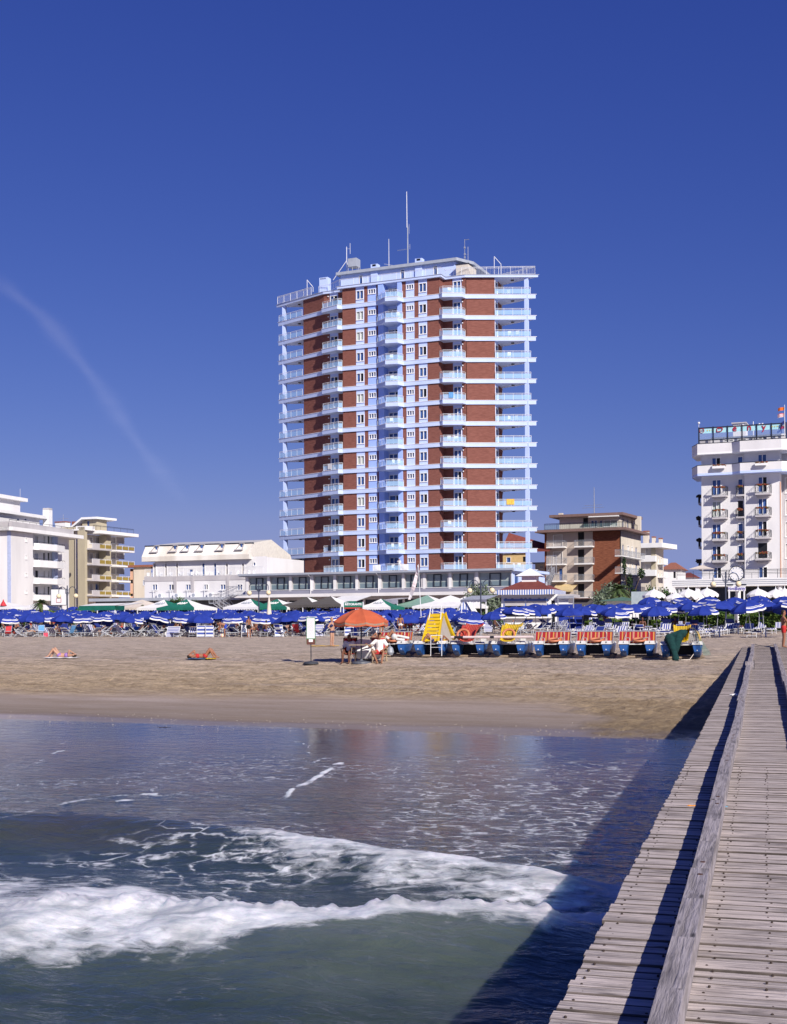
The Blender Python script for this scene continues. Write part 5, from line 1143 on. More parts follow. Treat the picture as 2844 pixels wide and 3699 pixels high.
flag(H * .93, .42, .85, mat('orange_flag', (.62, .14, .02), .8), .12); flag(H * .74, .5, .9, [mat('flag_red', (.6, .06, .08), .8), WHITEF], .15); flag(H * .5, .5, .4, mat('navy_flag', (.02, .03, .15), .8), .3); flag(H * .32, .3, .6, [REDL, mat('navy_flag', (.02, .03, .15))], .2)
# pavilion in front of it
f2 = Fr(K(80, 0)[0], 152, -25); pv = frame_thing('hotel_pavilion', 'low white pavilion with striped fascia and roof terrace in front of the white hotel', 'building', f2); s2 = Side(pv, f2)
zt2, zb2 = s2.Z(K(640, 1776)), s2.Z(K(640, 1852)); XE = s2.X((2900, 2100)) + 3
s2.box('roof', WHITE, 0, XE, 0, 13, zb2, zt2)
for i in range(3): z_ = zb2 + (zt2 - zb2) * (.25 + .25 * i); s2.box('fascia_line', GREYM, 0, XE, -.03, -.003, z_, z_ + .06)
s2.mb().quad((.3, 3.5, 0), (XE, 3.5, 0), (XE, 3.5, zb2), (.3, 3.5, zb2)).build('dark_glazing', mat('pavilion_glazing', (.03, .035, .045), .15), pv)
s2.wall('white_wall', WALLW, .3, s2.X(K(205, 1900), .3), 0, zb2, [('cu', *s2.R4(K(110, 1870), K(185, 1960), .3))], .3)
for a in (325, 722, 1137): xx = s2.X(K(a, 1900)); MB().tube((xx, .5, 0), (xx, .5, zb2), .3, n=14).build('column', WHITE, pv)
rail(s2.mb(), [(.5, .4), (XE, .4)], zt2, 1.0, 2.0, .025).build('terrace_railing', DMET, pv); rail(s2.mb(), [(.5, .4), (XE, .4)], zt2 - .25, .9, 8, .02, mid=True).build('terrace_railing', DMET, pv)
q = s2.R4(K(630, 1848), K(805, 1900), -.6)
t = thing('hotel_sign', 'white sign with red and blue writing reading Hotel Beny over the pavilion entrance', 'sign', f2.o, f2.a); k_ = Side(t, f2); k_.box('sign_board', WHITE, q[0], q[1], -.7, -.6, q[2], q[3])
for a in (q[0] + .15, q[1] - .15): k_.box('sign_post', METW, a - .08, a + .08, -.72, -.58, 0, q[2] - .002)
LILAC = mat('lilac_letters', (.22, .20, .50), .6)
text('Hotel', .46, LILAC, t, (q[0] + (q[1] - q[0]) * .27, -.72, (q[2] + q[3]) / 2), 0, bold=.006); text('Beny', .62, LILAC, t, (q[0] + (q[1] - q[0]) * .7, -.72, (q[2] + q[3]) / 2), 0, bold=.008)
for a in (660, 790): xx = s2.X(K(a, 1840)); k_.box('spotlight', DMET, xx - .35, xx + .35, -.8, -.5, q[3] + .05, q[3] + .2)
# clock on the terrace rail
xx, zz = s2.X(K(720, 1727), .3), s2.Z(K(720, 1727), .3); lo = Vector((f2.o.x + xx * f2.cx, f2.o.y + xx * f2.sx, f2.o.z + zz))
t = thing('clock', 'round white clock with blue hands mounted above the pavilion roof', 'clock', lo, f2.a); M_ = Matrix.Rotation(R(90), 4, 'X')
mb = MB(); mb.M = M_; mb.lathe([(0, 0), (.82, 0), (.82, .12), (0, .12)], n=28).build('face', WHITE, t); mb = MB(); mb.M = M_; mb.lathe([(.82, -.02), (.90, -.02), (.90, .16), (.82, .16)], n=28).build('rim', DMET, t)
HB = mat('blue_hands', (.05, .12, .35), .5); MB().tube((0, -.14, 0), (.25, -.14, -.42), .035, n=4).build('hand', HB, t); MB().tube((0, -.14, 0), (-.55, -.14, .18), .028, n=4).build('hand', HB, t)
for i in range(12): a = i * math.pi / 6; MB().tube((.60 * math.sin(a), -.13, .60 * math.cos(a)), (.74 * math.sin(a), -.13, .74 * math.cos(a)), .026, n=4).build('hour_mark', HB, t)
MB().tube((0, .1, -1.6), (0, .1, -.8), .05, n=5).build('stem', DMET, t)
# ---------------------------------------------------------------- vegetation
def leafmat(name, a, b):
    g = NT(name); isl = g.n('ShaderNodeNewGeometry').outputs['Random Per Island']; g.l(g.mix(isl, a, b), g.p.inputs['Base Color'])
    g.p.inputs['Roughness'].default_value = .6; g.p.inputs['Specular IOR Level'].default_value = .25; return g.m
L_OLV = leafmat('olive_leaves', (.19, .235, .16), (.09, .12, .075)); L_GRN = leafmat('green_leaves', (.05, .11, .022), (.022, .055, .012)); L_DRK = leafmat('dark_leaves', (.03, .06, .018), (.014, .03, .01))
L_HDG = leafmat('hedge_leaves', (.11, .17, .03), (.035, .075, .015)); L_PLM = leafmat('palm_leaves', (.09, .13, .045), (.035, .06, .02)); BARK = mat('bark', (.12, .08, .05), .9, (.07, .045, .03), 6, (1, 1, 3), .5)
def leaves(mb, blobs, n, size, rn, flat=.9):
    tot = sum(b[3] * b[4] * b[5] for b in blobs)
    for (x, y, z, rx, ry, rz) in blobs:
        for i in range(int(n * rx * ry * rz / tot) + 1):
            v = Vector((rn.gauss(0, 1), rn.gauss(0, 1), rn.gauss(0, 1))).normalized(); q = rn.uniform(.45, 1.06)
            p = Vector((x + v.x * rx * q, y + v.y * ry * q, z + v.z * rz * q)); s_ = size * rn.uniform(.6, 1.4)
            a = Vector((rn.gauss(0, 1), rn.gauss(0, 1), rn.gauss(0, 1))).normalized(); b = a.cross(v)
            if b.length < .05: continue
            b = b.normalized(); a = (a + v * .2).normalized() * s_; b = b * s_ * .55
            mb.quad(p - a, p + b, p + a, p - b)
def tree(name, label, px, ybase, d, h, blobs, m, n=1500, size=.16, trunk=.12, lean=0, cat='tree', group=None):
    p = at(px, ybase, d) if ybase else at(px, 2245, d); p.z = GZ - .1
    t = thing(name, label, cat, p, 0, group); rn = random.Random(int(px)); mb = MB(); top = Vector((lean, 0, h * .6))
    mb.tube((0, 0, 0), top * .55, trunk, trunk * .75, 8); mb.tube(top * .55, top, trunk * .75, trunk * .4, 8)
    for b in blobs[:7]: mb.tube(top * .6, Vector(b[:3]), trunk * .4, trunk * .12, 5)
    mb.build('trunk', BARK, t); mb = MB(); leaves(mb, blobs, n, size, rn); mb.build('crown', m, t); return t
def rblobs(n, R0, H0, H1, seed, r=.5):
    rn = random.Random(seed); o = []
    for i in range(n):
        a = rn.uniform(0, 6.28); q = R0 * math.sqrt(rn.random()); z = rn.uniform(H0, H1); k = r * rn.uniform(.7, 1.3); q *= 1 - .55 * abs((z - (H0 + H1) / 2) / (H1 - H0 + .01))
        o.append((q * math.cos(a), q * math.sin(a), z, k * 1.15, k * 1.15, k))
    return o
def palm(label, px, d, h, r, n=26, crown=L_PLM, trunk=.17, seed=1, group=None, nm='palm_tree'):
    p = at(px, 2245, d); p.z = GZ - .1; t = thing(nm, label, 'palm tree', p, 0, group); rn = random.Random(seed); mb = MB()
    for i in range(8): mb.tube((0, 0, h * i / 8), (0, 0, h * (i + 1) / 8), trunk * (1.15 if i % 2 else .95), trunk, 8)
    mb.build('trunk', BARK, t); mb = MB()
    for i in range(n):
        a = i * 2.4 + rn.uniform(-.2, .2); el = rn.uniform(-.5, 1.25); L = r * rn.uniform(.8, 1.15); pts = []
        for j in range(6): q = j / 5; pts.append(Vector((math.cos(a) * math.cos(el) * L * q, math.sin(a) * math.cos(el) * L * q, h + math.sin(el) * L * q - .55 * L * q * q)))
        for j in range(5):
            c, e = pts[j], pts[j + 1]; side = Vector((-math.sin(a), math.cos(a), 0))
            for k in range(3):
                m_ = c.lerp(e, k / 3); w_ = .34 * r * (1 - abs(j / 5 - .35)) * .8
                for sg in (-1, 1): tip = m_ + side * w_ * sg + (e - c) * .7 - Vector((0, 0, w_ * .35)); mb.poly([m_, m_ + (e - c) * .42, tip])
    mb.build('fronds', crown, t); return t
def hedge(label, px0, px1, d0, d1, zt, th=1.2, n=3000, z0=0):
    a, b = at(px0, 2245, d0), at(px1, 2245, d1); L = (b - a).length; t = thing('hedge', label, 'hedge', (a.x, a.y, GZ - .1), math.atan2(b.y - a.y, b.x - a.x), 'clipped hedges behind the parasols'); rn = random.Random(px0)
    MB().box(0, L, -th / 2 + .1, th / 2 - .1, z0, zt - .12).build('branches', L_DRK, t); mb = MB()
    for i in range(n):
        x = rn.uniform(0, L); f = rn.random(); y, z = (-th / 2 + rn.uniform(-.05, .1), rn.uniform(z0, zt)) if f < .65 else (rn.uniform(-th / 2, th / 2), zt + rn.uniform(-.12, .1 + .1 * math.sin(x * .7)))
        s_ = rn.uniform(.08, .17); A = Vector((rn.gauss(0, 1), rn.gauss(0, 1), rn.gauss(0, 1))).normalized() * s_; B_ = A.cross(Vector((rn.gauss(0, 1), rn.gauss(0, 1), rn.gauss(0, 1)))).normalized() * s_ * .7; p = Vector((x, y, z))
        mb.quad(p - A, p + B_, p + A, p - B_)
    mb.build('foliage', L_HDG, t)
hedge('long low green hedge behind the blue parasols at the far left', -40, 345, 158, 144, 2.25)
hedge('low green hedge right of the wooden boardwalk', 2130, 2430, 118, 112, .85, 1.5, 2200)
hedge('pair of stepped green hedges left of the pavilion entrance', 2440, 2640, 116, 111, 1.3, 1.5, 1800)
hedge('stepped green hedge at the right edge behind the parasols', 2690, 2880, 107, 103, 1.25, 1.5, 1800)
tree('olive_tree', 'grey green bushy tree in front of the brown brick wall', 2208, 0, 160, 6.6, rblobs(26, 1.9, .8, 4.9, 3, 1.0), L_OLV, 3400, .17)
palm('palm with fan crown in front of the grey green bush by the brick wall', 2236, 150, 5.4 - .9, 1.7, 40, seed=5)
tree('pine_tree', 'dark green rounded tree behind the white parasol right of the brick building', 2368, 0, 165, 5.8, rblobs(22, 2.3, 1.5, 4.8, 9, 1.0), L_GRN, 2600, .18)
tree('pine_tree', 'small dark tree tucked against the left end of the white pavilion', 2418, 0, 158, 4.6, rblobs(12, 1.1, 1.0, 4.2, 12, .8), L_DRK, 1400, .18)
tree('tamarisk_tree', 'feathery green tree beside the lamp post left of the kiosk', 1742, 0, 142, 5.2, rblobs(18, 1.6, 1.0, 4.6, 15, .85), L_OLV, 2400, .14)
t = tree('dead_tree', 'dark leaning ivy covered trunk beside the brick sided building', 2300, 0, 172, 8, [(-1.6, 0, 8.2, .35, .3, 1.3), (-.9, 0, 6.0, .5, .4, 1.2), (-.4, 0, 4.2, .5, .4, 1.1), (-.1, 0, 2.8, .45, .4, 1.0), (.7, 0, 7.2, .5, .4, .8)], L_DRK, 900, .16, .3, -1.6)
palm('tall palm before the white apartment block at the far left', 148, 140, 3.1, 1.05, 30, seed=2, trunk=.22)
palm('small spiky palm under the basketball board at the left', 228, 142, 2.0, 1.15, 34, seed=4, trunk=.12)
palm('bushy low palm between the cream canopies at the left', 531, 138, 2.3, 1.3, 44, seed=6)
palm('low palm right of the striped kiosk tent at the left', 552, 136, 1.6, .9, 30, seed=16)
palm('slim palm standing before the brown undersided canopies', 1117, 134, 3.1, 1.25, 36, seed=8, trunk=.15)
palm('small palm right of the restaurant sign', 1338, 136, 1.6, .9, 24, seed=9)
for i, (px, d, h, lab) in enumerate([(640, 150, 3.6, 'green shrub behind the left green and white tents'), (700, 150, 3.7, 'green shrub behind the right end of the left green tent'), (1630, 138, 2.2, 'low green shrub beside the striped beach cabin'), (2548, 128, 2.6, 'climbing green plant at the pavilion sign post'), (2620, 126, 2.3, 'pot plant shrub by the pavilion entrance'), (1785, 126, 1.7, 'small round green bush left of the kiosk'), (300, 150, 2.6, 'leafy shrub beside the lamp post at the left')]):
    tree('shrub', lab, px, 0, d, h, rblobs(8, .8, .6, h - .3, 30 + i, .55), L_GRN, 900, .12, .05, cat='shrub')

# ---------------------------------------------------------------- lamps
def lamp(px, ytop, d, label, first=None):
    p = at(px, ytop, d); H = p.z - GZ; base = Vector((p.x, p.y, GZ - .05))
    t = thing('street_lamp', label, 'street lamp', base, R(-23), 'twin globe lamps along the promenade'); mb = MB(); mb.tube((0, 0, 0), (0, 0, H + .1), .075, .055, 8); mb.tube((0, 0, 0), (0, 0, .9), .11, n=8)
    for sg in (-1, 1):
        pts = [(sg * (.22 + .42 * (1 - math.cos(a))), 0, H - .45 + .42 * math.sin(a)) for a in [i * math.pi / 8 for i in range(9)]]
        mb.path([(0, 0, H - .75), (sg * .22, 0, H - .7)] + pts + [(sg * 1.06, 0, H - .75)], .035, 6)
    for z in (.35, .6, .85): mb.tube((-.14, 0, H - z), (.14, 0, H - z), .03, n=5)
    mb.build('post', mat('lamp_post', (.05, .06, .10), .5), t)
    for sg in (-1, 1): MB().ell((sg * 1.06, 0, H - .98), .25, 14, 9).build('globe', mat('globe_glass', (.78, .66, .44), .3, (.72, .60, .38)), t, smooth=True)
lamp(243, 2117, 130, 'twin globe street lamp before the white block at the far left')
lamp(935, 2104, 124, 'twin globe street lamp in front of the left end of the gallery')
lamp(1737, 2092, 114, 'twin globe street lamp beside the feathery tree left of the kiosk')
lamp(2622, 2067, 109, 'twin globe street lamp in front of the white pavilion at the right')

# ---------------------------------------------------------------- tents, awnings, kiosk
def tent(label, px, ytop, d, half, m1, m2, ang=-23, hh=.9, eave=2.15, split=True, group='pyramid tents on the restaurant terrace', nm='pavilion_tent', logo=True):
    p = at(px, ytop, d); zt = p.z - GZ; t = thing(nm, label, 'tent', (p.x, p.y, GZ), R(ang), group); e = half; ze = zt - hh
    c = [(-e, -e), (e, -e), (e, e), (-e, e)]; mb = MB(); n_ = 6
    for k in range(4):
        a, b = c[k], c[(k + 1) % 4]; mb.mi = 0 if k in (0, 2) else 1
        for i in range(n_):
            for (f0, f1) in ((0, .5), (.5, 1)):
                def Q(u, f): x = a[0] + (b[0] - a[0]) * u; y = a[1] + (b[1] - a[1]) * u; s_ = 1 - f; return (x * s_, y * s_, ze + hh * (f ** 1.35))
                mb.quad(Q(i / n_, f0), Q((i + 1) / n_, f0), Q((i + 1) / n_, f1), Q(i / n_, f1))
        for i in range(14):
            u0, u1 = i / 14, (i + 1) / 14; um = (u0 + u1) / 2; P = lambda u, z: (a[0] + (b[0] - a[0]) * u, a[1] + (b[1] - a[1]) * u, z)
            mb.poly([P(u0, ze), P(u0, ze - .22), P(um, ze - .30), P(u1, ze - .22), P(u1, ze)])
    mb.build('canopy', [m1, m2], t)
    for x, y in c: MB().tube((x * .97, y * .97, 0), (x * .97, y * .97, ze), .05, n=6).build('leg', METW, t)
    if logo:
        mm = mat('grey_logo', (.33, .36, .42), .8) if m1 is WHITEF else WHITEF; q = MB()
        sl = hh / e
        for j in range(4): x = -.45 + j * .28; q.tube((x, -e * .52 - .02, ze + hh * .36 + .05), (x + .2, -e * .36 - .02, ze + hh * .55 + .07), .045, n=4)
        q.path([(-.5, -e * .46, ze + hh * .46), (0, -e * .52, ze + hh * .42), (.6, -e * .40, ze + hh * .55)], .04, 4); q.build('logo', mm, t)
CRMF = mat('cream_canvas', (.68, .60, .52), .8)
tent('cream tent behind the low palms at the left', 514, 2166, 140, 2.6, CRMF, CRMF, logo=False)
tent('white fronted tent with green side, left of the all green front tent', 594, 2166, 136, 2.1, WHITEF, GREENF)
tent('green fronted tent with white side in front of the mansard hotel', 676, 2165, 134, 2.3, GREENF, WHITEF)
tent('white fronted tent with green side just left of the closed parasol', 905, 2163, 134, 2.1, WHITEF, GREENF)
tent('green fronted tent with white side just right of the closed parasol', 1003, 2164, 134, 2.35, GREENF, WHITEF)
tent('white fronted small tent right of the restaurant sign', 1377, 2163, 134, 1.9, WHITEF, GREENF)
TAUPE = mat('taupe_canvas', (.10, .09, .085), .85)
tent('dark taupe gazebo behind the slim palm', 1110, 2156, 133, 2.1, TAUPE, WHITEF, logo=False)
tent('dark taupe gazebo left of the restaurant sign', 1195, 2153, 131, 2.2, TAUPE, WHITEF, logo=False)
tent('green and white tent left of the two big white tents', 1545, 2150, 140, 3.0, mat('faded_green_canvas', (.22, .36, .30), .8), WHITEF, logo=False, hh=1.1)
tent('wide white tent in the middle of the terrace', 1628, 2150, 138, 3.2, WHITEF, WHITEF, logo=False, hh=1.2)
tent('white tent next to the striped beach cabin', 1690, 2150, 142, 2.5, WHITEF, WHITEF, logo=False, hh=1.2)
def awning(label, px0, px1, y0, y1, d, m, m2, proj=2.5, drop=.45, group='awnings on the restaurant terrace'):
    a, b = at(px0, y0, d), at(px1, y0, d * .985); L = (b - a).length; z0 = a.z - GZ; z1 = at((px0 + px1) / 2, y1, d - proj).z - GZ
    t = thing('awning', label, 'awning', (a.x, a.y, GZ), math.atan2(b.y - a.y, b.x - a.x), group); mb = MB()
    mb.add([(0, 0, z0), (L, 0, z0), (L, -proj, z1), (0, -proj, z1), (0, 0, z0 - .03), (L, 0, z0 - .03), (L, -proj, z1 - .03), (0, -proj, z1 - .03)], [(0, 3, 2, 1), (4, 5, 6, 7)]); mb.build('canopy', m, t)
    mb = MB(); n_ = int(L / .35)
    for i in range(n_): u0, u1 = L * i / n_, L * (i + 1) / n_; mb.poly([(u0, -proj, z1), (u0, -proj, z1 - drop), ((u0 + u1) / 2, -proj, z1 - drop - .07), (u1, -proj, z1 - drop), (u1, -proj, z1)])
    mb.build('valance', m2, t)
    for x in (.1, L / 2, L - .1): MB().tube((x, -proj + .05, 0), (x, -proj + .05, z1), .05, n=6).build('leg', METW, t)
awning('long flat white awning with green edge left of the low palms', 340, 470, 2180, 2188, 138, WHITEF, GREENF)
awning('cream awning behind the left low palms', 455, 520, 2178, 2188, 137, WHITEF, GREENF)
awning('white awning between the gazebos with scalloped white edge', 1035, 1120, 2176, 2182, 136, WHITEF, WHITEF)
awning('white awning over the restaurant sign with green edge', 1238, 1345, 2153, 2172, 136, WHITEF, GREENF, 3)
awning('grey retractable awning left of the kiosk', 1706, 1800, 2152, 2166, 124, GREYM, GREYP, 2.0, .2)
awning('low flat white awning behind the middle tents', 1440, 1500, 2160, 2166, 141, GREYL, WHITEF)
# restaurant sign
p = at(1277, 2184, 124.5); t = thing('restaurant_sign', 'green sign with white letters reading RISTORANTE above the blue parasols', 'sign', (p.x, p.y, GZ), R(-10)); H = p.z - GZ
MB().box(-.95, .95, -.05, .05, H - .42, H + .22).build('sign_board', GREENF, t)
for x in (-.98, .98): MB().box(x - .04, x + .04, -.07, .07, 0, H + .26).build('sign_post', METW, t)
text('RISTORANTE', .285, mat('sign_white', (.8, .8, .8), .6), t, (0, -.06, H + .02), 0, bold=.012); MB().box(-.9, .9, -.065, -.052, H - .40, H - .28).build('red_line', mat('sign_red', (.5, .03, .03), .6), t)
# closed parasol, basketball board, pennant
p = at(972, 2155, 122); t = thing('closed_parasol', 'tall closed cream parasol beside the street lamp', 'parasol', (p.x, p.y, GZ)); H = p.z - GZ
MB().tube((0, 0, 0), (0, 0, H), .04, n=6).build('pole', METW, t); MB().lathe([(.05, H), (.16, H - .8), (.27, H - 1.9), (.22, H - 2.0), (.05, H - 1.9)], n=10).build('folded_canopy', CRMF, t)
p = at(214, 2158, 150); t = thing('basketball_hoop', 'white basketball backboard on a post before the white block', 'basketball hoop', (p.x, p.y, GZ), R(-15)); H = p.z - GZ + .6
MB().box(-1.05, .95, -.03, .03, H - 1.5, H + .35).build('backboard', WHITE, t); mb = MB()
for a, b in (((-1.08, H - 1.53), (.98, H - 1.53)), ((.98, H - 1.53), (.98, H + .38)), ((.98, H + .38), (-1.08, H + .38)), ((-1.08, H + .38), (-1.08, H - 1.53))): mb.tube((a[0], -.04, a[1]), (b[0], -.04, b[1]), .035, n=4)
mb.build('border', DMET, t); mb = MB(); Q = [(-.35, H - 1.2), (.25, H - 1.2), (.25, H - .7), (-.35, H - .7), (-.35, H - 1.2)]; mb.path([(a, -.04, b) for a, b in Q], .03, 4).build('target_square', mat('square_red', (.45, .05, .05)), t)
MB().tube((0, .3, 0), (0, .3, H - .5), .08, n=6).build('post', GREYM, t)
p = at(12, 2182, 150); MB().lathe([(0, .8), (.12, .5), (.42, 0), (0, 0)], c=(0, 0, 0), n=8).build('beach_pennant', mat('pennant_red', (.55, .04, .05)), None, (p.x, p.y, p.z - .2), label='small red pointed tent top above the hedge at the left edge', cat='pennant')
for px, y_, d, r_0, lab in ((30, 2166, 152, 2.3, 'low white canopy above the hedge at the far left'), (135, 2168, 152, 1.9, 'low white canopy behind the tall palm at the left')): tent(lab, px, y_ + 10, d, r_0, WHITEF, WHITEF, logo=False, hh=.6)
# kiosk with the red roof
kf = Fr(1812, 128, -16); kk = frame_thing('beach_kiosk', 'white beach kiosk with red hip roof and blue striped valance', 'kiosk', kf); s = Side(kk, kf); U = C(1780, 2020, 3.36)
x1 = s.X(U(800, 500)); ze = s.Z(U(400, 430)); zf_ = s.Z(U(400, 380), -1); zpk = s.Z(U(450, 248), 3.0)
BL = mat('kiosk_blue', (.08, .16, .48), .6)
ws = [('dk', s.X(U(148, 560)), s.X(U(385, 560)), 1.2, s.Z(U(300, 500)) - .55), ('dk', s.X(U(415, 560)), s.X(U(662, 560)), 1.2, s.Z(U(500, 500)) - .55), ('dk', s.X(U(712, 560)), s.X(U(757, 560)), .1, s.Z(U(740, 500)))]
s.wall('front_wall', WHITE, 0, x1, 0, ze, ws, dep=.4); MB().quad((x1, 0, 0), (x1, 6, 0), (x1, 6, ze), (x1, 0, ze)).quad((0, 6, 0), (0, 0, 0), (0, 0, ze), (0, 6, ze)).build('side_wall', WHITE, kk)
for w_ in ws[:2]:
    s.box('shutter_box', GREYL, w_[1], w_[2], -.06, -.004, w_[4], w_[4] + .5); s.box('blue_lintel', BL, w_[1] - .1, w_[2] + .1, -.10, -.061, w_[4] + .5, w_[4] + .68)
for a in (140, 400, 670): xx = s.X(U(a, 550)); s.box('blue_post', BL, xx - .05, xx + .05, -.05, -.003, 0, ze - .9)
s.box('counter', WHITE, 0, x1 - .6, -.5, -.065, 1.05, 1.2)
for a in (160, 240, 350, 400, 455, 565, 640): xx = s.X(U(a, 455)); mb = s.mb(); mb.tube((xx, -.04, ze - .45), (xx, -.002, ze - .45), .14, n=12); mb.build('porthole', GREYM, kk)
ex0, ex1 = s.X(U(55, 400), -1), s.X(U(742, 400), -1); px_l, px_r = s.X(U(395, 248), 3), s.X(U(520, 248), 3)
MB().add([(ex0, -1, zf_), (ex1, -1, zf_), (ex1, 7, zf_), (ex0, 7, zf_), (px_l, 3, zpk), (px_r, 3, zpk)], [(0, 1, 5, 4), (1, 2, 5), (2, 3, 4, 5), (3, 0, 4), (3, 2, 1, 0)]).build('roof', ROOFR, kk)
va = MB(); vb = MB(); n_ = 46
for side in (0, 1):
    for i in range(n_ if side == 0 else n_):
        u0, u1 = i / n_, (i + 1) / n_; P = (lambda u, z: (ex0 + (ex1 - ex0) * u, -1.03, z)) if side == 0 else (lambda u, z: (ex1 + .03, -1 + 8 * u, z)); b_ = va if i % 2 else vb
        b_.poly([P(u0, zf_ + .08), P(u0, zf_ - .36), P((u0 + u1) / 2, zf_ - .44), P(u1, zf_ - .36), P(u1, zf_ + .08)])
va.mi = 0; mbv = MB(); mbv.add(va.v, va.f); mbv.mi = 1; mbv.add(vb.v, vb.f); mbv.build('striped_valance', [WHITEF, BL], kk)
cx_ = (px_l + px_r) / 2; mb = MB().box(cx_ - .75, cx_ + .75, 2.2, 3.8, zpk - .25, zpk + .35); mb.build('roof_lantern', WHITE, kk)
MB().add([(cx_ - 1.3, 1.7, zpk + .35), (cx_ + 1.3, 1.7, zpk + .35), (cx_ + 1.3, 4.3, zpk + .35), (cx_ - 1.3, 4.3, zpk + .35), (cx_, 3, zpk + 1.15)], [(0, 1, 4), (1, 2, 4), (2, 3, 4), (3, 0, 4), (3, 2, 1, 0)]).build('lantern_roof', WHITE, kk)
xx = s.X(U(650, 300), 2); mb = MB().tube((xx, 2, zf_ + .3), (xx, 2, s.Z(U(650, 275), 2)), .14, n=10); mb.build('flue', ALU, kk)
s.box('service_roof', GREYL, x1 + .01, x1 + 1.6, -.6, 4, ze - .35, ze - .02); s.box('service_wall', WHITE, x1 + .01, x1 + 1.0, -.05, 3, 0, ze - .351)
# portal, blue screen and boardwalk beside the kiosk
p = at(2044, 2152, 118); t = thing('metal_portal', 'pale metal portal frame at the start of the boardwalk', 'gate', (p.x, p.y, GZ), R(-16)); H = p.z - GZ
MB().box(-.75, .75, -.06, .06, H - .25, H).build('lintel', ALU, t)
for x in (-.72, .72): MB().tube((x, 0, 0), (x, 0, H), .05, n=6).build('post', ALU, t)
p = at(2058, 2190, 124); MB().box(-1.2, 1.2, -.03, .03, 0, p.z - GZ + .2).build('privacy_screen', BLUEF, None, (p.x, p.y, GZ), R(-16), label='plain blue upright screen behind the metal portal', cat='screen')
bw = MB(); a0, b0, a1, b1 = at(2000, 2280, 100), at(2130, 2280, 98), at(2050, 2245, 124), at(2150, 2245, 120)
for i in range(60):
    f0, f1 = i / 60, (i + .9) / 60; q = []
    for A_, B_, f in ((a0, a1, f0), (b0, b1, f0), (b0, b1, f1), (a0, a1, f1)): c_ = A_.lerp(B_, f); q.append((c_.x, c_.y, float(sand_z(c_.x, c_.y)) + .06))
    bw.add(q + [(x, y, z - .05) for x, y, z in q], [(0, 1, 2, 3), (0, 4, 5, 1), (1, 5, 6, 2), (2, 6, 7, 3), (3, 7, 4, 0)])
bw.build('boardwalk', mat('boardwalk_wood', (.40, .32, .28), .85, (.30, .23, .20), 3), None, kind='structure')
for nm, A_, B_, lab in (('l', a0, a1, 'grey metal handrail along the left side of the boardwalk'), ('r', b0, b1, 'grey metal handrail along the right side of the boardwalk')):
    t = thing('handrail', lab, 'handrail', (A_.x, A_.y, float(sand_z(A_.x, A_.y))), 0, 'boardwalk handrails'); L = B_ - A_
    for i in range(9): c_ = L * (i / 8); MB().tube((c_.x, c_.y, 0), (c_.x, c_.y, .95), .035, n=5).build('post', ALU, t)
    mb = MB().tube((0, 0, .95), (L.x, L.y, 1.1), .03, n=5); mb.tube((0, 0, .5), (L.x, L.y, .62), .022, n=5); mb.build('rail', ALU, t)
# striped cabin
p = at(1686, 2162, 128); t = thing('beach_cabin', 'small blue and white striped wooden cabin with round emblem', 'cabin', (p.x, p.y, GZ), R(-20)); e = .72; ze = 1.75; zp = p.z - GZ + .0
mb = MB().add([(-e, -e, 0), (e, -e, 0), (e, -e, ze), (0, -e, zp), (-e, -e, ze), (-e, e, 0), (e, e, 0), (e, e, ze), (0, e, zp), (-e, e, ze)], [(0, 1, 2, 3, 4), (6, 5, 9, 8, 7), (1, 6, 7, 2), (5, 0, 4, 9)]); mb.build('walls', stripes('cabin_stripes', [(0, (.78, .78, .8)), (.62, (.10, .18, .48))], 0, .30), t)
MB().add([(-e - .2, -e - .2, ze - .15), (0, -e - .2, zp + .1), (0, e + .2, zp + .1), (-e - .2, e + .2, ze - .15), (e + .2, -e - .2, ze - .15), (e + .2, e + .2, ze - .15)], [(0, 1, 2, 3), (1, 4, 5, 2)]).build('roof', WHITE, t)
mb = MB(); mb.M = Matrix.Translation((0, -e - .02, 1.3)) @ Matrix.Rotation(R(90), 4, 'X'); mb.lathe([(0, 0), (.28, 0), (.28, .03), (0, .03)], n=18).build('emblem', WHITE, t)
# tall flag mast between parasols
p = gp(1525, 2290); t = thing('flagpole', 'slim white flagpole with a long limp white flag in front of the gallery', 'flagpole', p); H = at(1513, 2038, p.y).z - p.z
MB().tube((0, 0, 0), (-.28, 0, H), .045, .02, 6).build('pole', METW, t); mb = MB()
for i in range(12):
    f0, f1 = i / 12, (i + 1) / 12; X_ = lambda f: -.28 - .05 - .72 * f ** 1.5; Z_ = lambda f: H - .1 - 2.9 * f
    w0, w1 = .08 + .30 * math.sin(f0 * 2.6), .08 + .30 * math.sin(f1 * 2.6)
    mb.quad((X_(f0) - w0 * .45, .12 * math.sin(f0 * 9), Z_(f0)), (X_(f0) + w0 * .45, -.12 * math.sin(f0 * 11), Z_(f0)), (X_(f1) + w1 * .45, -.12 * math.sin(f1 * 11), Z_(f1)), (X_(f1) - w1 * .45, .12 * math.sin(f1 * 9), Z_(f1)))
mb.build('flag', mat('limp_flag', (.66, .64, .66), .8, (.50, .36, .38), 1.3), t)
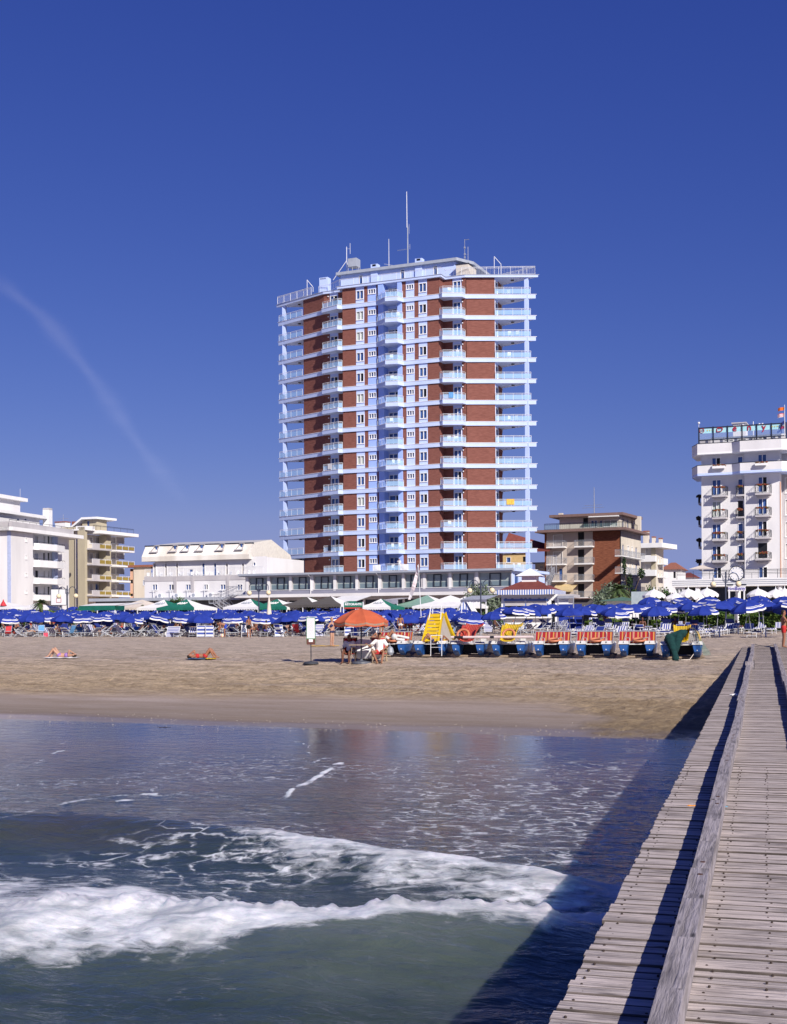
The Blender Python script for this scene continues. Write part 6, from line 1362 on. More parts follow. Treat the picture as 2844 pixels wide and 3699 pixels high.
# white market parasols and terrace parasol
def market(label, px, ytop, d, r, first=[None]):
    p = at(px, ytop, d); H = p.z - GZ
    if first[0] is None:
        t = thing('market_parasol', label, 'parasol', (p.x, p.y, GZ), 0, 'white scalloped parasols by the pavilion'); Hs = 3.2; mb = MB(); n_ = 12
        pr = [(0, Hs - .25), (r * .4, Hs - .42), (r * .75, Hs - .62), (r, Hs - .85)]; mb.lathe(pr, n=n_)
        for i in range(n_):
            a0_, a1_ = 2 * math.pi * i / n_, 2 * math.pi * (i + 1) / n_; am = (a0_ + a1_) / 2; z = Hs - .85; P = lambda a, q: (r * math.cos(a), r * math.sin(a), q)
            mb.poly([P(a0_, z), P(a0_, z - .12), P((a0_ + am) / 2, z - .26), P(am, z - .30), P((am + a1_) / 2, z - .26), P(a1_, z - .12), P(a1_, z)])
        mb.build('canopy', WHITEF, t); MB().tube((0, 0, 0), (0, 0, Hs), .035, n=6).lathe([(.02, Hs), (.05, Hs - .2), (.12, Hs - .3)], n=8).build('pole', METW, t); remember(t); first[0] = t
    else: t = dup(first[0], (p.x, p.y, GZ), 0, label)
    t.location.z = GZ + H - 3.2; t.scale = (1, 1, 1)
    return t
for i, (px, yt, lab) in enumerate([(2363, 2119, 'white scalloped parasol in front of the dark green tree'), (2441, 2131, 'lowest white scalloped parasol at the left end of the pavilion'), (2487, 2117, 'white scalloped parasol between the pavilion wall and its first column'), (2555, 2115, 'broad white scalloped parasol left of the hotel sign'), (2515, 2124, 'white scalloped parasol half hidden behind the one left of the hotel sign'), (2739, 2116, 'white scalloped parasol right of the hotel sign'), (2803, 2118, 'white scalloped parasol beside the rightmost pavilion column'), (2835, 2116, 'white scalloped parasol cut by the right edge of the photo')]): market(lab, px, yt, 122, 1.12)
p = at(2537, 2041, 156); t = thing('terrace_parasol', 'cream square parasol on the pavilion roof terrace', 'parasol', (p.x, p.y, p.z - 2.7), R(-25)); e = 1.35
MB().add([(-e, -e, 2.2), (e, -e, 2.2), (e, e, 2.2), (-e, e, 2.2), (0, 0, 2.7)], [(0, 1, 4), (1, 2, 4), (2, 3, 4), (3, 0, 4), (3, 2, 1, 0)]).build('canopy', CRMF, t); MB().tube((0, 0, 0), (0, 0, 2.3), .04, n=6).build('pole', METW, t)
# grey billboard
p = at(2315, 2137, 124); t = thing('blank_board', 'plain pale grey board standing beside the white parasols', 'board', (p.x, p.y, GZ), R(-20)); H = p.z - GZ
MB().box(-.9, .9, -.03, .03, H - 1.7, H).build('panel', mat('pale_panel', (.40, .47, .50), .5), t)
for x in (-.8, .8): MB().tube((x, .05, 0), (x, .05, H), .04, n=5).build('post', ALU, t)
# green roofed hut by the palm
p = at(2243, 2156, 136); t = thing('garden_hut', 'small white hut with flat green roof beneath the palm', 'hut', (p.x, p.y, GZ), R(-20)); H = p.z - GZ
MB().box(-1.5, 1.6, 0, 2, 0, H - .4).build('walls', WHITE, t); MB().add([(-2.3, -.8, H - .45), (2.4, -.8, H - .45), (2.4, 3, H - .45), (-2.3, 3, H - .45), (0, 1, H)], [(0, 1, 4), (1, 2, 4), (2, 3, 4), (3, 0, 4), (3, 2, 1, 0)]).build('roof', mat('green_roof', (.09, .17, .13), .6), t)
# ---------------------------------------------------------------- people
def caps(J):
    """J: joints of one figure -> list of (a, b, ra, rb) bones"""
    g_ = lambda k: Vector(J[k]); B_ = []
    sc_ = J.get('fat', 1.0)
    pel, wst, ch, nk, hd = g_('pel'), g_('wst'), g_('ch'), g_('nk'), g_('hd')
    for s_ in 'lr':
        sh, el, wr, hp, kn, an, to = (g_(k + s_) for k in ('sh', 'el', 'wr', 'hp', 'kn', 'an', 'to'))
        B_ += [(sh, el, .056, .043), (el, wr, .043, .029), (ch, sh, .10 * sc_, .06), (hp, kn, .088 * sc_, .058), (kn, an, .058, .038), (an, to, .040, .030), (pel, hp, .115 * sc_, .10 * sc_)]
        cm_ = kn.lerp(an, .3); B_.append((kn, cm_, .056, .060)); B_.append((cm_, an, .060, .038))
        d = (wr - el).normalized(); sd_ = d.cross(Vector((0, 0, 1))); sd_ = sd_.normalized() if sd_.length > .1 else Vector((1, 0, 0)); nrm = d.cross(sd_)
        pm = wr + d * .085; B_ += [(wr, pm, .028, .030), (wr + sd_ * .018, pm + sd_ * .022, .022, .022), (wr - sd_ * .018, pm - sd_ * .022, .022, .022)]
        for i, L in enumerate((.060, .075, .070, .052)):
            o_ = sd_ * ((i - 1.5) * .0215); a = pm + o_; b = a + d * L * .55 + o_ * .15; c = b + (d * .75 + nrm * .55).normalized() * L * .5; B_ += [(a, b, .0115, .0105), (b, c, .0105, .009)]
        th = wr + d * .025 - sd_ * .026; t2 = th + (d * .6 - sd_ * .8).normalized() * .04; B_ += [(th, t2, .013, .011), (t2, t2 + d * .03, .011, .0095)]
    B_ += [(pel, wst, .125 * sc_, .115 * sc_), (wst, ch, .115 * sc_, .13 * sc_), (ch, nk, .11 * sc_, .055), (nk, hd, .055, .060)]
    return B_
def headparts(J):
    hd = Vector(J['hd']); f = Vector(J.get('look', (0, -1, 0))).normalized(); up = Vector(J.get('up', (0, 0, 1))); up = (up - f * up.dot(f)).normalized(); rt = f.cross(up); return hd, f, up, rt
def remesh(mb, vox, name, m, sm=3):
    me = mb.mesh('tmp', m); o = bpy.data.objects.new('tmp', me); col.objects.link(o)
    md = o.modifiers.new('r', 'REMESH'); md.mode = 'VOXEL'; md.voxel_size = vox; md.use_smooth_shade = True
    s_ = o.modifiers.new('s', 'SMOOTH'); s_.iterations = sm; s_.factor = .5
    dg = bpy.context.evaluated_depsgraph_get(); r_ = bpy.data.meshes.new_from_object(o.evaluated_get(dg)); bpy.data.objects.remove(o); bpy.data.meshes.remove(me); r_.name = name
    if not r_.materials: r_.materials.append(m)
    return r_
def capsule(mb, a, b, ra, rb): mb.ell(a, ra, 10, 7); mb.ell(b, rb, 10, 7); mb.tube(a, b, ra, rb, 10)
def bodymesh(J, skin, vox=.0125):
    mb = MB()
    for a, b, ra, rb in caps(J): capsule(mb, a, b, ra, rb)
    hd, f, up, rt = headparts(J); M_ = Matrix((rt, f, up)).transposed().to_4x4(); M_.translation = hd + up * .055; old = mb.M; mb.M = M_
    mb.ell((0, 0, .035), (.075, .095, .115), 14, 10); mb.ell((0, .03, -.045), (.055, .065, .065), 10, 7); mb.ell((0, .100, -.005), (.014, .022, .022), 8, 6); mb.ell((0, .088, -.055), (.028, .012, .009), 8, 5)
    for s_ in (-1, 1): mb.ell((s_ * .078, -.005, 0), (.012, .022, .032), 8, 6)
    mb.M = old; return remesh(mb, vox, 'person_body', skin)
HAIRC = [mat('dark_hair', (.025, .015, .01), .6, (.015, .01, .006), 30), mat('blond_hair', (.36, .23, .10), .6, (.26, .16, .07), 30), mat('grey_hair', (.30, .28, .26), .6, (.2, .19, .18), 30)]
def hairmesh(J, m, long_=False):
    hd, f, up, rt = headparts(J); mb = MB(); M_ = Matrix((rt, f, up)).transposed().to_4x4(); M_.translation = hd + up * .055; mb.M = M_
    mb.ell((0, -.022, .055), (.086, .098, .108), 12, 8); mb.ell((0, -.06, .0), (.07, .055, .08), 10, 6)
    if long_: mb.ell((0, -.075, -.09), (.07, .045, .13), 10, 7)
    return remesh(mb, .016, 'hair', m, 2)
def cloth(bones, m, grow=.014, name='swimwear'):
    mb = MB()
    for a, b, ra, rb in bones: capsule(mb, Vector(a), Vector(b), ra + grow, rb + grow)
    return remesh(mb, .018, name, m, 2)
EYE = mat('eye', (.03, .02, .015), .3)
STAND = dict(pel=(0, 0, .93), wst=(0, -.01, 1.10), ch=(0, 0, 1.30), nk=(0, .01, 1.45), hd=(0, 0, 1.53), shl=(-.17, 0, 1.38), elfl=None,
             ell=(-.235, .03, 1.12), wrl=(-.25, -.05, .88), shr=(.17, 0, 1.38), elr=(.235, .03, 1.12), wrr=(.25, -.05, .88),
             hpl=(-.09, 0, .88), knl=(-.11, -.02, .49), anl=(-.12, .03, .08), tol=(-.14, -.12, .035), hpr=(.09, 0, .88), knr=(.10, -.02, .49), anr=(.11, .03, .08), tor=(.13, -.12, .035))
STAND.pop('elfl')
def pose(base, **k): d = dict(base); d.update(k); return d
HIP = pose(STAND, ell=(-.33, .06, 1.18), wrl=(-.17, -.02, 1.02), elr=(.33, .06, 1.18), wrr=(.17, -.02, 1.02))
ARMUP = pose(STAND, ell=(-.30, -.10, 1.22), wrl=(-.16, -.26, 1.40), elr=(.25, .05, 1.12), wrr=(.22, -.12, .92))
BEND = pose(STAND, pel=(0, .08, .92), wst=(0, -.06, 1.02), ch=(0, -.28, 1.06), nk=(0, -.42, 1.08), hd=(0, -.50, 1.08), look=(0, -.8, -.6), shl=(-.17, -.34, 1.06), shr=(.17, -.34, 1.06), ell=(-.2, -.38, .80), elr=(.2, -.38, .80), wrl=(-.17, -.44, .56), wrr=(.17, -.44, .56), hpl=(-.09, .08, .88), hpr=(.09, .08, .88))
SIT = dict(pel=(0, .05, .50), wst=(0, .09, .66), ch=(0, .07, .86), nk=(0, .03, 1.01), hd=(0, 0, 1.09), shl=(-.18, .06, .94), ell=(-.26, 0, .70), wrl=(-.17, -.22, .62), shr=(.18, .06, .94), elr=(.26, 0, .70), wrr=(.17, -.22, .62),
           hpl=(-.09, .0, .48), knl=(-.15, -.40, .50), anl=(-.14, -.44, .09), tol=(-.16, -.60, .04), hpr=(.09, .0, .48), knr=(.15, -.40, .50), anr=(.15, -.42, .09), tor=(.17, -.58, .04))
GUARD = pose(SIT, ell=(-.40, .0, .72), wrl=(-.50, -.18, .80), elr=(.33, .0, .72), wrr=(.16, -.26, .58), knl=(-.26, -.42, .50), anl=(-.08, -.42, .10), tol=(-.06, -.60, .04), knr=(.20, -.38, .50), anr=(.12, -.50, .10), tor=(.14, -.66, .04), fat=1.12)
RECL = dict(pel=(0, 0, .40), wst=(0, .14, .46), ch=(0, .32, .58), nk=(0, .45, .68), hd=(0, .51, .74), look=(0, -.85, .5), up=(0, .5, .85), shl=(-.17, .38, .62), ell=(-.25, .2, .46), wrl=(-.2, -.02, .44), shr=(.17, .38, .62), elr=(.25, .2, .46), wrr=(.2, -.02, .44),
            hpl=(-.09, -.05, .38), knl=(-.11, -.44, .46), anl=(-.11, -.84, .39), tol=(-.12, -.90, .5), hpr=(.09, -.05, .38), knr=(.11, -.44, .44), anr=(.11, -.84, .38), tor=(.12, -.90, .5))
LIE = dict(pel=(0, 0, .11), wst=(.17, 0, .11), ch=(.38, 0, .12), nk=(.53, 0, .12), hd=(.61, 0, .13), look=(.15, -.1, 1), up=(1, 0, 0), shl=(.45, -.17, .12), ell=(.50, -.27, .36), wrl=(.68, -.10, .22), shr=(.45, .17, .12), elr=(.58, .32, .10), wrr=(.42, .40, .07),
           hpl=(-.05, -.09, .11), knl=(-.34, -.12, .42), anl=(-.58, -.12, .07), tol=(-.70, -.12, .04), hpr=(-.05, .09, .11), knr=(-.28, .12, .46), anr=(-.46, .12, .07), tor=(-.58, .12, .04))
SQUAT = dict(pel=(0, .1, .14), wst=(0, .10, .30), ch=(0, .02, .50), nk=(0, -.04, .64), hd=(0, -.07, .72), shl=(-.16, 0, .57), ell=(-.2, -.2, .42), wrl=(-.12, -.38, .40), shr=(.16, 0, .57), elr=(.2, -.2, .42), wrr=(.12, -.38, .40),
             hpl=(-.09, .04, .13), knl=(-.12, -.32, .38), anl=(-.10, -.42, .07), tol=(-.11, -.54, .04), hpr=(.09, .04, .13), knr=(.14, -.30, .36), anr=(.1, -.42, .07), tor=(.11, -.54, .04))
def trunks(J, low=.35):
    g_ = lambda k: Vector(J[k]); return [(g_('pel'), g_('pel').lerp(g_('wst'), .3), .12, .115)] + [(g_('hp' + s_), g_('hp' + s_).lerp(g_('kn' + s_), low), .095, .085) for s_ in 'lr'] + [(g_('pel'), g_('hp' + s_), .118, .10) for s_ in 'lr']
def bikini(J): 
    g_ = lambda k: Vector(J[k]); m_ = g_('wst').lerp(g_('ch'), .72); d = (g_('shr') - g_('shl')).normalized() * .075; return [(m_ - d, m_ + d, .108, .108)]
def brief(J): g_ = lambda k: Vector(J[k]); return [(g_('pel'), g_('hp' + s_).lerp(g_('kn' + s_), .04), .118, .098) for s_ in 'lr']
def shirt(J):
    g_ = lambda k: Vector(J[k]); f = J.get('fat', 1); return [(g_('pel').lerp(g_('wst'), .15), g_('wst'), .13 * f, .125 * f), (g_('wst'), g_('ch'), .125 * f, .135 * f)] + [(g_('ch'), g_('sh' + s_), .105 * f, .068) for s_ in 'lr'] + [(g_('sh' + s_), g_('sh' + s_).lerp(g_('el' + s_), .7), .066, .066) for s_ in 'lr']
CL = {k: mat('cloth_' + k, c, .85) for k, c in dict(navy=(.02, .03, .10), black=(.012, .012, .016), red=(.5, .03, .03), white=(.78, .78, .78), purple=(.10, .08, .35), orange=(.6, .16, .03), blue=(.03, .07, .45), violet=(.28, .16, .42), pink=(.6, .12, .25), yellow=(.7, .48, .03), green=(.05, .25, .12)).items()}
MESHC = {}
def mcache(k, fn):
    if k not in MESHC: MESHC[k] = fn()
    return MESHC[k]
POSES = dict(stand=STAND, hip=HIP, armup=ARMUP, bend=BEND, sit=SIT, guard=GUARD, recl=RECL, lie=LIE, squat=SQUAT)
def person(label, ps, loc, rz, skin=0, hair=0, long_=False, clothes=(), scale=1.0, eyes=False, group=None):
    J = POSES[ps]; t = thing('person', label, 'person', loc, rz, group); t.scale = (scale,) * 3
    place(mcache(('b', ps, skin), lambda: bodymesh(J, SKINT[skin])), 'body', t)
    place(mcache(('h', ps, hair, long_), lambda: hairmesh(J, HAIRC[hair], long_)), 'hair', t)
    for kind, c in clothes:
        fn, nm, gr = dict(trunks=(trunks, 'shorts', .012), bikini=(bikini, 'bikini_top', .012), brief=(brief, 'swim_briefs', .010), shirt=(shirt, 'shirt', .014))[kind]
        place(mcache((kind, ps, c), lambda: cloth(fn(J), CL[c], gr, nm)), nm, t)
    hd, f, up, rt = headparts(J); mb = MB(); c = hd + up * .068
    for s_ in (-1, 1): mb.ell(c + f * .088 + rt * s_ * .030, .011, 6, 4)
    place(mcache(('e', ps), lambda: mb.mesh('eyes', EYE)), 'eyes', t)
    return t

# ---------------------------------------------------------------- blue parasols
def umb_mesh(seed, striped):
    rn = random.Random(seed); n_ = 8; Rr = 1.14; H = 2.22; hh = .52; rings = [(0, H), (.30, H - .05), (.62, H - .20), (.76, H - .285), (.80, H - .31), (.85, H - .345), (.90, H - .385), (1.0, H - hh)]
    mb = MB()
    for k in range(n_):
        a0, a1 = 2 * math.pi * k / n_, 2 * math.pi * (k + 1) / n_; st_ = k in striped
        for j in range(len(rings) - 1):
            (r0, z0), (r1, z1) = rings[j], rings[j + 1]; mb.mi = 1 if st_ and j in (3, 5) else 0
            sub = 3
            for i in range(sub):
                u0, u1 = i / sub, (i + 1) / sub
                def Q(r, z, u):
                    p0 = Vector((math.cos(a0), math.sin(a0))) * r * Rr; p1 = Vector((math.cos(a1), math.sin(a1))) * r * Rr; p = p0.lerp(p1, u); return (p.x, p.y, z - .05 * r * math.sin(u * math.pi))
                mb.quad(Q(r0, z0, u0), Q(r0, z0, u1), Q(r1, z1, u1), Q(r1, z1, u0))
        for i in range(3):   # valance
            u0, u1 = i / 3, (i + 1) / 3; mb.mi = 1 if st_ else 0; p = []
            for u in (u0, u1): q = Vector((math.cos(a0), math.sin(a0))).lerp(Vector((math.cos(a1), math.sin(a1))), u) * Rr; p.append((q.x, q.y, H - hh - .05 * math.sin(u * math.pi)))
            mb.quad(p[0], p[1], (p[1][0], p[1][1], p[1][2] - .12), (p[0][0], p[0][1], p[0][2] - .12))
    return mb.mesh('canopy', [BLUEF, WHITEF])
POLE = MB().tube((0, 0, -1.1), (0, 0, 2.24), .022, n=6).ell((0, 0, 2.27), .035, 6, 4).mesh('pole', mat('pole_metal', (.35, .36, .40), .4))
UM = [umb_mesh(i, s_) for i, s_ in enumerate([(0, 1, 7), (5, 6), (0, 1), (6, 7), (3, 4, 5), (4, 5, 6, 7)])]
LAND = [(0, 'the left edge of the photo'), (148, 'the tall palm'), (243, 'the first lamp post'), (360, 'the beige block'), (531, 'the bushy palm'), (676, 'the green fronted tent'), (820, 'the steel staircase'), (935, 'the second lamp post'), (1003, 'the second green tent'), (1117, 'the slim palm'), (1277, 'the restaurant sign'), (1377, 'the small tent'), (1523, 'the tall flagpole'), (1600, 'the wide white tent'), (1690, 'the striped cabin'), (1800, 'the kiosk left corner'), (1915, 'the kiosk roof peak'), (2044, 'the metal portal'), (2236, 'the fan palm'), (2363, 'the dark green tree'), (2460, 'the pavilion left end'), (2622, 'the right lamp post'), (2740, 'the pavilion parasol'), (2835, 'the right edge of the photo')]
def lmark(px):
    b = min(LAND, key=lambda q: abs(q[0] - px)); rel_ = 'in line with' if abs(b[0] - px) < 14 else ('just left of' if px < b[0] and abs(b[0] - px) < 45 else 'left of' if px < b[0] else 'just right of' if abs(b[0] - px) < 45 else 'right of'); 
    if b[0] == 0: rel_ = 'at' if px < 25 else 'right of'
    if b[0] == 2835: rel_ = 'at' if px > 2815 else 'left of'
    return rel_ + ' ' + b[1]
USED = {}
def ulabel(base, px, fallback):
    l = base + ' ' + lmark(px)
    if l in USED: return fallback
    USED[l] = 1; return l
def pxof(x, y): return CX + F * x / y
rn = random.Random(21); UPOS = []
rows = [92.0, 95.6, 99.4, 104, 109, 114.5, 120, 126, 132]
rown = ['front', 'second', 'third', 'fourth', 'fifth', 'sixth', 'seventh', 'eighth', 'last']
rowlist = [[] for _ in rows]
for ri, w_ in enumerate(rows):
    u_ = -125 + (ri % 2) * 1.3
    while u_ < 10:
        u_ += 2.55
        x, y = xy(w_ + rn.uniform(-.5, .5), u_ + rn.uniform(-.35, .35)); px = pxof(x, y)
        if not (-40 < px < 2885): continue
        if px > 1690 and w_ > 117: continue
        if px > 1230 and w_ > 127: continue
        if 1725 < px < 2020 and (w_ < 100 or rn.random() < .35): continue
        if 1170 < px < 1300 and ri == 0 or 1420 < px < 1480 and ri == 0: continue
        if px >= 2010 or 1790 < px: continue
        rowlist[ri].append((px, x, y, 2219 - 2.9 * ri + rn.uniform(-4, 4)))
for px, yt, d, ri in [(2060, 2196, 98, 0), (2215, 2190, 97, 0), (2375, 2190, 94, 0), (2545, 2185, 90, 0), (2716, 2174, 86, 0), (2846, 2172, 84, 0), (2100, 2187, 104, 1), (2160, 2186, 108, 2), (2270, 2186, 103, 1), (2300, 2183, 108, 2), (2420, 2184, 100, 1), (2450, 2180, 104, 2), (2500, 2177, 99, 1), (2590, 2173, 97, 1), (2620, 2168, 102, 2), (2760, 2166, 94, 1), (2690, 2165, 98, 2), (2340, 2180, 112, 3), (2352, 2158, 118, 4), (2400, 2172, 113, 3), (2455, 2159, 117, 4), (2478, 2168, 108, 3), (2562, 2157, 115, 4), (2552, 2166, 108, 3), (2735, 2150, 108, 4), (2742, 2159, 101, 3), (2832, 2154, 104, 4), (2205, 2180, 114, 3), (2140, 2182, 114, 4), (1890, 2190, 106, 1), (1938, 2182, 112, 3), (1962, 2186, 108, 2), (1990, 2184, 111, 4), (1855, 2192, 104, 0), (1822, 2190, 112, 3), (2245, 2178, 118, 4), (2655, 2160, 106, 4)]:
    p = at(px, yt, d); rowlist[ri].append((px, p.x, p.y, yt))
firstu = {}
for ri, L in enumerate(rowlist):
    for (px, x, y, ytp) in sorted(L):
        k = rn.randrange(len(UM)); ztop = at(px, ytp, y).z; z = ztop - 2.24
        bands = ['white banded', 'narrow white banded', 'two panel banded', 'right banded', 'left banded', 'broad white banded'][k]
        if ri < 5: lab = ulabel('%s blue parasol, %s row,' % (bands, rown[ri]), px, 'blue parasol crowded among the %s row neighbours' % rown[ri])
        else: lab = 'blue parasol in the dense back rows before the terrace'
        t = thing('beach_parasol', lab, 'parasol', (x, y, z), 0, 'blue beach parasols in rows')
        t.rotation_euler = (rn.gauss(0, .07), rn.gauss(.03, .09), rn.choice([0, math.pi / 4, -math.pi / 4]) + rn.uniform(-.5, .5)); t.scale = (rn.uniform(.98, 1.04),) * 3
        place(UM[k], 'canopy', t); place(POLE, 'pole', t); UPOS.append((px, x, y, ri))
# ---------------------------------------------------------------- beach seats
NAVY = (.02, .035, .26); W3 = (.62, .62, .64); LB = (.16, .36, .72)
ST1 = stripes('navy_white_stripes', [(0, NAVY), (.5, W3)], 0, .17); ST2 = stripes('thin_navy_stripes', [(0, W3), (.35, NAVY), (.6, W3), (.75, NAVY)], 0, .20)
ST3 = stripes('cross_stripes', [(0, NAVY), (.5, W3)], 1, .22); PLB = mat('plain_navy_canvas', (.02, .035, .20), .8); PLL = mat('light_blue_towel', (.13, .33, .62), .9, (.10, .26, .52), 8)
REDT = mat('red_towel', (.55, .05, .06), .9, (.45, .04, .05), 8); PINKT = mat('pink_towel', (.65, .05, .14), .9, (.70, .25, .04), 4); TANT = mat('orange_towel', (.70, .36, .06), .9, (.70, .5, .10), 5); DKT = mat('dark_towel', (.02, .02, .04), .9)
def lounger_meshes():
    f = MB(); L, W_, h = 1.9, .62, .36
    for y in (-W_ / 2, W_ / 2): f.tube((y, -L / 2, h), (y, L / 2 - .65, h), .022, n=5); f.tube((y, L / 2 - .65, h), (y * .98, L / 2 - .12, h + .42), .022, n=5)
    for yy in (-L / 2 + .12, L / 2 - .5):
        for y in (-W_ / 2, W_ / 2): f.tube((y, yy, h), (y * 1.02, yy + .04, 0), .02, n=5)
        f.tube((-W_ / 2, yy + .03, .12), (W_ / 2, yy + .03, .12), .016, n=4)
    f.tube((-W_ / 2, L / 2 - .12, h + .42), (W_ / 2, L / 2 - .12, h + .42), .022, n=5); f.tube((-W_ / 2, -L / 2, h), (W_ / 2, -L / 2, h), .022, n=5)
    c = MB()
    P = [(-L / 2 + .02, h + .005), (-.4, h - .03), (L / 2 - .66, h + .0), (L / 2 - .12, h + .43)]
    for (a, za), (b, zb_) in zip(P[:-1], P[1:]): c.add([(-W_ / 2 + .02, a, za), (W_ / 2 - .02, a, za), (W_ / 2 - .02, b, zb_), (-W_ / 2 + .02, b, zb_), (-W_ / 2 + .02, a, za - .015), (W_ / 2 - .02, a, za - .015), (W_ / 2 - .02, b, zb_ - .015), (-W_ / 2 + .02, b, zb_ - .015)], [(0, 1, 2, 3), (4, 7, 6, 5), (0, 4, 5, 1), (2, 6, 7, 3)])
    s_ = MB(); a, b = Vector((0, L / 2 - .05, h + .52)), Vector((0, L / 2 - .42, h + .80))
    s_.add([(-W_ / 2, a.y, a.z), (W_ / 2, a.y, a.z), (W_ / 2, b.y, b.z), (-W_ / 2, b.y, b.z), (-W_ / 2, a.y, a.z - .02), (W_ / 2, a.y, a.z - .02), (W_ / 2, b.y, b.z - .02), (-W_ / 2, b.y, b.z - .02)], [(0, 1, 2, 3), (4, 7, 6, 5)])
    return f.mesh('frame', mat('bed_frame_grey', (.50, .52, .56), .4)), c, s_
def deck_meshes():
    f = MB(); W_ = .56
    for y in (-W_ / 2, W_ / 2): f.tube((y, -.55, .02), (y, .50, 1.02), .02, n=5); f.tube((y * 1.08, .50, .02), (y * 1.08, -.45, .52), .02, n=5); f.tube((y * 1.15, -.42, .50), (y * 1.15, .25, .56), .024, n=5)
    for p_, q_ in (((-W_ / 2, .5, 1.02), (W_ / 2, .5, 1.02)), ((-W_ / 2, -.55, .03), (W_ / 2, -.55, .03)), ((-W_ / 2, .5, .04), (W_ / 2, .5, .04)), ((-W_ / 2, -.45, .5), (W_ / 2, -.45, .5))): f.tube(p_, q_, .02, n=5)
    c = MB(); P = [(.50, 1.02), (.32, .66), (.12, .36), (-.10, .27), (-.30, .34), (-.46, .50)]
    for (a, za), (b, zb_) in zip(P[:-1], P[1:]): c.quad((-W_ / 2 + .03, a, za), (W_ / 2 - .03, a, za), (W_ / 2 - .03, b, zb_), (-W_ / 2 + .03, b, zb_))
    return f.mesh('frame', MT['bed_frame_grey']), c
LF, LC, LS = lounger_meshes()
def flat_meshes():
    f = MB(); L, W_, h = 1.9, .62, .34
    for y in (-W_ / 2, W_ / 2): f.tube((y, -L / 2, h), (y, L / 2, h), .022, n=5)
    for yy in (-L / 2 + .12, L / 2 - .3):
        for y in (-W_ / 2, W_ / 2): f.tube((y, yy, h), (y * 1.02, yy + .04, 0), .02, n=5)
        f.tube((-W_ / 2, yy + .03, .12), (W_ / 2, yy + .03, .12), .016, n=4)
    f.tube((-W_ / 2, -L / 2, h), (W_ / 2, -L / 2, h), .022, n=5); f.tube((-W_ / 2, L / 2, h), (W_ / 2, L / 2, h), .022, n=5)
    return f.mesh('frame', METW), MB().box(-W_ / 2 + .02, W_ / 2 - .02, -L / 2 + .02, L / 2 - .02, h - .02, h + .012).box(-W_ / 2 + .02, W_ / 2 - .02, .35, L / 2 - .05, h + .014, h + .10)
FF, FC = flat_meshes(); DF, DC = deck_meshes()
CM = {}
def cm(mbx, nm, m):
    k = (id(mbx), m.name)
    if k not in CM: CM[k] = mbx.mesh(nm, m)
    return CM[k]
FABN = {ST1.name: 'navy and white striped', ST2.name: 'thin striped', ST3.name: 'cross striped', PLB.name: 'plain navy', PLL.name: 'light blue towelled', REDT.name: 'red towel covered', PINKT.name: 'pink towel covered', TANT.name: 'orange towel covered', DKT.name: 'dark towel covered'}
def lounger(x, y, rz, m, label, shade=False, flat=False):
    t = thing('sun_lounger', label, 'sun lounger', (x, y, float(sand_z(x, y))), rz, 'sun loungers under the blue parasols'); place(FF if flat else LF, 'frame', t); place(cm(FC if flat else LC, 'fabric', m), 'fabric', t)
    if shade: place(cm(LS, 'sunshade', PLB), 'sunshade', t)
    return t
def deckchair(x, y, rz, m, label):
    t = thing('deck_chair', label, 'deck chair', (x, y, float(sand_z(x, y))), rz, 'deck chairs under the blue parasols'); place(DF, 'frame', t); place(cm(DC, 'fabric', m), 'fabric', t); return t
TB = MB().tube((0, 0, 0), (0, 0, .58), .05, n=8).mesh('table_leg', METW); TT = MB().lathe([(0, .58), (.26, .58), (.27, .62), (0, .62)], n=14).mesh('table_top', METW)
def table(x, y, label):
    t = thing('beach_table', label, 'table', (x, y, float(sand_z(x, y))), 0, 'small white tables between the loungers'); place(TB, 'table_leg', t); place(TT, 'table_top', t)
nch = 0
SEAW = R(-23)
for (px, x, y, ri) in UPOS:
    if ri > 4: continue
    if px < 2020:
        k_ = 3 if ri == 0 else 2 if ri < 3 else 1
        for j in range(k_):
            m = rn.choice([ST1, ST2, ST1, ST3, PLB, PLB, PLB, DKT] + ([PLL, REDT, TANT] if ri < 2 else [])); ox, oy = rn.choice([-1, 1]) * rn.uniform(.5, 1.0), rn.uniform(-1.7, 1.0)
            rz = SEAW + rn.choice([rn.gauss(0, .5), rn.gauss(1.3, .4), rn.gauss(-1.3, .4), rn.gauss(3.1, .5)]); p_ = pxof(x + ox, y + oy)
            if rn.random() < .45: deckchair(x + ox, y + oy, rz, m, ulabel('%s deck chair, %s row,' % (FABN[m.name], rown[ri]), p_, 'deck chair crowded in the %s row under the parasols' % rown[ri]))
            else: lounger(x + ox, y + oy, rz, m, ulabel('%s lounger, %s row,' % (FABN[m.name], rown[ri]), p_, 'sun lounger crowded in the %s row under the parasols' % rown[ri]), rn.random() < .4)
            nch += 1
        if rn.random() < .6: table(x + .35, y - .3, ulabel('small round table, %s row,' % rown[ri], px, 'small white table among the %s row seats' % rown[ri]))
rown += ['rearmost']
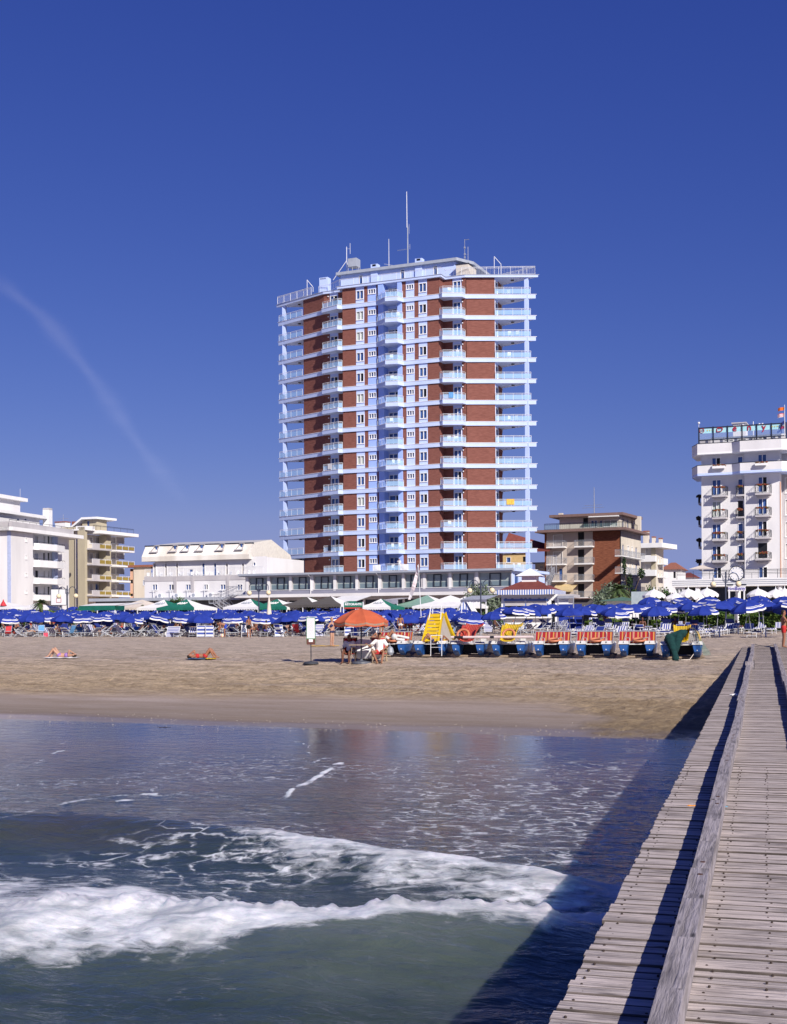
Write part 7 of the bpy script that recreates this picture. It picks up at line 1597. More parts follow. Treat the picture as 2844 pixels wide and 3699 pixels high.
for ri, w_ in enumerate([89.5, 92.5, 95.5, 98.5, 101.5, 104.5, 107.5, 110.5, 114]):
    u_ = -33
    while u_ < 8:
        u_ += 1.55 if ri < 6 else 2.0; x, y = xy(w_ + rn.uniform(-.15, .15), u_); px = pxof(x, y)
        if not (2010 + max(0, 5 - ri) * 14 < px < 2860) or (2660 < px < 2700 and ri < 3) or (px > 2745 and (ri < 3 or rn.random() < .5)): continue
        if rn.random() < .12: continue
        m = rn.choice([ST1, ST2, ST1, PLB]); lounger(x, y, SEAW + R(rn.uniform(-6, 6)), m, ulabel('%s lounger, %s tidy row,' % (FABN[m.name], rown[ri]), px, 'lounger in the tidy %s row right of the boardwalk' % rown[ri]), *((False, True) if rn.random() < .62 else (rn.random() < .5, False)))
        if rn.random() < .4: table(x + .9, y + .4, ulabel('small pedestal table, %s tidy row,' % rown[ri], px, 'small white pedestal table within the tidy %s row' % rown[ri]))
# hand placed seats along the front edge: (px, py, kind, fabric, degrees)
FRONT = [(150, 2300, 'd', PLL, 40, 'blue towel draped deck chair near the left end of the front edge'), (200, 2299, 'd', PLL, -60, 'light blue towelled deck chair beside the red striped bag'), (245, 2300, 'd', PLB, -50, 'navy backed deck chair right of the light blue towelled one'), (300, 2299, 'l', PLL, 65, 'long lounger under turquoise towels at the left'), (392, 2298, 'd', ST1, -50, 'striped deck chair turned right beside the turquoise lounger'), (460, 2300, 'l', PLB, 80, 'lounger with a rust brown towel left of the dark deck chair'),
         (512, 2300, 'd', DKT, -30, 'dark backed deck chair standing left of the leaning striped panel'), (672, 2296, 'd', ST1, -35, 'striped deck chair facing right, left of the folded panels'), (705, 2296, 'd', ST1, -120, 'striped deck chair opened to the right, before the panels'), (856, 2301, 'l', DKT, -40, 'dark towelled low lounger by the white slatted chair'), (965, 2300, 'l', PLB, 10, 'lounger carrying the man in purple shorts'), (1085, 2296, 'l', ST1, 70, 'striped lounger left of the price board'),
         (1010, 2298, 'd', ST3, 70, 'blue green striped chair right of the man in purple shorts'), (2060, 2288, 'l', PLB, -8, 'navy lounger at the left end of the right hand front row')]
for px, py, k, m, dg_, lab in FRONT:
    p = gp(px, py); (deckchair if k == 'd' else lounger)(p.x, p.y, R(dg_) + SEAW, m, lab)
def panel(px, py, w_, h_, m, lean, rz, label, frame=METW):
    p = gp(px, py); t = thing('windbreak', label, 'windbreak', p, R(rz), 'folded striped beds and windbreaks leaning along the front row'); M_ = Matrix.Rotation(-lean, 4, 'X'); b = MB(); b.M = M_
    b.box(-w_ / 2, w_ / 2, -.012, .012, .06, h_).build('fabric', m, t); b = MB(); b.M = M_
    for x in (-w_ / 2, w_ / 2): b.tube((x, 0, 0), (x, 0, h_ + .03), .02, n=5)
    b.tube((-w_ / 2, 0, .05), (w_ / 2, 0, .05), .018, n=5); b.tube((-w_ / 2, 0, h_ + .02), (w_ / 2, 0, h_ + .02), .018, n=5); b.build('frame', frame, t)
    MB().tube((-w_ / 2, 0, h_ * .6), (-w_ / 2, .42, 0), .016, n=4).tube((w_ / 2, 0, h_ * .6), (w_ / 2, .42, 0), .016, n=4).build('strut', METW, t)
HS1 = stripes('bold_bands', [(0, (.05, .08, .30)), (.55, W3)], 2, .30); HS2 = stripes('fine_bands', [(0, W3), (.5, (.03, .05, .28))], 2, .12); CHK = stripes('wide_upright_bands', [(0, (.04, .09, .46)), (.6, W3)], 0, .42)
panel(622, 2302, 1.1, .95, HS2, .45, -14, 'leaning bed panel with fine stripes and a blue towel at the left centre')
panel(728, 2302, .75, .92, HS1, .12, 0, 'left banded windbreak panel of the pair holding a blue bag'); panel(757, 2302, .62, .92, HS1, .12, 2, 'right banded windbreak panel of the pair holding a blue bag')
panel(1010, 2301, .72, 1.0, HS1, .3, 28, 'diagonal banded panel just right of the man in purple shorts')
panel(1153, 2300, .8, 1.0, HS2, .3, 8, 'fine striped panel right behind the price board'); panel(1226, 2286, 1.15, .85, HS2, .35, -4, 'cream framed fine striped panel behind the standing woman', mat('cream_frame', (.72, .66, .48), .5))
panel(1262, 2298, .72, 1.05, HS1, .15, 18, 'broad banded panel left of the three wide checked panels'); panel(1302, 2298, 1.15, .98, CHK, .2, -4, 'wide upright banded panel in front of the orange parasol'); panel(1357, 2290, 1.0, .9, CHK, .2, 4, 'upright banded panel left of the woman in black bikini')
panel(1560, 2282, .9, .9, HS1, .2, 6, 'banded bed panel left of the yellow slide'); panel(1660, 2282, .5, 1.05, HS2, .1, 0, 'narrow stacked fine striped panel between yellow and red slides'); panel(1765, 2284, .75, 1.0, HS2, .15, 4, 'stacked fine striped panel right of the red slide')
panel(1880, 2268, 1.6, .8, HS1, .1, 12, 'long white framed panel behind the second yellow slide'); panel(1945, 2262, 1.2, .85, CHK, .1, 30, 'white framed panel turned inland left of the boardwalk'); panel(2145, 2268, .85, 1.05, CHK, .15, 0, 'upright banded bed panel at the foot of the boardwalk')
p = gp(886, 2302); t = thing('slatted_chair', 'white slatted plastic chair seen from behind near the front row', 'chair', p, R(8)); mb = MB()
for i in range(8): mb.box(-.3, .3, .0, .03, .2 + i * .1, .27 + i * .1)
mb.build('backrest', METW, t); MB().box(-.3, .3, -.45, 0, .36, .40).build('seat', METW, t)
for x in (-.29, .29):
    MB().tube((x, 0, 0), (x, 0, 1.0), .025, n=5).build('leg', METW, t); MB().tube((x, -.45, 0), (x, -.45, .38), .025, n=5).build('leg', METW, t)
p = gp(802, 2303); mb = MB(); mb.ell((0, 0, .15), .15, 16, 10)
mb.build('beach_ball', stripes('ball_colours', [(0, (.7, .25, .35)), (.34, (.75, .65, .1)), (.66, (.75, .75, .75))], 0, .17), None, p, label='pink and yellow beach ball on the sand before the front row', cat='ball', smooth=True)
p = gp(165, 2300); t = thing('beach_bag', 'red striped beach bag at the left front edge', 'bag', p, .2); MB().prism([(-.2, -.12), (.2, -.12), (.2, .12), (-.2, .12)], 0, .34).build('bag_body', stripes('bag_stripes', [(0, (.5, .03, .08)), (.6, (.6, .15, .2))], 0, .08), t); MB().path([(-.12, 0, .34), (-.08, 0, .46), (.08, 0, .46), (.12, 0, .34)], .012).build('handle', REDT, t)
def towel(px, py, w_, l_, rz, m, label):
    p = gp(px, py); mb = MB(); n_ = 10; r_ = random.Random(px)
    for i in range(n_):
        a, b = -w_ / 2 + w_ * i / n_, -w_ / 2 + w_ * (i + 1) / n_; za, zb_ = .03 + .012 * math.sin(i * 2.1), .03 + .012 * math.sin((i + 1) * 2.1)
        mb.quad((a, -l_ / 2, za), (b, -l_ / 2, zb_), (b, l_ / 2, zb_ + .03), (a, l_ / 2, za + .03))
    mb.build('beach_towel', m, None, p, R(rz), label=label, cat='towel')
towel(222, 2379, 1.75, .75, -4, WHITEF, 'white towel under the woman lying with raised knees'); towel(712, 2382, .8, .6, 8, PLL, 'light blue towel beneath the head of the sunbather in red'); towel(762, 2382, .5, .6, 8, CL['yellow'], 'yellow towel beneath the legs of the sunbather in red'); towel(1175, 2336, 1.7, .9, 4, TANT, 'orange and yellow towel under the standing woman')
# ---------------------------------------------------------------- people placed one by one
def PP(label, ps, px, py, rz, up=0, **k):
    p = gp(px, py); p.z += up; return person(label, ps, p, R(rz), **k)
sw = lambda a, b=None: [('brief', a)] + ([('bikini', b)] if b else [])
PP('woman in dark bikini lying on a white towel with knees raised', 'lie', 218, 2378, 2, .04, skin=2, hair=0, clothes=sw('violet', 'violet'))
PP('sunbather in red swimsuit lying on her back on blue and yellow towels', 'lie', 738, 2382, 183, .04, skin=0, hair=0, clothes=sw('red', 'red'))
PP('blond woman in dark bikini standing hand on hip on an orange towel', 'hip', 1200, 2336, 60, .03, skin=2, hair=1, clothes=sw('navy', 'navy'))
PP('woman in black bikini seen from behind right of the orange parasol', 'hip', 1378, 2304, 172, skin=0, hair=0, long_=True, clothes=sw('black', 'black'))
PP('dark haired woman seen from behind above the striped pedal boat seats', 'stand', 1447, 2296, 165, skin=0, hair=0, long_=True, clothes=sw('white'))
PP('tall person in orange swimwear standing in profile left of the yellow slide', 'armup', 1466, 2294, 75, skin=0, hair=0, clothes=[('trunks', 'orange'), ('shirt', 'orange')])
PP('woman with long dark hair and pink swimwear left of the yellow slide', 'stand', 1484, 2294, 150, skin=1, hair=0, long_=True, clothes=sw('pink', 'pink'))
PP('tanned man in red and grey trunks standing by the pier end at the right edge', 'armup', 2832, 2341, 80, skin=0, hair=0, clothes=[('trunks', 'red')], scale=1.04)
PP('person bending forward in light blue shorts left of the white slatted chair', 'bend', 812, 2302, -80, skin=0, hair=0, clothes=[('trunks', 'blue')])
PP('standing man in black trunks right of the white slatted chair', 'stand', 899, 2303, 150, skin=0, hair=0, clothes=[('trunks', 'black')])
def onseat(px, py, rz): return gp(px, py)
SITL = [('deeply tanned man sitting at the far left front edge', 'recl', 52, 2299, 50, 0, 2, [('trunks', 'red')], -.05), ('tanned person in shade at the left edge behind the front sitter', 'sit', 22, 2294, 20, 1, 0, sw('black'), 0), ('person sitting under the left parasols in dark swimwear', 'sit', 80, 2292, -30, 0, 0, sw('black', 'black'), 0),
        ('sunbather with legs stretched on a lounger near the red bag', 'recl', 135, 2296, -70, 2, 0, sw('navy'), 0), ('tanned couple member sitting high behind the light blue chair', 'sit', 180, 2284, 200, 2, 0, sw('navy'), .25), ('sun reddened person sitting beside the light blue chair couple', 'sit', 196, 2284, 160, 0, 1, sw('red', 'red'), .25),
        ('person sitting beside the turquoise lounger', 'sit', 284, 2290, 10, 2, 0, sw('black', 'black'), 0), ('person in pink top lying on the turquoise lounger', 'recl', 335, 2297, 60, 2, 0, sw('pink', 'pink'), 0), ('person in yellow top sitting beneath the parasols left of the dark deck chair', 'sit', 503, 2284, 20, 0, 0, [('shirt', 'yellow'), ('trunks', 'navy')], .1),
        ('man leaning sideways under the striped hem left of the striped deck chairs', 'sit', 655, 2282, -60, 2, 0, sw('navy'), .15), ('man sitting with bare back behind the bending person', 'sit', 832, 2292, 160, 0, 0, sw('navy'), .1), ('man sitting with arms bent left of the white slatted chair', 'sit', 851, 2292, 190, 0, 0, sw('navy'), .1),
        ('woman sitting upright facing right beside the standing man in black trunks', 'sit', 922, 2296, -50, 0, 0, sw('black'), .05), ('broad tanned man in purple shorts sitting with his back to the sea', 'sit', 962, 2300, 195, 1, 0, [('trunks', 'purple')], .03), ('tanned person sitting close right of the man in purple shorts', 'sit', 985, 2297, 165, 0, 0, sw('blue'), .05), ('person sitting in profile third from the man in purple shorts', 'sit', 1006, 2293, 110, 0, 0, sw('navy'), .1),
        ('woman in orange top sitting left of the price board', 'sit', 1068, 2290, 20, 0, 0, [('shirt', 'orange'), ('trunks', 'blue')], .15), ('tanned person sitting behind the yellow slide in the parasol shade', 'recl', 1655, 2276, 60, 0, 0, sw('navy'), 0), ('dark person in a chair left of the second yellow slide', 'sit', 1790, 2279, 60, 1, 0, sw('navy'), 0), ('reclining blond person in white top behind the second yellow slide', 'recl', 1850, 2274, -20, 0, 1, [('shirt', 'white'), ('trunks', 'navy')], 0),
        ('large tanned man sitting on a lounger in the right hand rows', 'sit', 2322, 2289, -15, 1, 0, sw('blue'), 0), ('person lying behind the large man in the right rows', 'recl', 2296, 2278, 20, 2, 0, sw('pink'), 0), ('tanned person sitting before the pink towel chair', 'sit', 2440, 2288, -20, 1, 0, sw('navy'), 0), ('very tanned woman bent forward right of the pink towel chair', 'squat', 2470, 2289, 10, 1, 0, sw('black'), .1),
        ('tanned man reclining with arms behind his head on a navy lounger', 'recl', 2512, 2286, -5, 0, 0, sw('blue'), .05), ('person reclining in a dark sunshaded lounger in line with the clock', 'recl', 2667, 2284, 0, 0, 0, [('trunks', 'navy')], .05), ('child in violet swimsuit sitting on the sand near the pier end', 'squat', 2772, 2279, 70, 0, 0, [('shirt', 'violet')], 0), ('tanned person sitting under parasols at the top of the boardwalk rows', 'sit', 2248, 2268, 10, 1, 0, sw('navy'), 0)]
rnp = random.Random(77)
for i in range(30):
    px = 20 + i * 35.5 + rnp.uniform(-12, 12); c = rnp.choice(['navy', 'red', 'black', 'pink', 'blue', 'orange']); ps = rnp.choice(['sit', 'recl', 'sit', 'squat'])
    SITL.append(('%s %s bather %s, front row %s' % (['tanned', 'brown', 'pale'][(q_ := rnp.choice([0, 0, 1, 2]))], c, {'sit': 'sitting', 'recl': 'reclining', 'squat': 'crouching'}[ps], lmark(px)), ps, px, rnp.uniform(2285, 2297), rnp.uniform(-90, 90), q_, rnp.choice([0, 0, 1, 2]), sw(c, rnp.choice([c, None])), .12))
for lab, ps, px, py, rz, sk, hr, cl, up in SITL: PP(lab, ps, px, py, rz, up, skin=sk, hair=hr, clothes=cl, long_=('woman' in lab))
for i in range(16):
    px = [60, 110, 225, 318, 420, 565, 610, 700, 760, 1035, 1110, 1400, 1510, 1600, 1720, 2190][i]; ps = rnp.choice(['sit', 'recl', 'sit', 'stand']); py = rnp.uniform(2276, 2284)
    c = rnp.choice(['navy', 'red', 'black', 'pink', 'blue']); PP('bather in %s swimwear deeper under the parasols %s' % (c, lmark(px)), ps, px, py, rnp.uniform(0, 360), skin=rnp.choice([0, 0, 2, 1]), hair=rnp.choice([0, 0, 1]), clothes=sw(c, rnp.choice([c, None])), group='bathers under the parasols')
PP('person in blue shirt walking by the metal portal', 'stand', 2050, 2247, 30, skin=0, hair=0, clothes=[('shirt', 'blue'), ('trunks', 'navy')])
q = Vector((tf.o.x, tf.o.y, 0)); xx = tf.X(1441, 2030, -1.2); lo = Vector((tf.o.x + xx * tf.cx + 1.0 * tf.sx, tf.o.y + xx * tf.sx - 1.0 * tf.cx, GZ + ZB[13] + .02))
person('elderly person in a white shirt leaning on the lowest central balcony', 'armup', lo, R(10), 2, 2, clothes=[('shirt', 'white'), ('trunks', 'white')])
# ---------------------------------------------------------------- pedal boats
HULLB = mat('blue_hull', (.028, .11, .36), .35, (.018, .08, .27), 2, spec=.5); DECKW = mat('white_deck', (.66, .66, .65), .4, (.50, .49, .47), 3); YEL = mat('yellow_plastic', (.68, .46, .01), .35, (.58, .38, .01), 2, spec=.5); REDP = mat('red_plastic', (.50, .065, .035), .4, (.42, .05, .03), 2, spec=.5)
ORG = mat('faded_orange_plastic', (.52, .19, .10), .5); TIMB = mat('trestle_wood', (.34, .26, .19), .9, (.24, .18, .13), 6); NUMM = mat('black_number', (.02, .02, .03), .6)
RST = stripes('deckchair_stripes', [(0, (.30, .018, .025)), (.24, (.46, .25, .07)), (.40, (.30, .018, .025)), (.58, (.38, .09, .11)), (.72, (.48, .31, .16)), (.84, (.30, .02, .03))], 0, .34)
def hull_mesh(mb, x):
    """pontoon: sections along y with a raised, narrowing bow"""
    secs = [(0, .17, .115, .36, .64), (.12, .20, .13, .27, .665), (.7, .22, .12, .06, .67), (2.2, .22, .13, .03, .67), (3.1, .21, .13, .10, .67), (3.25, .18, .12, .28, .66)]
    vs = []; n = 6
    for y, wt, wb, zb, zt in secs: vs += [(x - wt, y, zt), (x - wt * .97, y, zt - .12), (x - wb, y, zb), (x + wb, y, zb), (x + wt * .97, y, zt - .12), (x + wt, y, zt)]
    fs = [tuple(range(n - 1, -1, -1)), tuple(len(vs) - n + i for i in range(n))]
    for s_ in range(len(secs) - 1):
        for i in range(n): a = s_ * n; fs.append((a + i, a + (i + 1) % n, a + n + (i + 1) % n, a + n + i))
    mb.add(vs, fs); return mb
def chute(w_, top, horn, m, parent, y0=-.25, y1=1.9):
    pts = []; n_ = 16
    for i in range(n_ + 1):
        f = i / n_; y = y0 + (y1 - y0) * f; z = .80 + (top - .80) * (f ** 1.35); pts.append((y, z, f))
    mb = MB(); K = 10
    for i in range(n_):
        for k in range(K):
            def Q(i_, k_):
                y, z, f = pts[i_]; t = k_ / K * 2 - 1; lip = (.07 + horn * max(0, math.sin(min(1, f * 1.15) * math.pi)) ** 1.2) * max(0, abs(t) - .55) / .45
                return ((w_ + .10 * f) * t * (1 if abs(t) < .99 else 1.06), y, z + lip)
            mb.quad(Q(i, k), Q(i, k + 1), Q(i + 1, k + 1), Q(i + 1, k))
    o = mb.build('slide', m, parent, smooth=True); md = o.modifiers.new('s', 'SOLIDIFY'); md.thickness = .035; return o
def torus(mb, c, R0, r, rot=None, n=18, k=8):
    c = Vector(c); vs = []
    for i in range(n):
        a = 2 * math.pi * i / n
        for j in range(k):
            b = 2 * math.pi * j / k; v = Vector(((R0 + r * math.cos(b)) * math.cos(a), (R0 + r * math.cos(b)) * math.sin(a), r * math.sin(b))); vs.append(c + (rot @ v if rot else v))
    mb.add(vs, [(i * k + j, ((i + 1) % n) * k + j, ((i + 1) % n) * k + (j + 1) % k, i * k + (j + 1) % k) for i in range(n) for j in range(k)]); return mb
def boat(px, num, kind, label, dx=.56, py=2384, rzd=0):
    p = gp(px, py); t = thing('pedal_boat', label, 'pedal boat', p, R(-14 + rzd), 'pedal boats lined up on the sand')
    for s_ in (-1, 1):
        hull_mesh(MB(), s_ * dx).build('hull', HULLB, t)
        mb = MB(); x = s_ * dx; mb.add([(x - .23, -.04, .66), (x + .23, -.04, .66), (x + .23, 3.2, .67), (x - .23, 3.2, .67), (x - .19, .10, .795), (x + .19, .10, .795), (x + .20, .9, .80), (x - .20, .9, .80), (x - .20, 3.15, .74), (x + .20, 3.15, .74)],
                      [(0, 1, 5, 4), (4, 5, 6, 7), (7, 6, 9, 8), (0, 4, 7, 8, 3), (1, 2, 9, 6, 5), (3, 8, 9, 2), (3, 2, 1, 0)]); o = mb.build('deck_cap', DECKW, t)
        text(num, .13, NUMM, o, (x, .022, .738), 0, 'number', .004, bold=.004).rotation_euler = (R(-44), 0, 0)
        MB().tube((x, -.02, .42), (x, .02, .42), .025, n=8).build('drain_plug', METW, o)
    MB().box(-dx + .232, dx - .232, .25, 3.0, .63, .675).build('platform', DECKW, t)
    MB().box(-dx + .18, dx - .18, .9, 1.9, .2, .628).build('paddle_box', mat('paddle_dark', (.012, .014, .02), .6), t)
    mb = MB()
    for y in (.6, 2.4): mb.box(-.95, .95, y - .05, y + .05, .06, .14)
    for x in (-.75, .75):
        for y in (.6, 2.4): mb.box(x - .12, x + .12, y - .06, y + .06, .0, .2)
    mb.build('trestle', TIMB, t)
    mb = MB()
    for s_ in (-1, 1):
        x = s_ * (dx - .25); mb.path([(x, .30, .68), (x, .32, .92), (x + s_ * .18, .36, .95), (x + s_ * .18, .36, .70)], .014, 5)
    mb.path([(-.2, 2.9, .68), (-.2, 2.9, 1.0), (.2, 2.9, 1.0), (.2, 2.9, .68)], .016, 5); mb.build('handrail', ALU, t)
    if kind == 'seats':
        for y, z in ((.75, .78), (1.55, .80)):
            mb = MB(); w_ = .78 if y < 1 else .72
            for (a, b) in (((y - .28, z - .02), (y - .05, z - .10)), ((y - .05, z - .10), (y + .25, z + .42))):
                for i in range(6): x0, x1 = -w_ + 2 * w_ * i / 6, -w_ + 2 * w_ * (i + 1) / 6; sg = .03 * (i % 2); mb.quad((x0, a[0], a[1]), (x1, a[0], a[1]), (x1, b[0] + sg, b[1]), (x0, b[0] + sg, b[1]))
            o = mb.build('seat_fabric', RST, t); md = o.modifiers.new('s', 'SOLIDIFY'); md.thickness = .012
            fr_ = MB().tube((-w_ - .04, y + .26, z + .43), (w_ + .04, y + .26, z + .43), .016, n=5).tube((-w_ - .04, y - .28, z), (w_ + .04, y - .28, z), .014, n=5)
            for x in (-w_ - .02, w_ + .02): fr_.tube((x, y - .28, z), (x, y + .3, z - .1), .014, n=4).tube((x, y - .1, z - .1), (x, y + .26, z + .43), .014, n=4).tube((x * .75, y - .3, z - .08), (x * .6, y + .24, z + .42), .012, n=4)
            fr_.build('seat_frame', ALU, t)
        torus(MB(), (.1, .42, .84), .26, .055, Matrix.Rotation(R(12), 3, 'X')).build('life_ring', ORG, t, smooth=True); MB().box(.30, .50, .30, .60, .68, .80).build('pedal_housing', YEL, t)
    elif kind == 'horn':
        m = {'red': REDP, 'yel': YEL}[num == '10' and 'red' or 'yel']; chute(.30, 1.55, .38, m, t)
        MB().path([(-.30, 1.9, .68), (-.30, 1.9, 1.5)], .02, 5).path([(.30, 1.9, .68), (.30, 1.9, 1.5)], .02, 5).build('slide_support', ALU, t)
        torus(MB(), (-.22 if num == '10' else .0, .05 if num == '10' else .2, 1.08), .27, .06, Matrix.Rotation(R(62), 3, 'X')).build('life_ring', ORG, t, smooth=True)
        MB().box(.4, .62, 1.2, 1.5, .70, 1.0).build('seat', DECKW, t)
    elif kind == 'tall':
        a = MB(); w_ = .30; N = 8      # stepped ladder face of the tall slide
        for i in range(N):
            y0, z0, y1, z1 = .25 + 1.15 * i / N, .78 + 1.30 * i / N, .25 + 1.15 * (i + 1) / N, .78 + 1.30 * (i + 1) / N; k0, k1 = w_ * (1.12 - .3 * i / N), w_ * (1.12 - .3 * (i + 1) / N)
            a.add([(-k0, y0, z0), (k0, y0, z0), (k0, y0 + .03, z1 - .03), (-k0, y0 + .03, z1 - .03), (-k1, y1, z1 - .03), (k1, y1, z1 - .03)], [(0, 1, 2, 3), (3, 2, 5, 4)])
        for s_ in (-1, 1): k = w_ * 1.1 * s_; a.add([(k, .1, .78), (k + .09 * s_, .1, .78), (k * .74 + .09 * s_, 1.42, 2.12), (k * .74, 1.42, 2.12), (k, .25, .75), (k + .09 * s_, .25, .75), (k * .74 + .09 * s_, 1.55, 2.05), (k * .74, 1.55, 2.05)], [(0, 1, 2, 3), (1, 5, 6, 2), (4, 7, 6, 5), (0, 3, 7, 4)])
        a.build('ladder', YEL, t); b = MB()
        for k in range(12):
            f0, f1 = k / 12, (k + 1) / 12; P = lambda f: (1.5 + .9 * f, 2.08 - 1.25 * f ** .8); (ya, za), (yb_, zb_) = P(f0), P(f1); x0 = .12 + .30 * f0; x1 = .12 + .30 * f1
            b.quad((x0 - .30, ya, za), (x0 + .30, ya, za), (x1 + .30, yb_, zb_), (x1 - .30, yb_, zb_)); b.quad((x0 + .30, ya, za), (x0 + .36, ya, za + .1), (x1 + .36, yb_, zb_ + .1), (x1 + .30, yb_, zb_))
        o = b.build('slide', YEL, t); md = o.modifiers.new('s', 'SOLIDIFY'); md.thickness = .03
        MB().poly([(.33, .5, .78), (.62, 2.3, .78), (.36, 1.5, 2.0)]).build('side_panel', mat('grey_panel_plastic', (.42, .38, .34), .6), t)
        MB().path([(-.30, .95, 1.5), (-.25, 1.5, 2.45), (-.22, 1.7, 2.3), (-.22, 1.7, 1.9)], .022, 6).path([(.30, .95, 1.5), (.25, 1.5, 2.45), (.28, 1.7, 2.3), (.28, 1.7, 1.9)], .022, 6).build('hand_bar', METW, t)
        MB().path([(.1, -.25, .1), (.1, -.2, 1.05), (.62, -.2, 1.05), (.62, -.25, .1)], .016, 5).path([(.1, -.22, .5), (.62, -.22, .5)], .012, 4).build('boarding_ladder', METW, t)
        MB().box(-.62, -.3, .6, 1.1, .7, .85).box(.45, .66, .4, .9, .7, .86).build('seat', YEL, t)
    else:
        chute(.26, 1.45, .25, YEL, t, .1, 1.8)
        mb = MB()
        for i in range(14):
            for j in range(6):
                def Q(i_, j_):
                    f = i_ / 14; g_ = j_ / 6; a = R(-20 + 200 * f); return (.42 + .33 * math.cos(a) * (1 + .25 * g_), .3 + g_ * 1.5, .72 + .68 * math.sin(a) * (1 - .12 * g_))
                mb.quad(Q(i, j), Q(i + 1, j), Q(i + 1, j + 1), Q(i, j + 1))
        mb.build('yellow_hood', YEL, t, smooth=True)
        mb = MB()
        for (p0, p1, r0, r1) in (((-.50, -.05, .98), (.02, .05, 1.12), .14, .20), ((-.50, -.1, .95), (-.28, -.28, .35), .19, .13), ((-.1, -.02, 1.0), (-.22, -.2, .40), .20, .12), ((-.28, -.28, .35), (-.22, -.36, .08), .12, .16), ((.0, .1, 1.1), (.15, .5, 1.2), .18, .12), ((-.62, .3, .85), (-.4, -.1, .6), .12, .16)): capsule(mb, Vector(p0), Vector(p1), r0, r1)
        place(remesh(mb, .03, 'green_net', mat('green_net', (.010, .060, .058), .9, (.006, .035, .036), 5, (1, 1, 2), 1.0, 40)), 'green_net', t)
        NETG = glass('net_veil', (.10, .20, .16), .45, .8); mb = MB()
        for i in range(8):
            for j in range(6):
                def Q(i_, j_):
                    f = i_ / 8; g_ = j_ / 6; w_ = .50 + .42 * f; return (w_ + .32 * f * g_ + .02 * math.sin(j_ * 3), -.12 - .1 * f + 1.6 * g_, 1.38 - 1.15 * f + .03 * math.sin(i_ * 3))
                mb.quad(Q(i, j), Q(i, j + 1), Q(i + 1, j + 1), Q(i + 1, j))
        mb.build('net_veil', NETG, t)
        for x in (.36, .48, .60): MB().box(x - .045, x + .045, .5, .56, .80, 1.12).build('seat_back', DECKW, t)
        MB().path([(-.3, -.3, .04), (.0, -.5, .03), (.35, -.35, .04), (.5, -.1, .25)], .014, 5).build('mooring_rope', CRMF, t)
    return t
boat(1408, '4', 'seats', 'leftmost pedal boat, numbered 4, with faded striped seats beside the lifeguards', py=2377)
boat(1553, '1', 'tall', 'pedal boat with tall yellow stepped slide and white hand bars', py=2378)
boat(1690, '10', 'horn', 'pedal boat numbered 10 with a red horned slide and tan ring', py=2379)
boat(1836, '7', 'horn', 'pedal boat numbered 7 with a yellow horned slide and tan ring', py=2380)
boat(1990, '3', 'seats', 'pedal boat numbered 3 with red striped seats, right of the yellow horned slide', py=2380)
boat(2144, '5', 'seats', 'pedal boat numbered 5 with red striped seats, between numbers 3 and 1', py=2381)
boat(2300, '1', 'seats', 'pedal boat numbered 1 with red striped seats, next to the netted boat', py=2382)
boat(2462, '9', 'net', 'rightmost pedal boat, numbered 9, with yellow slide under green netting', .66, py=2386)
# the long pole lying across two boats
a, b = gp(1632, 2380), gp(1930, 2381); a.z += .98; b.z += .98; a.y += .3; b.y += .3; d = b - a; mb = MB(); segs = [(0, .04, 1), (.04, .15, 0), (.15, .48, 1), (.48, .53, 0), (.53, 1, 1)]
for f0, f1, c in segs: mb.mi = c; mb.tube(d * f0, d * f1, .06, n=10)
mb.build('long_pole', [NUMM, mat('pale_pink_pole', (.70, .58, .57), .5)], None, a, label='long pale pink pole with black bands lying across two pedal boats', cat='pole')
# sunbathers and ball fenders on the boats
p = gp(1408, 2377); p.z += .82; p.y += .55; p.x -= .15; person('sunbather lying on the seats of the leftmost pedal boat', 'lie', p, R(185), 0, 0, clothes=sw('white'), scale=.95)
p = gp(1553, 2378); p.z += .70; p.y += .35; p.x += .2; person('sunbather lying on the platform under the tall yellow slide', 'lie', p, R(4), 0, 0, clothes=sw('navy', 'navy'), scale=.9)
p = gp(1447, 2377); p.z += .80; p.y += .45; mb = MB().ell((-.28, 0, .18), (.15, .15, .16), 14, 9); mb.tube((-.15, 0, .24), (.42, 0, .12), .065, n=10); mb.tube((-.2, -.1, .08), (.2, -.1, .04), .06, n=8)
mb.build('fender', DECKW, None, p, label='white round fender and tubes lying on the leftmost pedal boat', cat='fender')
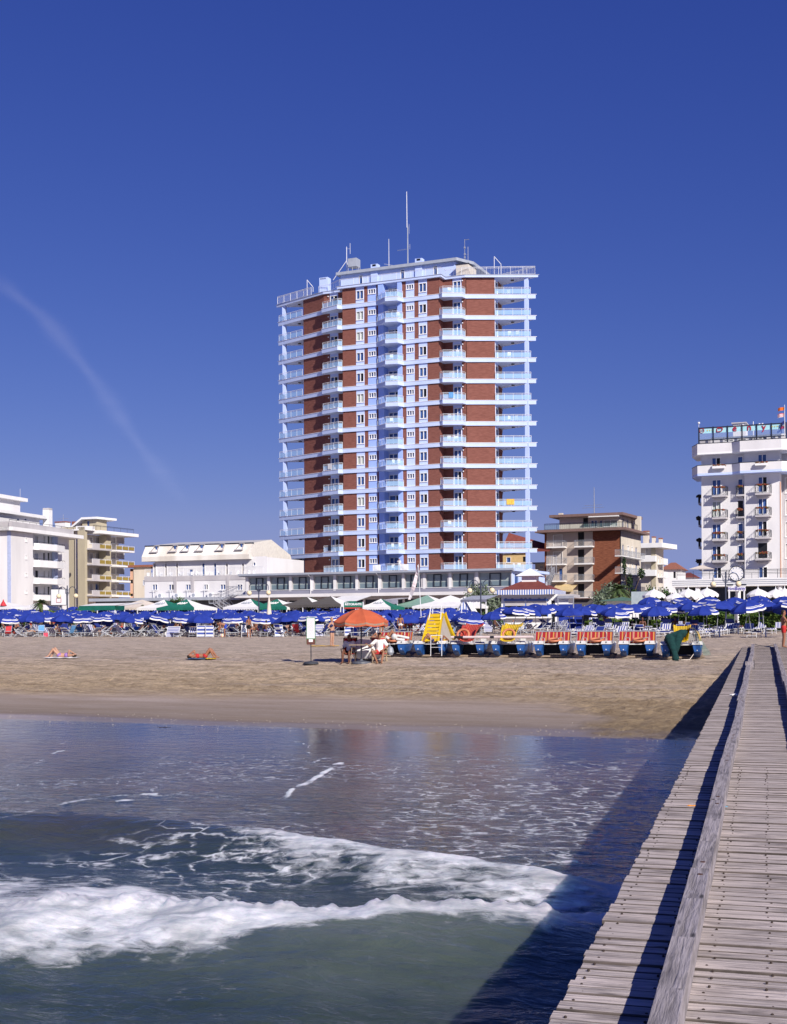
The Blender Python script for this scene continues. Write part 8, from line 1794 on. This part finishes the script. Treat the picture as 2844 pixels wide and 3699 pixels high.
# ---------------------------------------------------------------- lifeguard post
LG = gp(1306, 2397)
t = thing('orange_parasol', 'large orange parasol with grey lettered valance over the lifeguards', 'parasol', LG, .2); H = 2.42; n_ = 8; Rr = 1.22; OF = mat('orange_canvas', (.50, .115, .05), .85, (.43, .09, .04), 2); mb = MB(); rings = [(0, H), (.35, H - .10), (.7, H - .30), (1.0, H - .56)]
for k in range(n_):
    a0, a1 = 2 * math.pi * k / n_, 2 * math.pi * (k + 1) / n_
    def Q(r, z, u): p0 = Vector((math.cos(a0), math.sin(a0))) * r * Rr; p1 = Vector((math.cos(a1), math.sin(a1))) * r * Rr; p = p0.lerp(p1, u); return (p.x, p.y, z - .07 * r * math.sin(u * math.pi) + (.0))
    for (r0, z0), (r1, z1) in zip(rings[:-1], rings[1:]):
        for i in range(4): mb.mi = 0; mb.quad(Q(r0, z0, i / 4), Q(r0, z0, (i + 1) / 4), Q(r1, z1, (i + 1) / 4), Q(r1, z1, i / 4))
    for i in range(4):
        A, B_ = Q(1, rings[-1][1], i / 4), Q(1, rings[-1][1], (i + 1) / 4)
        D_ = lambda q, d: (q[0], q[1], q[2] - d)
        mb.mi = 0; mb.quad(A, B_, D_(B_, .05), D_(A, .05)); mb.mi = 1; mb.quad(D_(A, .05), D_(B_, .05), D_(B_, .13), D_(A, .13)); mb.mi = 0; mb.quad(D_(A, .13), D_(B_, .13), D_(B_, .19), D_(A, .19))
mb.build('canopy', [OF, mat('faded_print', (.42, .19, .11), .85, (.25, .2, .16), 14, contrast=(.46, .54))], t); MB().tube((0, 0, 0), (0, 0, H + .05), .03, n=8).build('pole', DMET, t); MB().lathe([(0, 0), (.44, 0), (.42, .07), (.08, .13), (.04, .2)], n=18).build('base', mat('base_plastic', (.10, .11, .14), .5), t)
for a in (0.2, 2.3, 3.9): MB().lathe([(.0, -.09), (.03, -.08), (.012, 0)], n=6).build('tassel', CRMF, t, (math.cos(a) * 1.1, math.sin(a) * 1.1, H - .76))
def dirchair(px, py, rz, label, wood_, fab):
    p = LG + Vector((px, py, 0)); t = thing('director_chair', label, 'chair', p, R(rz), 'wooden armchairs of the lifeguards'); mb = MB()
    for s_ in (-1, 1):
        x = s_ * .30; mb.tube((x, -.28, 0), (x, .25, .62), .02, n=5).tube((x, .25, 0), (x, -.28, .60), .02, n=5).tube((x, .22, .40), (x, .40, 1.12), .022, n=5).box(x - .035, x + .035, -.34, .30, .62, .65)
    mb.tube((-.3, .40, 1.12), (.3, .40, 1.12), .018, n=5).tube((-.3, -.28, .05), (.3, -.28, .05), .016, n=5).build('frame', wood_, t)
    MB().box(-.28, .28, -.26, .26, .41, .43).build('seat', fab, t); MB().add([(-.29, .27, .50), (.29, .27, .50), (.29, .40, 1.10), (-.29, .40, 1.10), (-.29, .29, .50), (.29, .29, .50), (.29, .42, 1.10), (-.29, .42, 1.10)], [(0, 1, 2, 3), (7, 6, 5, 4), (3, 2, 6, 7)]).build('backrest', fab, t); return p
RDS = stripes('red_dark_stripes', [(0, (.38, .02, .02)), (.5, (.10, .02, .02)), (.7, (.55, .12, .08))], 0, .19)
p = dirchair(-.56, .42, -8, 'dark wooden chair with red striped back in the orange parasol shade', mat('dark_wood', (.08, .05, .035), .7), RDS); person('dark tanned lifeguard in white shirt sitting in the shade left of the parasol pole', 'sit', p + Vector((0, -.02, -.02)), R(-18), 1, 0, clothes=[('shirt', 'white'), ('trunks', 'black')], scale=1.0)
p = dirchair(.80, .28, 8, 'pale wooden chair with red fabric under the lifeguard in red shorts', mat('pale_wood', (.50, .38, .24), .7), REDT); person('lifeguard with white T-shirt and red shorts sitting right of the parasol pole', 'guard', p + Vector((0, -.02, -.02)), R(-4), 0, 0, clothes=[('shirt', 'white'), ('trunks', 'red')], scale=1.06)
t = thing('white_dinghy', 'upturned white dinghy hull behind the lifeguards', 'boat', LG + Vector((.16, .55, 0)), R(-8)); mb = MB()
secs = [(-.55, .20, .05, .95), (-.30, .12, .0, 1.06), (.1, .05, .0, 1.02), (.5, .12, .05, .92), (.72, .3, .25, .75)]; vs = []
for x, yy, z0, z1 in secs: vs += [(x, yy - .1, z0 + .2), (x - .02, -.28 + yy, (z0 + z1) / 2), (x, yy, z1), (x, yy + .5, z1), (x, yy + .6, z0 + .1)]
fs = [(0, 1, 2, 3, 4), tuple(len(vs) - 1 - i for i in range(5))]
for s_ in range(4):
    for i in range(5): a = s_ * 5; fs.append((a + i, a + 5 + i, a + 5 + (i + 1) % 5, a + (i + 1) % 5))
mb.add(vs, fs).build('hull', WHITE, t); MB().tube((-.5, .0, .45), (.68, .14, .45), .02, n=5).build('rubbing_strake', GREYL, t)
p = LG + Vector((.02, -.12, 0)); t = thing('plank_table', 'narrow wooden plank shelf fixed at the orange parasol pole', 'table', p, R(-3)); MB().box(-.55, .52, -.16, .12, .80, .84).build('table_top', TIMB, t)
for x in (-.5, .48): MB().tube((x, 0, 0), (x * .85, 0, .80), .018, n=5).build('leg', TIMB, t)
p = LG + Vector((1.15, .35, 0)); t = thing('grey_bin', 'small translucent grey bag hanging right of the seated lifeguard', 'bag', p + Vector((.12, .1, .35))); MB().lathe([(.02, .40), (.12, .32), (.17, .12), (.10, .0), (0, 0)], n=12).build('bag_body', mat('grey_bag', (.28, .31, .36), .4), t); MB().tube((0, 0, .4), (-.05, 0, .55), .008, n=4).build('handle', METW, t)
# price board
p = gp(1124, 2399); t = thing('price_board', 'tall price board on a black pole with green edge and white list', 'sign', p, R(-4)); MB().tube((0, 0, .05), (0, 0, .95), .022, n=8).build('pole', DMET, t); MB().lathe([(0, 0), (.34, 0), (.34, .05), (.28, .10), (.05, .13)], n=18).build('base', mat('base_rubber', (.05, .055, .07), .6), t)
MB().box(-.20, .20, -.012, .018, .90, 2.06).build('back_panel', mat('sign_green', (.03, .22, .08), .6), t); MB().box(-.19, .19, -.018, -.013, .86, 1.10).build('brown_panel', mat('sign_brown', (.13, .05, .04), .7), t)
o = MB().box(-.175, .175, -.024, -.019, 1.14, 2.03).build('white_list', WHITE, t); mb = MB(); r_ = random.Random(2)
for i in range(20):
    z = 1.97 - i * .04; x0 = -.15; 
    while x0 < .12: L = r_.uniform(.02, .07); mb.quad((x0, -.0255, z), (min(x0 + L, .15), -.0255, z), (min(x0 + L, .15), -.0255, z + .012), (x0, -.0255, z + .012)); x0 += L + .015
mb.build('printed_lines', GREYP, o); MB().box(-.09, .09, -.026, -.0235, .98, 1.10).build('price_card', WHITE, t); text('25', .07, mat('card_blue', (.05, .08, .4)), t, (0, -.028, 1.04), 0, 'card_text', .001)
# slim poles near the pier end that throw the thin shadows across its deck
for k, (px, v, u_) in enumerate(((0, 50.5, 1.5), (0, 44.5, 1.75))):
    x, y, _ = pp(u_ + .3, v, 0); t = thing('mooring_post', ['slim post right of the pier near its landward end', 'slim post right of the pier nearer the viewer'][k], 'post', (x, y, float(sand_z(x, y)))); MB().tube((0, 0, 0), (0, 0, 2.6 if k == 0 else 2.4), .03, n=6).build('shaft', DMET, t); MB().ell((0, 0, 2.6 if k == 0 else 2.4), .045, 8, 5).build('cap', DMET, t)

# odds and ends on the tower balconies
rn = random.Random(15); FLN = ['top', 'second', 'third', 'fourth', 'fifth', 'sixth', 'seventh', 'eighth', 'ninth', 'tenth', 'eleventh', 'twelfth', 'thirteenth', 'lowest']
def onz(x, y, z): return Vector((tf.o.x + x * tf.cx - y * tf.sx, tf.o.y + x * tf.sx + y * tf.cx, GZ + z))
for k in range(NF):
    for nm, x, y, ln in (('right corner balcony', 9.0, .35, 1.3), ('right loggia', 16.4, 4.9, 1.6), ('central balcony', .6, -.7, .9)):
        if rn.random() < .42: continue
        for j in range(rn.choice([1, 2])):
            place(CHM, 'chair', None, onz(x + j * ln * .6 + rn.uniform(-.3, .3), y + j * .25, ZB[k] + .06), rn.uniform(0, 6.3), label='white chair on the %s, %s floor from the top' % (nm, FLN[k]), cat='chair', group='white chairs on the tower balconies')
for k, (x0, y0, x1, y1), w_, m, lab in ((8, BAL['l'][1] + BAL['l'][2], .30, WHITEF, 'white towel hung over the left corner balcony of the tower'), (5, BAL['r'][1] + BAL['r'][2], .25, PLL, 'blue towel hung over a right corner balcony of the tower'), (10, BAL['R'][0] + BAL['R'][1], .22, TANT, 'orange towel hung over a right loggia rail of the tower'), (12, BAL['l'][1] + BAL['l'][2], .2, DKT, 'dark towel hung over a low left corner balcony of the tower')):
    a = onz(x0 + (x1 - x0) * .3, y0 + (y1 - y0) * .3 - .08, ZB[k] + 1.04); b = onz(x0 + (x1 - x0) * (.3 + w_), y0 + (y1 - y0) * (.3 + w_) - .08, ZB[k] + 1.04); d = b - a; mb = MB(); n_ = 6
    for i in range(n_):
        p0, p1 = d * (i / n_), d * ((i + 1) / n_); off = lambda i_: Vector((0, -.03 * (i_ % 2), 0)); mb.quad(p0 + Vector((0, 0, 0)), p1 + Vector((0, 0, 0)), p1 + off(i + 1) - Vector((0, 0, .8)), p0 + off(i) - Vector((0, 0, .8)))
    mb.build('towel', m, None, a, label=lab, cat='towel')
